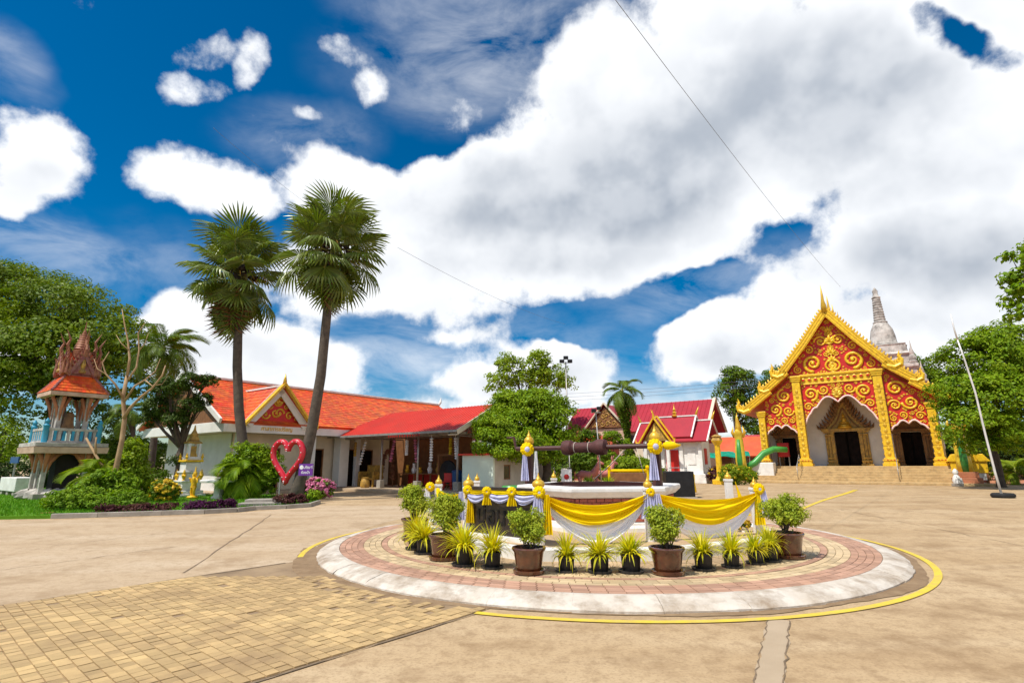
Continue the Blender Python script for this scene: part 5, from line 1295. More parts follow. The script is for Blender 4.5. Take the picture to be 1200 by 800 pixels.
q = MB(); q.box(-16, -1.3, -hw_ + .5, -hw_ + .7, 0, ce + .2); q.build('front_wall', 'cream_wall', hc)
for k in range(3): MB().box(-1.1, -1.06, -1.6 + k * 1.2, -.8 + k * 1.2, 3.9, 4.4).build('vent_window', 'glass_dark', hc)
for k in range(6): MB().box(-15 + k * 2.2, -13.8 + k * 2.2, -hw_ + .44, -hw_ + .5, 3.2, 4.4).build('window', 'glass_dark', hc)
cg = -10.8; cgw = 2.5; czt = 7.9; yb = -3.9
q = MB()
for sg in (-1, 1): q.add([(cg + sg * cgw, yb, 5.2), (cg, yb, czt), (cg, -.2, czt), (cg + sg * cgw, -hw_ + .3, 5.2)], [(0, 1, 2, 3)])
q.build('cross_gable_roof', 'roof_crimson', hc)
q = MB()
for sg in (-1, 1): q.bar((cg + sg * (cgw + .15), yb - .05, 5.05), (cg, yb - .05, czt + .1), .12, .32, (0, 1, 0))
q.build('cross_gable_barge', 'cream_wall', hc)
MB().prism([(cg - cgw * .85, 5.3), (cg + cgw * .85, 5.3), (cg, czt - .35)], yb + .1, yb + .2).build('cross_gable_panel', 'wood', hc)
q = MB()
for x, z, r in pack([(-2, 5.35), (2, 5.35), (0, 7.4)], 9, .32, .12, keep=lambda x, z: x > .02):
    for s_ in (1, -1): spiral(q, cg + s_ * x, z, r, yb + .06, s_, 0, 1.2, .17, False)
q.build('cross_gable_scrollwork', 'gold_old', hc)
MB().box(cg - cgw + .3, cg + cgw - .3, yb + .3, -hw_ + .5, 0, 5.2).build('porch', 'pale_pink_wall', hc)
MB().box(cg - .9, cg + .9, yb + .2, yb + .3, 0, 3.0).build('porch_door', 'temple_red', hc)

# ------------------------------------------------------------------ small white shrine with red roof and gold gables
HD = at(796, 560, 43); hd = thing('red_roofed_shrine', 'small white shrine with stepped red roof and gold-edged porch gable', 'shrine', (HD.x, HD.y, 0), CR)
MB().box(-2.6, 2.6, -1.7, 1.7, 0, .7).build('base', 'white_paint', hd, bevel=.04)
MB().box(-2.2, 2.2, -1.2, 1.2, .7, 3.3).build('body', 'white_wall', hd)
for x in (-2.2, -.75, .75, 2.2):
    MB().box(x - .14, x + .14, -1.36, -1.2, .7, 3.3).build('pilaster', 'white_paint', hd, bevel=.02)
MB().box(-.5, .5, -1.26, -1.2, .7, 2.5).build('door', 'temple_red', hd)
for x in (-1.5, 1.5): MB().box(x - .3, x + .3, -1.25, -1.2, 1.4, 2.6).build('window', 'white_paint', hd)
MB().box(2.2, 2.25, -.3, .3, 1.4, 2.6).build('side_window', 'temple_red', hd)
for nm, x0, x1, ridge, eave in (('lower_roof', -2.9, 2.9, 4.75, 3.15), ('upper_roof', -1.7, 1.7, 5.15, 3.5)):
    w_ = 1.75 if nm == 'lower_roof' else 1.6
    q = MB(); q.prismx([(-w_, eave), (0, ridge), (w_, eave), (w_ - .05, eave - .1), (0, ridge - .12), (-w_ + .05, eave - .1)], x0, x1); q.build(nm, 'roof_crimson', hd)
    q = MB()
    for x in (x0 - .04, x1 + .04):
        for sg in (-1, 1): q.bar((x, sg * (w_ + .08), eave - .05), (x, 0, ridge + .08), .08, .11, (1, 0, 0))
    q.bar((x0, 0, ridge + .05), (x1, 0, ridge + .05), .16, .1); q.build('white_trim', 'white_paint', hd)
    q = MB()
    for x in (x0, x1): q.tube([(x, 0, ridge), (x + (.1 if x > 0 else -.1), 0, ridge + .3), (x + (.3 if x > 0 else -.3), 0, ridge + .75)], [.1, .08, .01], 6)
    q.build('roof_horn', 'gold', hd, smooth=True)
MB().lathe([(.18, 0), (.26, .1), (.1, .2), (.2, .35), (.08, .45), (.15, .6), (.05, .7), (.01, 1.1)], 10, (0, 0, 5.15)).build('centre_spire', 'gold', hd, smooth='auto')
pgx = -.9
q = MB()
for sg in (-1, 1): q.add([(pgx + sg * 1.2, -2.3, 3.15), (pgx, -2.3, 4.9), (pgx, -.4, 4.9), (pgx + sg * 1.2, -1.3, 3.15)], [(0, 1, 2, 3)])
q.build('porch_roof', 'roof_crimson', hd)
q = MB(); tt = MB()
for sg in (-1, 1):
    for yy, k in ((-2.34, 0), (-1.6, .18)): q.bar((pgx + sg * 1.35, yy, 3.0 + k), (pgx, yy, 5.0 + k), .1, .2, (0, 1, 0))
    q.tube([(pgx + sg * 1.25, -2.34, 3.05), (pgx + sg * 1.55, -2.34, 3.05), (pgx + sg * 1.6, -2.34, 3.4)], [.1, .08, .01], 6)
q.tube([(pgx, -2.34, 4.95), (pgx, -2.4, 5.3), (pgx, -2.5, 5.6)], [.1, .06, .01], 6)
q.build('porch_barge', 'gold_paint', hd)
MB().prism([(pgx - 1.0, 3.2), (pgx + 1.0, 3.2), (pgx, 4.7)], -2.15, -2.05).build('porch_tympanum', 'gold_old', hd)
MB().prismx([(-1.3, 3.3), (1.3, 3.3), (0, 4.5)], 2.3, 2.36).build('end_tympanum', 'cream_wall', hd)
for x in (pgx - .9, pgx + .9): MB().box(x - .12, x + .12, -2.2, -1.96, 0, 3.2).build('porch_column', 'white_paint', hd, bevel=.02)
for k in range(4): MB().box(pgx - .9, pgx + .9, -3.0 + k * .22, -2.781 + k * .22 + (1.1 if k == 3 else 0), 0, .17 * (k + 1)).build('porch_step', 'white_paint', hd)

# distant little houses and stalls left of the temple
for k, (px, py, Y, w_, h_, lab) in enumerate(((872, 548, 62, 5.0, 4.4, 'orange-roofed pavilion between the far hall and the temple'), (884, 548, 70, 4.0, 5.0, 'red-roofed house end behind the orange-roofed pavilion'))):
    p = at(px, py, Y); t = thing('small_house', lab, 'house', (p.x, p.y, 0), CR)
    MB().box(-w_ / 2 + .3, w_ / 2 - .3, -1.8, 1.8, 0, h_ * .55).build('wall', 'wood' if k == 0 else 'cream_wall', t)
    MB().prismx([(-2.3, h_ * .5), (0, h_), (2.3, h_ * .5), (2.2, h_ * .47), (0, h_ - .15), (-2.2, h_ * .47)], -w_ / 2, w_ / 2).build('roof', 'tile_orange' if k == 0 else 'roof_crimson', t)
    MB().box(-.5, .5, -1.84, -1.8, 0, 1.9).build('door', 'dark_door', t)
for k, (px, Y, lab, w_) in enumerate(((838, 50, 'green canvas awning on poles beside the shrine', 3.6), (862, 49, 'green canvas awning before the orange-roofed pavilion', 2.6))):
    p = at(px, 560, Y); t = thing('green_awning', lab, 'awning', (p.x, p.y, 0), CR + .3)
    rows = [[(w_ * (u - .5), -1.4 + 2.8 * v, 2.0 + .45 * math.sin(math.pi * v) + .08 * math.sin(u * 9)) for u in np.linspace(0, 1, 9)] for v in np.linspace(0, 1, 7)]
    MB().sheet(rows).build('canvas', 'green_tarp', t, smooth=True)
    for sx in (-1, 1):
        for sy in (-1, 1): MB().tube([(sx * w_ * .47, sy * 1.3, 0), (sx * w_ * .47, sy * 1.3, 2.05)], .04, 6).build('pole', 'metal_grey', t)
    MB().box(-w_ * .4, w_ * .4, -.6, .6, .7, .78).build('counter_top', 'wood', t); MB().box(-w_ * .38, w_ * .38, -.5, -.45, 0, .7).build('counter_front', 'dark_room', t)
# brick-red low building and white kiosk behind the well on the left
p = at(668, 556, 50); t = thing('brick_outbuilding', 'low dark red outbuilding with white doors behind the well', 'building', (p.x, p.y, 0), CR)
MB().box(-4.2, 3.2, 0, 4, 0, 3.0).build('wall', 'brick', t); MB().box(-4.5, 3.5, -.6, 4.2, 3.0, 3.15).build('roof', 'terracotta', t)
for x in (-3.4, -2.0, -.6):
    MB().box(x - .5, x + .5, -.05, 0, 0, 2.3).build('door', 'white_paint', t); MB().box(x - .35, x + .35, -.07, -.05, 1.1, 2.1).build('door_pane', 'glass_dark', t)
for x in (-4.1, -2.7, -1.3, .2): MB().box(x - .12, x + .12, -.55, -.3, 0, 3.0).build('porch_post', 'white_paint', t)
MB().prism([(-4.6, 3.15), (3.6, 3.15), (2.9, 4.0), (-3.9, 4.0)], .5, 3.2).build('hip_roof', 'tile_orange', t)

# ------------------------------------------------------------------ bell tower
BT = at(64, 583, 26.0); BT.z = 0; bt = thing('bell_tower', 'two-storey bell pavilion with orange roofs, spiky gables and blue balustrade', 'tower', BT, CR)
bY = 26.0
def bz(py): return at(90, py, bY).z
z_sl, z_rail, z_ev, z_r1, z_r2, z_tip = bz(521), bz(503), bz(466), bz(448), bz(412), bz(377)
S2 = 1.15; bt.scale = (.73, .73, 1)
MB().box(-S2 - .3, S2 + .3, -S2 - .3, S2 + .3, 0, .35).build('base_slab', 'stone_grey', bt, bevel=.03)
MB().box(-S2 - .75, S2 + .75, -S2 - .75, S2 + .75, z_sl - .12, z_sl + .06).build('floor_slab', 'old_white', bt, bevel=.02)
q = MB(); q.lathe([((S2 + .75) * 1.414, z_sl - .42), ((S2 + .8) * 1.414, z_sl - .14), ((S2 + .4) * 1.414, z_sl - .13), ((S2 + .3) * 1.414, z_sl - .42)], 4, rot=math.pi / 4); q.build('slab_skirt', 'pale_pink_wall', bt)
for sx in (-1, 1):
    for sy in (-1, 1):
        x, y = sx * S2 * .92, sy * S2 * .92
        o = MB().bar((x, y, .3), (x, y, z_sl - .15), .26, .26).build('lower_post', 'old_white', bt, bevel=.03)
        q = MB()
        for dx, dy in ((-sx, 0), (0, -sy), (sx * .55, 0), (0, sy * .55)):
            q.tube([(x + dx * .1, y + dy * .1, z_sl - 1.3), (x + dx * .25, y + dy * .25, z_sl - .8), (x + dx * .7, y + dy * .7, z_sl - .3)], [.08, .12, .15], 6)
        q.build('bracket', 'terracotta', o, smooth=True)
    MB().box(sx * S2 * .5 - .15, sx * S2 * .5 + .15, -S2 * .9, -S2 * .8, .3, z_sl - .2).build('inner_post', 'old_white', bt)
for sg in (-1, 1):
    q = MB(); pl = [(-S2 * .9, z_sl - .15), (S2 * .9, z_sl - .15), (S2 * .9, z_sl - .95)] + [(S2 * .75 * math.cos(a), z_sl - .95 + .5 * math.sin(a)) for a in np.linspace(0, math.pi, 11)] + [(-S2 * .9, z_sl - .95)]
    q.prism(pl, sg * S2 * .92 - .06, sg * S2 * .92 + .06); q.build('arched_valance', 'terracotta', bt)
    q = MB(); q.prismx(pl, sg * S2 * .92 - .06, sg * S2 * .92 + .06); q.build('arched_valance', 'terracotta', bt)
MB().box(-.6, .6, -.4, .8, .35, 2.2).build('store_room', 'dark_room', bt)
# balustrade with single balusters
R2 = S2 + .25
for (ax_, sg) in (('x', -1), ('x', 1), ('y', -1), ('y', 1)):
    def bb_(u, v, w0, w1, z0, z1):
        return MB().box(sg * R2 - v, sg * R2 + v, u - w0, u + w1, z0, z1) if ax_ == 'x' else MB().box(u - w0, u + w1, sg * R2 - v, sg * R2 + v, z0, z1)
    bb_(0, .08, R2, R2, z_rail - .12, z_rail).build('handrail', 'old_white', bt, bevel=.01)
    bb_(0, .08, R2, R2, z_sl + .06, z_sl + .16).build('bottom_rail', 'old_white', bt)
    for k in range(11):
        u = -R2 + .25 + k * (2 * R2 - .5) / 10
        bb_(u, .05, .075, .075, z_sl + .16, z_rail - .12).build('baluster', 'blue_paint' if k % 2 else 'old_white', bt)
for sx in (-1, 1):
    for sy in (-1, 1):
        q = MB(); q.lathe([(.16, 0), (.16, z_rail - z_sl), (.2, z_rail - z_sl + .05), (.1, z_rail - z_sl + .12), (.14, z_rail - z_sl + .25), (.02, z_rail - z_sl + .4)], 10, (sx * R2, sy * R2, z_sl + .06)); q.build('newel', 'blue_paint', bt, smooth='auto')
# upper storey
for sx in (-1, 1):
    for sy in (-1, 1):
        x, y = sx * .72, sy * .72
        o = MB().bar((x, y, z_sl + .06), (x, y, z_ev), .26, .26).build('upper_post', 'old_white', bt, bevel=.02)
        q = MB()
        for dx, dy in ((sx, 0), (0, sy), (-sx * .8, 0), (0, -sy * .8)): q.tube([(x + dx * .08, y + dy * .08, z_ev - 1.2), (x + dx * .2, y + dy * .2, z_ev - .6), (x + dx * .5, y + dy * .5, z_ev - .05)], [.05, .09, .11], 6)
        q.build('bracket', 'terracotta', o, smooth=True)
    MB().box(sx * .3 - .07, sx * .3 + .07, -.79, -.67, z_sl + .06, z_ev).build('inner_post', 'old_white', bt)
q = MB(); q.lathe([(.1, .8), (.24, .7), (.28, .3), (.36, 0), (.32, 0)], 16, (0, 0, z_ev - 1.5)); q.build('bronze_bell', 'bronze_trim', bt, smooth='auto')
MB().tube([(0, 0, z_ev - .65), (0, 0, z_ev)], .03, 6).build('bell_hanger', 'metal_grey', bt)
E1 = 1.55; E0 = .78
MB().lathe([(E1 * 1.414, z_ev - .02), (E1 * 1.414, z_ev + .16), ((E1 - .12) * 1.414, z_ev + .16), ((E1 - .4) * 1.414, z_ev - .02)], 4, rot=math.pi / 4).build('eave_fascia', 'pale_pink_wall', bt)
MB().box(-E1 + .1, E1 - .1, -E1 + .1, E1 - .1, z_ev, z_ev + .08).build('eave_soffit', 'terracotta', bt)
zr1 = z_r1 + .25
for k in range(4):
    a = k * math.pi / 2; u = Vector((-math.sin(a), math.cos(a), 0)); d = Vector((math.cos(a), math.sin(a), 0))
    e0 = d * E1 - u * E1 + Vector((0, 0, z_ev + .18)); e1 = d * E1 + u * E1 + Vector((0, 0, z_ev + .18)); t1 = d * E0 + u * E0 + Vector((0, 0, zr1)); t0 = d * E0 - u * E0 + Vector((0, 0, zr1))
    MB().add([e0, e1, t1, t0], [(0, 1, 2, 3)]).build('hip_roof', 'tile_orange', bt)
    v = ((t0 + t1) / 2 - (e0 + e1) / 2); lv = v.length
    q = MB(); tiled(q, e0, u, v, 2 * E1, lv, .2, .2, [(0, 0), (2 * E1, 0), (E1 + E0, lv), (E1 - E0, lv)], .03); kind(q.build('hip_tiles', 'tile_orange', bt), 'stuff')
    MB().tube([e1, t1], .07, 6).build('hip_ridge', 'tower_wine', bt)
# spiky cruciform gables
MB().box(-E0, E0, -E0, E0, zr1 - .05, zr1 + .25).build('attic', 'tower_wine', bt)
for k in range(4):
    a = k * math.pi / 2; g = MB(); tt = MB(); W_ = .78; H_ = z_r2 - zr1 - .1
    rotm = Matrix.Rotation(a, 4, 'Z')
    def TR(mb): mb.v = [tuple(rotm @ Vector(v)) for v in mb.v]; return mb
    for yo, s in ((-1.0, .8), (-.7, 1.0)):
        q = MB()
        for sg in (-1, 1): q.add([(sg * W_ * s, yo, zr1 + .05), (0, yo, zr1 + H_ * s), (0, 0, zr1 + H_ * s), (sg * W_ * s, 0, zr1 + .05)], [(0, 1, 2, 3)])
        TR(q).build('gable_roof', 'tile_orange', bt)
        q = MB(); te = MB()
        for sg in (-1, 1):
            bargeboard(q, te, [(0, zr1 + H_ * s + .06), (W_ * s + .12, zr1)], yo - .04, .2, .1, sg, .2, .2)
            te.tube([(sg * W_ * s, yo, zr1 + .05), (sg * (W_ * s + .25), yo, zr1 + .12), (sg * (W_ * s + .22), yo, zr1 + .6), (sg * (W_ * s + .42), yo, zr1 + .95)], [.12, .11, .07, .01], 6)
        te.tube([(0, yo, zr1 + H_ * s), (0, yo - .12, zr1 + H_ * s + .35), (0, yo - .0, zr1 + H_ * s + .65), (0, yo - .3, zr1 + H_ * s + 1.15)], [.13, .1, .07, .01], 6)
        TR(q).build('bargeboard', 'tower_wine', bt); TR(te).build('gable_horns', 'old_gilt', bt)
    TR(MB().prism([(-.55, zr1 + .1), (.55, zr1 + .1), (0, zr1 + H_ * .75)], -.96, -.9)).build('tympanum', 'tower_wine', bt)
    q = MB(); q.lathe([(.18, 0), (.2, .1), (.1, .2), (.15, .4), (.04, .8)], 8, (0, -.98, zr1 + .15)); TR(q).build('tympanum_figure', 'gold_old', bt)
q = MB(); pr_ = [(.5, z_r2 - .3), (.55, z_r2)]
for k in range(8):
    f = k / 8; z = z_r2 + .05 + (z_tip - z_r2 - .6) * f; r = .42 * (1 - f) + .07; pr_ += [(r * .8, z), (r, z + .06), (r * .85, z + .14)]
pr_ += [(.05, z_tip - .5), (.015, z_tip)]
q.lathe(pr_, 12); q.build('spire', 'old_gilt', bt, smooth='auto')

# ================================================================== LAWN AND PLANTS
def W(px, py): p = G(px, py); return (p.x, p.y)
lawn_edge = [(-420, 618), (-100, 611), (0, 608.5), (60, 607.5), (115, 606), (190, 603.5), (240, 602), (277, 600), (298, 597.5), (335, 596), (362, 594), (374, 590), (372, 585)]
lp = [W(*q) for q in lawn_edge] + [(-10.9, 27.0), (-13.0, 27.8), (-15.6, 28.2), (-24, 33.5), (-60, 60), (-90, 40)]
q = MB(); q.prismz(lp[::-1], 0, .10); kind(q.build('lawn', 'lawn'), 'structure')
# grass blades over the visible part of the lawn
pts = []
xs_ = [p[0] for p in lp[:13]]; 
while len(pts) < 26000:
    x = rng.uniform(-30, -7.5); y = rng.uniform(16, 33)
    if pip(x, y, lp) and rng.random() < (20 / y) ** 2: pts.append((x, y))
Pg = np.array(pts); n = len(Pg); a = nrng.uniform(0, TAU, n); h = nrng.uniform(.05, .12, n); w = .012 + .008 * nrng.random(n)
V = np.zeros((n, 3, 3)); V[:, 0] = np.c_[Pg[:, 0] - np.cos(a) * w, Pg[:, 1] - np.sin(a) * w, np.full(n, .095)]; V[:, 1] = np.c_[Pg[:, 0] + np.cos(a) * w, Pg[:, 1] + np.sin(a) * w, np.full(n, .095)]
V[:, 2] = np.c_[Pg[:, 0] + nrng.normal(size=n) * .04, Pg[:, 1] + nrng.normal(size=n) * .04, .1 + h]
me = bpy.data.meshes.new('grass'); me.vertices.add(n * 3); me.vertices.foreach_set('co', V.reshape(-1).astype('f')); me.loops.add(n * 3); me.loops.foreach_set('vertex_index', np.arange(n * 3, dtype='i')); me.polygons.add(n); me.polygons.foreach_set('loop_start', np.arange(n, dtype='i') * 3); me.update(calc_edges=True)
o = put('grass', me, 'grass'); kind(o, 'stuff'); o['label'] = 'short green grass on the lawn by the hall'; o['category'] = 'grass'
# kerb of the lawn bed and low steps
for k, (a_, b_) in enumerate(((3, 4), (4, 5), (5, 6), (6, 7), (7, 8), (8, 9), (9, 10), (10, 11))):
    A_, B_ = Vector((*lp[a_], .07)), Vector((*lp[b_], .07)); tag(MB().bar(A_, B_, .12, .16).build('bed_edging', 'stone_grey', bevel=.015), 'low stone edging along the lawn bed by the road', 'edging', 'stones edging the lawn bed')
for k in range(3):
    c = G(305, 597) + Vector((-.35, .5 * k + .3, 0)); tag(MB().box(-.75, .75, -.28, .28, 0, .1 + .1 * k).build('garden_step', 'stone_grey', loc=c, rz=.2, bevel=.02), ('lowest', 'middle', 'top')[k] + ' stone step up from the road to the lawn', 'step')

def hedge(name, label, a, b, w, h, n, mat, leaf=.07):
    a = Vector((*a, 0)); b = Vector((*b, 0)); L_ = (b - a).length; m = max(3, int(L_ / .3)); t = thing(name, label, 'hedge', a.lerp(b, .5))
    bl = []; o = t.location
    for i in range(m):
        p = a.lerp(b, (i + .5) / m) - o; s = rng.uniform(.75, 1.15); bl.append((p.x, p.y + rng.uniform(-.06, .06), h * .45, L_ / m * .75, w * s, h * .6 * s))
    P, Nn = crown_points(bl, n, .09, 14, .3, .6); put('foliage', leaf_mesh('foliage', P, Nn, leaf, .6), mat, t)
    q = MB()
    for i in range(m): q.tube([(bl[i][0], bl[i][1], 0), (bl[i][0] + .03, bl[i][1], h * .5)], .015, 5)
    q.build('stem', 'bark', t); return t
def off(px, py, d=.35): p = G(px, py); v = Vector((p.x, p.y, 0)).normalized() * d; return (p.x + v.x, p.y + v.y)
hedge('plum_hedge', 'low dark plum hedge along the road beside the green bushes', off(112, 606), off(205, 603), .3, .34, 260, 'leaf_plum')
hedge('purple_hedge', 'low bright purple hedge along the lawn edge', off(215, 603), off(274, 600), .32, .42, 260, 'leaf_purple')
hedge('bronze_hedge', 'clipped bronze mound hedge below the leaning palm', off(322, 596, .5), off(357, 594, .5), .4, .45, 200, 'leaf_plum')

# ---- big rain tree at the far left
rY = 44; rt = at(50, 560, rY)
def rel(px, py, Y, t, rx, ry, rz): p = at(px, py, Y); return (p.x - t.x, p.y - t.y, p.z, rx, ry, rz)
bl = [rel(px, py, Y, rt, rx, 4.5, rz) for px, py, Y, rx, rz in ((20, 345, 46, 6.0, 2.6), (-50, 350, 44, 6, 3.0), (85, 370, 45, 5.0, 2.4), (125, 400, 44, 3.2, 2.2), (10, 395, 42, 5.5, 2.6), (70, 420, 42, 5, 2.8), (-60, 420, 42, 6, 3), (120, 445, 44, 3.2, 2.4), (20, 460, 43, 5, 2.2), (148, 425, 46, 2.2, 1.8))]
tree('rain_tree', 'huge spreading rain tree behind the bell tower', (rt.x, rt.y, 0), 7.5, .8, bl, 620, 1.5, 110, .29, 'leaf_rain', up=.55, inner=.6, flat=.42)
# light green tree low behind the tower
p = at(-5, 560, 40); tree('light_tree', 'light green leafy tree low behind the bell tower', (p.x, p.y, 0), 2.2, .16, [rel(5, 515, 40, p, 2.4, 2, 1.7), rel(-40, 520, 40, p, 2.4, 2, 2.0), rel(30, 535, 40, p, 1.8, 1.5, 1.3)], 260, .5, 30, .2, 'leaf_light')
p = at(170, 560, 50); tree('dark_tree', 'dark tree filling the gap behind the bare tree', (p.x, p.y, 0), 3, .25, [rel(150, 535, 50, p, 3, 2, 2), rel(120, 500, 50, p, 2.5, 2, 2.2), rel(180, 540, 50, p, 2.5, 2, 1.6)], 300, .6, 30, .25, 'leaf_mid')
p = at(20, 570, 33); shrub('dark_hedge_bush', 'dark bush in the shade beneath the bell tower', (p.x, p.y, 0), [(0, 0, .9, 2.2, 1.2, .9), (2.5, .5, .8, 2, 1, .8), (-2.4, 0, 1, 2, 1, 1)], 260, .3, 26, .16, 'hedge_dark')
p = at(175, 572, 31); shrub('round_hedge_bush', 'dark clipped bush below the hall\'s end window', (p.x, p.y, 0), [(0, 0, .7, 1.2, .7, .7), (-1, .2, .7, .9, .6, .6)], 160, .2, 26, .12, 'leaf_mid')

# ---- feathery palm frond builder
def feather_frond(L_, droop, n=34, w=.42, seed=0, up0=.9, mat='leaf_coco', stiff=1.0):
    r = random.Random(seed); mb = MB(); pts = []; x = z = 0.0; e = up0
    for i in range(n + 1):
        pts.append(Vector((x, 0, z))); x += math.cos(e) * L_ / n; z += math.sin(e) * L_ / n; e -= droop / n * (1 + 1.2 * i / n)
    mb.tube(pts[::2], [.035 * (1 - .85 * i / (len(pts[::2]) - 1)) for i in range(len(pts[::2]))], 5)
    for i in range(4, n + 1):
        f = i / n; ll = L_ * w * (math.sin(math.pi * min(1, f * .92 + .12)) ** .7) * r.uniform(.85, 1.1); p = pts[i]; d = (pts[min(i + 1, n)] - pts[i - 1]).normalized()
        for sg in (-1, 1):
            for dbl in range(2):
                o = (Vector((0, sg, 0)) * .75 + d * .65 + Vector((0, 0, -.25 - .25 * r.random() + .25 * dbl))).normalized(); m1 = p + o * ll * .5; m2 = p + o * ll + Vector((0, 0, -ll * .35 * stiff)); wv = d * .028 * (1 + L_ * .12)
                mb.add([p - wv * .5, p + wv * .5, m1 + wv, m1 - wv, m2], [(0, 1, 2, 3), (3, 2, 4)])
    return mb
def feather_palm(name, label, loc, h, r0, r1, nf, L_, lean=(0, 0), tmat='bark_palm', lmat='leaf_coco', els=(1.25, -.35), droop=1.5, w=.3, group=None):
    t = thing(name, label, 'palm tree', loc, 0, group); n = 9; pts = []
    for i in range(n):
        f = i / (n - 1); pts.append((lean[0] * f ** 1.6, lean[1] * f ** 1.6, h * f))
    MB().tube(pts, [r0 * 1.35] + [r0 + (r1 - r0) * i / (n - 2) for i in range(n - 1)], 12).build('trunk', tmat, t, smooth=True)
    MB().tube([pts[-1], (lean[0], lean[1], h + .5)], [r1 * 1.25, r1 * .6], 10).build('crownshaft', 'petiole', t, smooth=True)
    vars_ = []
    for s in range(4):
        me = feather_frond(L_ * (.9 + .08 * s), droop, seed=s, w=w, up0=0).mesh('frond'); me.materials.append(MAT[lmat]); vars_.append(me)
    for k in range(nf):
        f = (k + .5) / nf; el = els[0] + (els[1] - els[0]) * f; o = put('frond', vars_[k % 4], None, t, (lean[0], lean[1], h + .35 - .3 * f)); o.rotation_mode = 'ZYX' if False else 'XYZ'
        o.rotation_euler = (rng.uniform(-.2, .2), -el, k * 2.399 + rng.uniform(-.2, .2))
    return t
p = at(173, 575, 38); pt = at(190, 412, 38); feather_palm('feather_palm', 'feathery palm rising behind the sculpted dark tree', (p.x, p.y, 0), pt.z, .24, .17, 22, 3.4, (pt.x - p.x, 0), els=(1.35, -.5), droop=1.3, w=.3)
p = at(160, 575, 42); pt = at(152, 470, 42); feather_palm('feather_palm', 'lower feathery palm between the rain tree and the bare tree', (p.x, p.y, 0), pt.z - 1.0, .2, .15, 12, 2.6, (pt.x - p.x, 0), els=(1.0, -.7), droop=1.4, w=.28)
p = at(740, 556, 46); pt = at(729, 462, 46); feather_palm('feather_palm', 'ivy-wrapped palm before the crimson roof', (p.x, p.y, 0), pt.z, .2, .16, 15, 2.7, (pt.x - p.x, 0), tmat='bark', els=(1.35, -.9), droop=1.5, w=.3)

ivp = bpy.data.objects[[o.name for o in COL.objects if o.get('label') == 'ivy-wrapped palm before the crimson roof'][0]]
P = []; 
for k in range(5200):
    f = nrng.random(); a_ = nrng.uniform(0, TAU); rr = (.42 + .18 * math.sin(f * 9)) * nrng.uniform(.55, 1.1); P.append(((pt.x - p.x) * f ** 1.6 + rr * math.cos(a_), rr * math.sin(a_), f * pt.z * .93))
P = np.array(P); put('ivy', leaf_mesh('ivy', P, P * [1, 1, 0] + [0, 0, .4], .16, .7), 'leaf_mid', ivp)
# ---- the two sugar palms
def fan_frond(pet, R, seed, droop, nseg=34):
    r = random.Random(seed); mb = MB(); pm = MB()
    hub = Vector((pet, 0, -.06 * pet)); pm.tube([(0, 0, 0), (pet * .5, 0, .03), hub], [.05, .035, .028], 6)
    for k in range(nseg):
        a = math.radians(-158 + 316 * k / (nseg - 1)) + r.uniform(-.03, .03); ln = R * (.78 + .22 * math.cos(a * .55)) * r.uniform(.92, 1.06)
        dx, dy = math.cos(a), math.sin(a); px_, py_ = -dy, dx; w = R * .046; pleat = .022 * R
        def pt(f, s, zoff=0):
            rr = ln * f; zz = -droop * rr * rr * .42 - .14 * R * abs(dy) * f + .10 * R * f; return (hub.x + dx * rr + px_ * w * s, dy * rr + py_ * w * s, hub.z + zz + zoff)
        f_ = .62
        mb.add([pt(.02, 0), pt(f_, -.9, -pleat), pt(f_, 0, pleat), pt(f_, .9, -pleat), pt(.86, -.5, -pleat - .05 * R * droop), pt(.86, .5, -pleat - .05 * R * droop), pt(1.0, 0, -.12 * R * droop - r.uniform(0, .1) * R)],
               [(0, 1, 2), (0, 2, 3), (1, 4, 6, 2), (2, 6, 5, 3)])
    return pm, mb
fan_live = []; fan_dead = []
for s in range(5):
    pm, lm = fan_frond(1.2 + .12 * s, 1.16, s, .35 + .2 * s); a = pm.mesh('stalk', True); a.materials.append(MAT['petiole']); b = lm.mesh('blade'); b.materials.append(MAT['leaf_palm']); fan_live.append((a, b))
for s in range(3):
    pm, lm = fan_frond(1.0, 1.2, 20 + s, 1.1, 22); a = pm.mesh('stalk', True); a.materials.append(MAT['leaf_dead']); b = lm.mesh('blade'); b.materials.append(MAT['leaf_dead']); fan_dead.append((a, b))
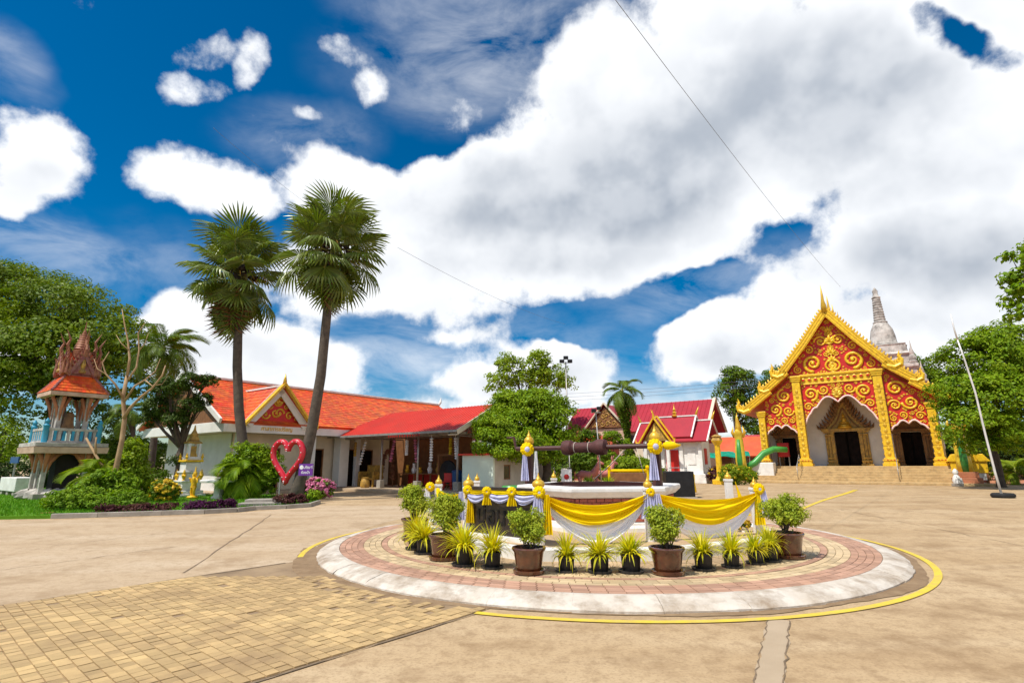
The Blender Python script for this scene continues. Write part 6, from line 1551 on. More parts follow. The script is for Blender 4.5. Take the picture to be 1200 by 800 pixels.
def sugar_palm(label, base_px, top_px, Y, r0, r1, mids, nlive, ndead, skirt):
    b = at(base_px[0], base_px[1], Y); b.z = 0; t = thing('sugar_palm', label, 'palm tree', b)
    pts = [Vector((0, 0, -.05))] + [at(px, py, Y) - b for px, py in mids] + [at(*top_px, Y) - b]
    n = len(pts); rs = [r0 * 1.55] + [r0 + (r1 - r0) * i / (n - 2) for i in range(n - 1)]
    MB().tube(pts, rs, 14).build('trunk', 'bark_palm', t, smooth=True)
    top = pts[-1]
    def frond(kind_, el, az, z, sc):
        me_s, me_b = (fan_live if kind_ else fan_dead)[rng.randrange(5 if kind_ else 3)]
        f = put('frond', me_b, None, t, top + Vector((0, 0, z))); f.rotation_euler = (rng.uniform(-.35, .35), -el, az); f.scale = (sc,) * 3
        put('stalk', me_s, None, f)
    for k in range(nlive):
        f = (k + .5) / nlive; el = 1.45 - 2.55 * f ** 1.05; frond(1, el + rng.uniform(-.12, .12), k * 2.399 + rng.uniform(-.25, .25), .55 - .7 * f, rng.uniform(.95, 1.18))
    for k in range(skirt): frond(1, -1.15 - .35 * rng.random(), k * 2.399, -.1 - .9 * k / skirt, rng.uniform(.85, 1.05))
    for k in range(ndead): frond(0, -1.38 + rng.uniform(-.12, .1), k * 2.399 + 1, -.5 - 1.1 * k / max(1, ndead), rng.uniform(.8, 1.0))
    q = MB()
    for k in range(58):
        a_ = rng.uniform(0, TAU); rr = rng.uniform(.35, 1.0); q.ball((top.x + rr * math.cos(a_), top.y + rr * math.sin(a_), top.z + .28 + rng.uniform(-.35, .3) - rr * .2), rng.uniform(.09, .14), 7)
    kind(q.build('fruit_cluster', 'fruit', t, smooth=True), 'stuff')
    q = MB()
    for k in range(7):
        a_ = k * .9; q.tube([top + Vector((0, 0, .3)), top + Vector((math.cos(a_) * .6, math.sin(a_) * .6, .4)), top + Vector((math.cos(a_) * .95, math.sin(a_) * .95, -.25))], [.05, .045, .02], 5)
    q.build('flower_stalks', 'gold_old', t, smooth=True)
    return t
sugar_palm('tall sugar palm with brown dead skirt, trunk rising from green shrubs', (291, 577), (277, 322), 25.5, .24, .2, ((288, 555), (284.5, 520), (280, 480), (278, 430), (279, 385)), 36, 16, 16)
sugar_palm('tall leaning sugar palm with purple sign on its thick foot', (345, 584), (389, 296), 24.0, .27, .19, ((349, 572), (356, 545), (366, 500), (376, 440), (383, 370)), 42, 2, 6)

# ---- bare tree with pale twigs
p = G(127, 592); bt_ = thing('bare_tree', 'leafless tree with pale curling branches', 'tree', p); Yb = p.y
q = MB()
def br(pxs, r0, r1):
    pts = [at(x, y, Yb + dy) - p for x, y, dy in pxs]; q.tube(pts, [r0 + (r1 - r0) * i / (len(pts) - 1) for i in range(len(pts))], 7)
br([(127, 592, 0), (129, 575, 0), (136, 548, 0), (143, 515, 0), (146, 490, .1), (144, 465, .1), (149, 440, .1)], .13, .07)
br([(145, 490, 0), (152, 478, 0), (165, 465, -.2), (178, 455, -.3), (190, 440, -.3), (194, 428, -.3)], .07, .025)
br([(149, 440, 0), (152, 420, .1), (150, 400, .2), (146, 380, .2), (143, 362, .2)], .06, .015)
br([(150, 445, 0), (160, 430, .2), (163, 410, .3), (162, 390, .3), (170, 378, .3)], .05, .012)
br([(144, 466, 0), (135, 450, -.2), (124, 438, -.3), (120, 425, -.3), (128, 412, -.3)], .05, .015)
br([(146, 470, 0), (158, 452, -.1), (170, 445, -.2), (182, 435, -.2), (188, 420, -.2)], .05, .012)
br([(162, 412, .3), (170, 402, .3), (174, 390, .3)], .025, .008); br([(151, 410, .1), (142, 402, .1), (136, 392, .2)], .025, .008)
br([(170, 445, -.2), (178, 452, -.2), (190, 450, -.2), (197, 440, -.2)], .03, .008); br([(124, 438, -.3), (114, 432, -.2), (110, 420, -.2)], .03, .008)
br([(131, 570, 0), (123, 550, .2), (112, 533, .3), (101, 513, .3)], .08, .04); br([(112, 533, .3), (112, 520, .3), (113, 512, .3)], .045, .03)
q.build('trunk', 'bark_bare', bt_, smooth=True)
# ---- shrubs round its foot
p = G(108, 598); shrub('climber_bush', 'bushy green climber at the bare tree\'s foot', (p.x, p.y, 0), [(0, .3, .7, .55, .5, .7), (-.5, .2, .5, .6, .5, .5), (.6, .3, .7, .6, .5, .7), (-.2, 0, .4, .9, .5, .4), (-.9, -.1, .3, .6, .3, .3)], 330, .2, 26, .13, 'leaf_far')
p = G(150, 590); shrub('lime_bush', 'tall lime-green bush right of the bare tree', (p.x, p.y, 0), [(0, 0, 1.4, .55, .5, 1.2), (.25, 0, .8, .6, .5, .8), (-.2, .1, 2.0, .4, .4, .7)], 240, .2, 26, .13, 'leaf_light')
p = G(100, 592); ar_ = feather_palm('areca_clump', 'low arching lime-green palm clump between the tower and the bare tree', (p.x, p.y + .6, 0), .9, .1, .08, 18, 1.7, lmat='leaf_light', tmat='petiole', els=(1.4, .1), droop=1.6, w=.32)
p = G(75, 601); shrub('edge_bush', 'rambling bush on the road edge with a low brick', (p.x, p.y, 0), [(0, 0, .4, .8, .35, .4), (.9, .1, .3, .7, .3, .3), (1.9, .2, .35, .8, .35, .35)], 240, .14, 22, .1, 'leaf_far')
# ---- sculpted dark tree
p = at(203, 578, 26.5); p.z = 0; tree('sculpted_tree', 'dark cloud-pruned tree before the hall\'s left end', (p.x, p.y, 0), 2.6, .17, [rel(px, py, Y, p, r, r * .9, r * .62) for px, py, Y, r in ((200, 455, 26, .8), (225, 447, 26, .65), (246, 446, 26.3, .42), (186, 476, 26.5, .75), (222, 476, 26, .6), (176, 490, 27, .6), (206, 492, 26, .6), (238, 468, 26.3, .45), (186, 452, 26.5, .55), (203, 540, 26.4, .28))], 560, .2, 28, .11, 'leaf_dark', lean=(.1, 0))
p = G(190, 590); shrub('croton_bush', 'yellow and green croton bush on the lawn', (p.x, p.y, .08), [(0, 0, .45, .55, .45, .45), (.25, 0, .4, .4, .4, .35)], 150, .12, 20, .11, 'leaf_mid', extra=('flower_yellow', 110, .1, .1, 14))
p = G(291, 586); ac = feather_palm('areca_clump', 'dense green palm clump hiding the straight palm\'s foot', (p.x - .35, p.y, .05), .8, .16, .1, 34, 1.65, lmat='leaf_bright', tmat='petiole', els=(1.5, -.1), droop=1.9, w=.34)
p = at(278, 578, 24.8); shrub('round_bush', 'leafy bush behind the palm clump', (p.x, p.y, 0), [(0, 0, 1.5, .8, .6, 1.1), (.7, 0, 1.9, .6, .5, .6), (1.3, .1, 1.2, .7, .5, 1.0)], 300, .2, 28, .13, 'leaf_bright')
p = at(370, 580, 25.5); shrub('pink_flower_bush', 'bush of pink flowers beside the leaning palm', (p.x, p.y, 0), [(0, 0, .5, .7, .5, .45), (.4, 0, .45, .5, .4, .4)], 110, .16, 18, .12, 'leaf_mid', extra=('flower_pink', 120, .13, .1, 14))
p = G(366, 590); shrub('low_fern', 'small bright fern at the leaning palm\'s foot', (p.x, p.y, .05), [(0, 0, .25, .3, .3, .25)], 60, .1, 18, .1, 'leaf_bright')

# ---- spirit shrine, table, jar, heart, sign
p = G(218, 584); sh = thing('spirit_shrine', 'white and gold tiered spirit house on the lawn', 'shrine', (p.x, p.y, .1), CR); Ys = p.y; hS = at(222, 498, Ys).z - .1
sc_ = hS / 4.0
for k, (w, z0, z1, mt) in enumerate(((.72, 0, .16, 'white_paint'), (.62, .16, .34, 'white_paint'), (.5, .34, .8, 'white_paint'), (.58, .8, .9, 'white_paint'), (.42, .9, 1.3, 'white_paint'), (.5, 1.3, 1.4, 'white_paint'), (.4, 1.4, 1.9, 'white_paint'), (.5, 1.9, 2.02, 'gold_paint'), (.36, 2.02, 2.2, 'white_paint'))):
    MB().box(-w * sc_, w * sc_, -w * sc_, w * sc_, z0 * sc_, z1 * sc_ - .002).build('tier', mt, sh, bevel=.03)
for sx in (-1, 1):
    for sy in (-1, 1):
        MB().bar((sx * .27 * sc_, sy * .27 * sc_, 2.2 * sc_), (sx * .27 * sc_, sy * .27 * sc_, 2.95 * sc_), .09, .09).build('pillar', 'white_paint', sh)
        for zz_, rr_2, s2 in ((.9, .46, .55), (2.02, .42, .36)):
            q = MB(); x, y = sx * rr_2 * sc_, sy * rr_2 * sc_; q.lathe([(.16, 0), (.1, .14), (.2, .34), (.24, .5), (.1, .62), (.14, .74), (.11, .86), (.02, 1.1)], 8); q.tube([(.14, 0, .5), (.36, 0, .42), (.42, 0, .7)], [.08, .06, .02], 5); q.tube([(-.14, 0, .5), (-.36, 0, .42), (-.42, 0, .7)], [.08, .06, .02], 5)
            q.v = [(a_ * s2 * sc_ + x, b_ * s2 * sc_ + y, c_ * s2 * sc_ + zz_ * sc_) for a_, b_, c_ in q.v]; q.build('guardian_figure', 'gold_paint', sh, smooth='auto')
q = MB(); q.lathe([(.5 * sc_, 2.95 * sc_), (.52 * sc_, 3.0 * sc_), (.3 * sc_, 3.12 * sc_), (.34 * sc_, 3.14 * sc_), (.2 * sc_, 3.4 * sc_), (.24 * sc_, 3.42 * sc_), (.07, 3.7 * sc_), (.02, 4.0 * sc_)], 4, rot=math.pi / 4); q.build('roof', 'gold_old', sh)
MB().box(-.16 * sc_, .16 * sc_, -.16 * sc_, .16 * sc_, 2.2 * sc_, 2.8 * sc_).build('inner_niche', 'gold_old', sh)
p = G(222, 586); q = thing('gold_statue', 'small gold guardian figure before the spirit house', 'statue', (p.x + .35, p.y - .4, .1), CR); q.scale = (.8, .8, .8)
MB().lathe([(.26, 0), (.3, .1), (.22, .16)], 12).build('base', 'gold_paint', q); m = MB()
for sx in (-1, 1):
    m.tube([(sx * .12, 0, .15), (sx * .16, -.03, .38), (sx * .1, 0, .66)], [.07, .075, .11], 8); m.tube([(sx * .2, 0, 1.08), (sx * .38, -.02, .92), (sx * .3, -.14, 1.14)], [.075, .06, .045], 7); m.tube([(sx * .18, .05, 1.05), (sx * .42, .12, 1.3), (sx * .3, .12, 1.55)], [.06, .09, .01], 6)
m.lathe([(.17, .6), (.14, .78), (.2, 1.02), (.15, 1.16), (.06, 1.2), (.1, 1.28), (.11, 1.38), (.08, 1.46), (.05, 1.52), (.015, 1.78)], 12); m.build('figure', 'gold_paint', q, smooth='auto')
p = G(255, 587); q = thing('stone_table', 'round white stone table on a pedestal', 'table', (p.x, p.y, .1))
MB().lathe([(.3, 0), (.3, .1), (.22, .14), (.2, .6), (.28, .72)], 4, rot=.6).build('pedestal', 'white_paint', q, bevel=.02); MB().lathe([(.75, .72), (.8, .75), (.8, .82), (.75, .85), (.1, .85)], 28).build('top', 'white_paint', q, smooth='auto')
tz = (p.x, p.y, .95); q = thing('fruit_offering', 'small heap of fruit and flowers on the round stone table', 'offering', tz)
MB().lathe([(.12, 0), (.24, .06), (.26, .1), (.2, .1)], 14).build('tray', 'white_paint', q)
for k, mt in enumerate(('red_plastic', 'leaf_light', 'flower_yellow', 'flower_pink', 'leaf_light')): MB().ball((.1 * math.cos(k * 1.3), .1 * math.sin(k * 1.3), .16 + .03 * (k % 2)), .09, 8).build('fruit', mt, q, smooth=True)
p = G(266, 584); tag(MB().lathe([(.16, 0), (.25, .15), (.27, .36), (.22, .5), (.25, .55), (.2, .55), (.18, .45)], 18).build('stone_jar', 'bronze_trim', loc=(p.x, p.y, .1), smooth='auto'), 'dark round jar standing beside the stone table', 'jar')
# heart-shaped arch
Yh = 23.9; hp = at(333, 580, Yh); hp.z = .1; ht = thing('heart_arch', 'big red heart-shaped frame strung with white lights', 'heart sign', hp, CR + .35)
c = at(333, 540, Yh); hs_ = .86
hpts = []
for t_ in np.linspace(0, TAU, 49): hpts.append((hs_ * 12.6 * math.sin(t_) ** 3 / 14, 0, c.z - .1 + .12 + hs_ * (13 * math.cos(t_) - 5 * math.cos(2 * t_) - 2 * math.cos(3 * t_) - math.cos(4 * t_)) / 14))
MB().tube(hpts, .13, 10).build('heart_tube', 'heart_red', ht, smooth=True)
q = MB()
for k in range(0, 48, 2):
    x, y, z = hpts[k]; q.ball((x, -.13, z), .024, 6)
q.build('light_string', 'white_print', ht)
for x in (-.35, .35): MB().tube([(x, .1, 0), (x, .1, c.z - .1 - .6)], .04, 6).build('support_leg', 'metal_grey', ht)
p = at(358.5, 550, 23.4); sg_ = thing('purple_sign', 'small purple sign with white writing on the leaning palm\'s foot', 'sign', p, -.12)
MB().box(-.32, .32, -.02, .02, -.25, .25).build('board', 'sign_purple', sg_)
o = put('lettering', text_mesh('อ.ภัณฑ์', .17, .004, 'lettering'), 'white_print', sg_, (.06, -.022, .04)); o.rotation_euler.x = math.pi / 2
o = put('lettering', text_mesh('ห้องน้ำ', .15, .004, 'lettering'), 'white_print', sg_, (.0, -.022, -.17)); o.rotation_euler.x = math.pi / 2
MB().lathe([(.09, 0), (.09, .006), (.05, .006)], 18).build('emblem', 'white_print', sg_).matrix_local = Matrix.Translation((-.2, -.02, .1)) @ Matrix.Rotation(math.pi / 2, 4, 'X')

# ---- trees behind the well
p = at(640, 565, 30.5); p.z = 0; tree('round_tree', 'dense round green tree beside the red metal roof', (p.x, p.y, 0), 2.2, .28, [rel(px, py, Y, p, r, r * .9, r * rr) for px, py, Y, r, rr in ((616, 486, 30, 1.9, .72), (587, 502, 28.5, 1.2, .8), (648, 496, 30, 1.45, .85), (574, 518, 27.5, .75, .75), (610, 518, 28.5, 1.4, .6), (655, 520, 29.5, 1.0, .7), (598, 476, 30, 1.15, .7), (637, 474, 30, 1.2, .7), (635, 528, 29.5, 1.2, .5), (590, 528, 27.6, .7, .5))], 520, .46, 88, .145, 'leaf_bright', up=.35, inner=.66, flat=.6)
p = at(614, 560, 60); p.z = 0; tree('tall_light_tree', 'taller airy light-green tree behind the round tree', (p.x, p.y, 0), 6.5, .25, [rel(px, py, 60, p, r, 1.6, r * .9) for px, py, r in ((600, 435, 2.0), (628, 432, 2.1), (648, 440, 1.8), (585, 450, 1.7), (620, 450, 2.2), (660, 450, 1.2), (592, 425, 1.2), (630, 420, 1.2))], 330, .6, 22, .32, 'leaf_light', inner=.4, up=.2)
p = at(700, 556, 42); p.z = 0; shrub('round_bush', 'clipped green bush before the gold cross gable', (p.x, p.y, 0), [(-.6, 0, 2.6, 1.1, .8, 1.7), (-.2, 0, 1.4, 1.4, .9, 1.2), (-1.3, .3, 2.0, 1.0, .8, 1.2)], 420, .28, 30, .17, 'leaf_mid')
p = at(720, 556, 40); p.z = 0; shrub('topiary_bush', 'cloud-pruned bright bush beside the ivy-wrapped palm', (p.x, p.y, 0), [(0, 0, 3.4, .7, .6, .55), (.9, 0, 2.8, .6, .5, .45), (-.4, 0, 2.1, .6, .5, .4), (.4, 0, 1.4, 1.0, .7, .7)], 300, .2, 30, .14, 'leaf_bright')
p = at(742, 558, 33); p.z = 0; shrub('golden_bush', 'wide golden-green bush behind the yellow bench', (p.x, p.y, 0), [(0, 0, 1.2, 1.4, .8, .7), (.9, 0, 1.0, 1.0, .7, .7), (-1, 0, .9, .9, .7, .8)], 330, .24, 28, .16, 'leaf_light')
p = at(660, 558, 40); p.z = 0; shrub('dark_bush', 'dark bush behind the pink statues', (p.x, p.y, 0), [(0, 0, 1.2, 1.8, .8, 1.1), (2.2, 0, 1.6, 1.2, .8, 1.5), (-2, .3, 1.2, 1.2, .8, 1.1)], 360, .3, 28, .18, 'leaf_mid')
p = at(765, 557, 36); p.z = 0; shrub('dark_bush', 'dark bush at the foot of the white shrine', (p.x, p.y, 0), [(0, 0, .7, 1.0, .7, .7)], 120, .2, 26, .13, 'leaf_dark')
for k, (px, Y, r, lab) in enumerate(((842, 40, .8, 'low bush with red leaves by the gold lamp pillar'), (858, 38, .9, 'yellow-green bush before the green awning'), (872, 40, .8, 'leafy bush beside the left serpent'))):
    p = at(px, 562, Y); p.z = 0; shrub('garden_bush', lab, (p.x, p.y, 0), [(0, 0, r * .8, r, r * .7, r * .75), (.5, 0, r * .6, r * .7, r * .6, r * .6)], 140, .2, 24, .14, ('leaf_plum', 'leaf_light', 'leaf_bright')[k], extra=('flower_yellow', 30, .1, .1, 8))
# trees behind the temple
p = at(868, 555, 78); p.z = 0; tree('tall_forest_tree', 'tall forest tree with bare trunk left of the temple', (p.x, p.y, 0), 7.5, .4, [rel(px, py, 78, p, r, 2.2, r * .8) for px, py, r in ((866, 448, 2.6), (852, 462, 2.0), (880, 466, 2.2), (868, 478, 2.4), (890, 480, 1.6), (860, 440, 1.6), (884, 500, 1.5))], 420, .7, 30, .32, 'leaf_mid')
p = at(908, 555, 82); p.z = 0; tree('tall_forest_tree', 'forest tree showing above the temple\'s left eave', (p.x, p.y, 0), 8, .4, [rel(px, py, 82, p, r, 2.2, r * .8) for px, py, r in ((912, 443, 2.2), (905, 455, 2.2), (920, 462, 2.4), (898, 470, 2), (912, 480, 2.5))], 300, .7, 30, .32, 'leaf_mid')
p = at(1075, 555, 70); p.z = 0; tree('tall_forest_tree', 'forest tree behind the temple\'s right eave', (p.x, p.y, 0), 8, .4, [rel(px, py, 70, p, r, 2.2, r * .8) for px, py, r in ((1072, 435, 2.4), (1080, 445, 2.4), (1090, 455, 2.4), (1062, 425, 1.6))], 300, .7, 30, .32, 'leaf_mid')
# right-hand trees
p = at(1172, 562, 32.5); p.z = 0; tree('shade_tree', 'big dense shade tree over the right serpent', (p.x, p.y, 0), 2.6, .2, [rel(px, py, Y, p, r, r * .9, r * rr) for px, py, Y, r, rr in ((1150, 430, 31, 2.4, .8), (1190, 425, 31, 2.4, .9), (1130, 460, 30.5, 1.6, .8), (1165, 470, 30, 2.4, .7), (1210, 470, 30.5, 2.2, .9), (1130, 490, 30.5, 1.2, .7), (1150, 500, 30, 1.8, .6), (1195, 505, 30, 2, .6), (1172, 402, 31, 1.6, .7), (1150, 522, 30.5, 1.0, .5), (1240, 440, 31, 2.4, 1))], 680, .56, 88, .18, 'leaf_bright', up=.3, inner=.66, flat=.6)
p = at(1275, 570, 24); p.z = 0; tree('overhanging_tree', 'airy tree reaching in over the shade tree from the right', (p.x, p.y, 0), 5.5, .22, [rel(px, py, 24, p, r, 1.2, r * .7) for px, py, r in ((1215, 345, 1.3), (1240, 320, 1.5), (1200, 300, .7), (1205, 362, .9), (1260, 360, 1.5), (1195, 325, .5), (1225, 285, .9))], 240, .34, 20, .24, 'leaf_bright', inner=.4, aspect=.65)
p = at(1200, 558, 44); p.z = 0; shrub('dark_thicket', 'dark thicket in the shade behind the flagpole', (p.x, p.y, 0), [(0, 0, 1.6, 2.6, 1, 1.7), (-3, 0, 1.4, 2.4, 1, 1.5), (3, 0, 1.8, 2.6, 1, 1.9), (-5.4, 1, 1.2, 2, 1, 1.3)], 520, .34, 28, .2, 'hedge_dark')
p = at(1192, 562, 36); p.z = 0; feather_palm('young_palm', 'young bright palm at the edge of the red ground', (p.x, p.y, 0), .6, .12, .08, 14, 1.9, lmat='leaf_light', tmat='petiole', els=(1.4, .2), droop=1.5, w=.34)
# far belt of trees closing the horizon
belt = [(-150, 90, 7), (-60, 95, 8), (150, 95, 7), (240, 100, 7), (330, 100, 8), (430, 110, 7), (520, 105, 7), (570, 110, 8), (690, 110, 7), (760, 120, 8), (830, 110, 6), (960, 120, 8), (1060, 120, 9), (1130, 80, 7), (1200, 80, 7), (1280, 80, 8), (1390, 80, 8)]
q = []; 
for px, Y, h in belt:
    b = at(px, 546, Y)
    for _ in range(4): q.append((b.x + rng.uniform(-6, 6), b.y + rng.uniform(-3, 3), h * rng.uniform(.25, .6), 6, 3, h * rng.uniform(.3, .5)))
P, Nn = crown_points(q, 1500, 1.4, 22, .5, .4); o = put('far_woods', leaf_mesh('far_woods', P, Nn, .75, .7), 'leaf_mid'); kind(o, 'stuff'); o['label'] = 'distant belt of green woods behind the buildings'; o['category'] = 'woods'

# ================================================================== STREET FURNITURE AND SMALL THINGS
# flagpole in a tyre
p = G(1176, 583); Yf = p.y; fp = thing('leaning_flagpole', 'tall pale pole leaning out of an old tyre', 'pole', p)
q = MB(); q.lathe([(.22, .02), (.36, 0), (.42, .06), (.42, .14), (.36, .2), (.22, .18), (.2, .1)], 26); q.build('tyre', 'rubber', fp, smooth='auto')
MB().lathe([(.21, .02), (.21, .15), (.02, .16)], 16).build('concrete_fill', 'stone_grey', fp)
pts = [at(x, y, Yf) - p for x, y in ((1173, 575), (1166, 553), (1155, 510), (1143, 460), (1130, 420), (1122, 398))]; pts[0] = Vector((pts[0].x, 0, .1))
MB().tube(pts, [.045, .045, .04, .038, .034, .03], 8).build('lower_tube', 'pole_white', fp, smooth=True)
pts2 = [at(x, y, Yf) - p for x, y in ((1122, 398), (1118, 385), (1114, 368))]; MB().tube(pts2, [.035, .03, .028], 8).build('upper_tube', 'pole_white', fp, smooth=True)
MB().tube([pts2[0], pts2[0] + Vector((.3, 0, .12))], .015, 5).build('cross_pin', 'metal_grey', fp)
a = at(1157, 523, Yf) - p; MB().tube([a + Vector((.06, 0, 0)), at(1148, 487, Yf) - p + Vector((.06, 0, 0))], .03, 6).build('wrapped_flag', 'cloth_white', fp)
# floodlight mast and camera pole
def mast(name, label, px, ytop, Y, lean_px, heads, r):
    b = at(px, 560, Y); b.z = 0; t = at(lean_px, ytop, Y) - b; m = thing(name, label, 'pole', b)
    MB().tube([(0, 0, 0), t], [r, r * .7], 8).build('mast', 'metal_grey', m, smooth=True)
    for dx, dz in heads:
        o = MB().box(-.28 * r / .1, .28 * r / .1, -.15, .1, -.2 * r / .1, .2 * r / .1).build('lamp_head', 'black_stone', m, bevel=.03); o.location = t + Vector((dx, -.15, dz))
    MB().bar(t + Vector((-.6 * r / .1, 0, -.1)), t + Vector((.6 * r / .1, 0, -.1)), .06, .06).build('crossarm', 'metal_grey', m)
mast('floodlight_mast', 'tall floodlight mast rising beside the round tree', 667, 424, 58, 663, ((-.45, .05), (.45, .05), (0, .45)), .095)
mast('camera_pole', 'slim pale pole with two small dark cameras', 705, 481, 30, 698, ((-.14, 0), (.16, .12)), .045)
mast('signal_pole', 'thin sign pole near the white doors', 668, 530, 34, 667, ((0, -1.0),), .035)
# black stone block and yellow bench
p = G(797, 583); bk = thing('black_block', 'big black water tank block with metal rail on top', 'tank', (p.x, p.y, 0), CR + .55)
w_ = 1.25; hb_ = at(797, 552, p.y).z
MB().box(-w_ / 2, w_ / 2, -.3, .5, 0, hb_).build('block', 'black_stone', bk, bevel=.03)
MB().box(-w_ / 2 - .06, w_ / 2 + .06, -.36, .56, 0, .06).build('foot', 'stone_grey', bk)
q = MB(); q.tube([(-.4, 0, hb_ - .01), (-.4, 0, hb_ + .16), (.4, 0, hb_ + .16), (.4, 0, hb_ - .01)], .02, 6); q.build('top_rail', 'metal_grey', bk)
p = G(737, 576); bn = thing('yellow_bench', 'low dark bench draped with yellow cloth and bolsters', 'bench', (p.x, p.y, 0), CR + .5)
bl_ = at(762, 560, p.y).x - at(718, 560, p.y).x; bz_ = at(737, 551, p.y).z
MB().box(-bl_ / 2, bl_ / 2, -.3, .3, .15, bz_ - .12).build('body', 'wood', bn, bevel=.02)
MB().tube([(-bl_ / 2, -.25, bz_), (bl_ / 2, -.25, bz_)], .08, 10).build('front_bolster', 'cloth_yellow', bn, smooth=True)
for x in (-bl_ / 2, bl_ / 2):
    MB().box(x - .06, x + .06, -.32, .32, 0, bz_ + .1).build('end_post', 'cloth_yellow', bn, bevel=.03); MB().ball((x, -.28, bz_ + .18), .11, 8).build('knob', 'cloth_yellow', bn, smooth=True)
p = at(811, 565, 27.5); p.z = 0; q = thing('yellow_drape_post', 'short post wrapped in yellow cloth beside the black tank', 'post', p); MB().tube([(0, 0, 0), (0, 0, 1.05)], .05, 8).build('post', 'metal_grey', q); MB().lathe([(.2, .1), (.14, .6), (.16, .95), (.05, 1.08)], 12).build('wrap', 'cloth_yellow', q, smooth=True)
# pink horses/statue group behind the well, potted plants, little signs
for k, (px, Y, lab) in enumerate(((688, 31, 'pink prancing deer statue behind the well, nearer the white doors'), (706, 32, 'pink deer statue behind the well beside the potted cactus'))):
    p = at(px, 560, Y); p.z = 0; t = thing('pink_statue', lab, 'statue', p, .6 * k - .4)
    m = MB(); m.tube([(-.6, 0, .85), (-.3, 0, .95), (.15, 0, .9), (.45, 0, 1.0), (.65, 0, 1.4), (.75, 0, 1.6), (1.0, 0, 1.5)], [.12, .22, .2, .22, .14, .13, .06], 10)
    for x, y in ((-.45, .12), (-.45, -.12), (.35, .12), (.35, -.12)): m.tube([(x, y, .8), (x + .06, y, .42), (x - .02, y, .0)], [.1, .055, .05], 7)
    m.tube([(.72, .06, 1.66), (.66, .12, 1.85), (.74, .16, 2.0)], [.04, .03, .01], 5); m.tube([(.72, -.06, 1.66), (.66, -.12, 1.85), (.74, -.16, 2.0)], [.04, .03, .01], 5); m.tube([(-.6, 0, .9), (-.75, 0, .8)], [.06, .02], 5)
    m.build('body', 'pink_statue', t, smooth=True); MB().box(-.8, .8, -.3, .3, -.02, .02).build('base', 'stone_grey', t)
p = at(664, 562, 29); p.z = 0; t = thing('notice_board', 'small white notice board on a post near the deer statues', 'sign', p, -.1); MB().box(-.28, .28, -.02, .02, .55, 1.25).build('panel', 'white_print', t); MB().lathe([(.14, 0), (.14, .01), (.09, .01)], 16).build('red_ring', 'red_plastic', t).matrix_local = Matrix.Translation((0, -.022, .85)) @ Matrix.Rotation(math.pi / 2, 4, 'X'); MB().box(-.03, .03, .02, .05, 0, 1.1).build('post', 'metal_grey', t)
for k, (px, py, Y, mt, lab) in enumerate(((713, 566, 27, 'leaf_light', 'pale spiky potted plant behind the well'), (690, 566, 27.5, 'leaf_mid', 'green potted plant in front of the deer statues'), (651, 566, 28, 'leaf_bright', 'leafy potted plant near the notice board'))):
    p = at(px, py, Y); p.z = 0; t = thing('garden_pot', lab, 'potted plant', p); MB().lathe([(.16, 0), (.25, .35), (.27, .4), (.22, .4)], 14).build('pot', 'terracotta', t, smooth='auto'); o = put('leaves', strap[k].copy(), None, t, (0, 0, .38)); o.data.materials.clear(); o.data.materials.append(MAT[mt]); o.scale = (1.6,) * 3
# green tub and tin behind the name stone
p = G(600, 588); t = thing('green_tub', 'bright green plastic tub behind the name stone', 'tub', p); MB().lathe([(.3, 0), (.42, .55), (.46, .6), (.42, .62), (.38, .58)], 20).build('tub', 'naga_green', t, smooth='auto'); MB().lathe([(.44, .6), (.4, .66), (.05, .68)], 20).build('lid', 'naga_green', t, smooth='auto')
# gold lamp pillar before the awning, spirit posts
for k, (px, ytop, Y, lab) in enumerate(((844, 512, 39, 'gold lamp pillar between the shrine and the green awning'),)):
    p = at(px, 560, Y); p.z = 0; h = at(px, ytop, Y).z; t = thing('gold_pillar', lab, 'lamp', p, CR)
    MB().box(-.45, .45, -.45, .45, 0, .35).build('base', 'gold_paint', t, bevel=.03); MB().lathe([(.34, .35), (.22, .6), (.2, h - .6), (.3, h - .45), (.4, h - .3), (.42, h - .25)], 8).build('shaft', 'gold_paint', t); MB().lathe([(.42, h - .25), (.3, h), (.4, h + .05), (.1, h + .2)], 8).build('lamp_cup', 'gold_old', t)
# flower beds and gold pieces beside the steps
for k, (px, py, lab, nn) in enumerate(((1112, 567, 'low bed of yellow flowers at the steps\' right corner', 1), (893, 563, 'gold urn bed at the steps\' left corner', 0))):
    p = G(px, py); t = thing('flower_bed', lab, 'flower bed', p, CR); MB().box(-1.3, 1.3, -.35, .35, 0, .16).build('kerb', 'step_stone', t, bevel=.02)
    P, Nn = crown_points([(x, 0, .22, .4, .3, .2) for x in (-1, -.5, 0, .5, 1)], 130, .1, 16, .3, .5); put('flowers', leaf_mesh('flowers', P, Nn, .1, .8), 'flower_yellow', t)
    P, Nn = crown_points([(x, 0, .18, .4, .3, .16) for x in (-1, -.5, 0, .5, 1)], 100, .1, 16, .3, .5); put('leaves', leaf_mesh('leaves', P, Nn, .1, .6), 'leaf_mid', t)
p = at(1138, 563, 36.5); p.z = 0; t = thing('gold_cart', 'gold offering cabinet with pitched top under the shade tree', 'cabinet', p, CR)
MB().box(-.95, .95, -.5, .5, .75, 1.5).build('case', 'gold_paint', t, bevel=.03); MB().prism([(-1.15, 1.5), (1.15, 1.5), (.8, 2.0), (-.8, 2.0)], -.6, .6).build('canopy', 'gold_paint', t, bevel=.03); MB().box(-.85, .85, -.46, .46, .3, .75).build('lower_shelf', 'white_paint', t)
for x in (-.85, .85):
    for y in (-.42, .42): MB().box(x - .05, x + .05, y - .05, y + .05, 0, .75).build('leg', 'wood', t)
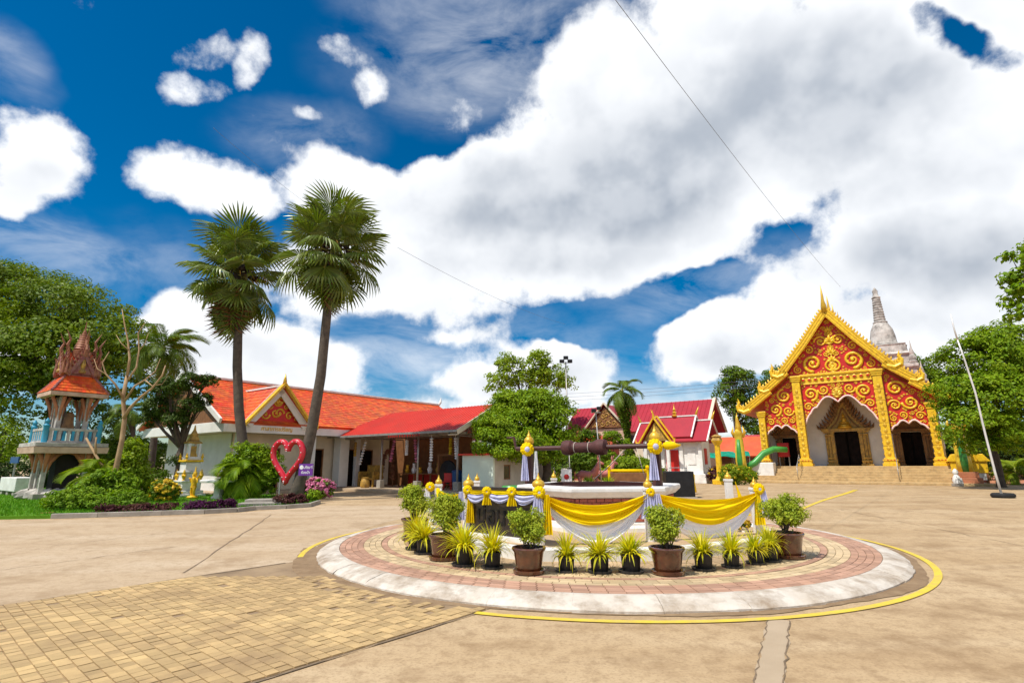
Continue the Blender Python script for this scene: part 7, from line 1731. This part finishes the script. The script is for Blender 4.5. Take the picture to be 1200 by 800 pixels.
for k, (px, mt, h, lab) in enumerate(((1122, 'white_paint', .9, 'white lion figure beside the right serpent'), (1133, 'white_paint', .7, 'small white figure below the gold cabinet'), (1150, 'pink_statue', .8, 'pink figure at the red ground\'s edge'))):
    p = at(px, 566, 34 + k); p.z = 0; t = thing('small_figure', lab, 'statue', p); MB().box(-.22, .22, -.22, .22, 0, .18).build('base', 'stone_grey', t, bevel=.02); m = MB(); m.lathe([(.2, .18), (.24, .35), (.17, .6), (.1, .7), (.16, .82), (.14, .95), (.03, 1.08)], 12); m.tube([(.12, -.15, .5), (.16, -.2, .18)], [.07, .06], 6); m.tube([(-.12, -.15, .5), (-.16, -.2, .18)], [.07, .06], 6); m.build('body', mt, t, smooth='auto'); t.scale = (h / .9,) * 3
p = at(1134, 562, 40); p.z = 0; t = thing('dark_post', 'dark carved post under the shade tree', 'post', p); MB().tube([(0, 0, 0), (0, 0, 3.2)], [.12, .1], 8).build('shaft', 'wood', t); MB().lathe([(.16, 3.2), (.2, 3.4), (.05, 3.7)], 8).build('cap', 'wood', t)
# small things at the tower's foot
p = at(20, 575, 29); p.z = 0; t = thing('water_trough', 'pale blue-grey trough on blocks by the bell tower', 'trough', p, CR); MB().box(-1.6, 1.6, -.45, .45, .3, 1.0).build('trough', 'white_paint', t, bevel=.03)
for x in (-1.2, 0, 1.2): MB().box(x - .2, x + .2, -.4, .4, 0, .3).build('block', 'stone_grey', t)
p = at(10, 575, 31); p.z = 0; t = thing('blue_name_sign', 'small blue sign on a post beside the bell tower', 'sign', p, -.6); MB().box(-.75, .75, -.03, .03, 1.75, 2.1).build('panel', 'blue_plastic', t); MB().box(-.05, .05, .03, .1, 0, 2.0).build('post', 'metal_grey', t)
p = G(52, 605); tag(MB().box(-.18, .18, -.09, .09, 0, .12).build('loose_brick', 'brick', loc=(p.x, p.y + .1, .0), rz=.4), 'loose red brick on the road edge below the bushes', 'brick')
# rocks edging the bell tower's base
for k in range(7):
    p = at(30 + k * 9, 582, 25.2); m = MB(); m.ball((0, 0, .2), .38, 8, (1.2, .8, .7)); m.v = [(x + rng.uniform(-.05, .05), y + rng.uniform(-.05, .05), max(-.02, z + rng.uniform(-.05, .05))) for x, y, z in m.v]
    tag(m.build('base_rock', 'old_white', loc=(p.x, p.y, .08), rz=rng.uniform(0, 3)), 'pale rock in the row edging the bell tower base', 'rock', 'rocks edging the bell tower')
# ---- overhead wires
def wire(label, a, b, sag, r=.012):
    a = Vector(a); b = Vector(b); pts = [a.lerp(b, i / 24) - Vector((0, 0, sag * 4 * (i / 24) * (1 - i / 24))) for i in range(25)]
    tag(MB().tube(pts, r, 5).build('overhead_wire', 'wire', smooth=True), label, 'wire')
wire('thin wire crossing the sky down to the temple roof', at(715, -8, 9.0), at(985, 336, 43), .35, .007)
wire('thin wire from the leaning sugar palm towards the floodlight mast', at(466, 290, 30), at(663, 380, 58), .5, .010)
wire('thin wire arriving at the straight sugar palm\'s crown', at(250, 150, 12), at(395, 262, 24), .15, .004)
wire('thin wire from the flagpole tip to the chedi side', at(1122, 402, Yf), at(1060, 430, 60), .4, .010)
for k in range(3): wire('faint power line above the crimson roof', at(600, 472 - 4 * k, 75), at(900, 452 - 4 * k, 66), .25, .018)
for o in [o for o in COL.objects if o.get('label') == 'faint power line above the crimson roof']: o['group'] = 'power lines above the crimson roof'
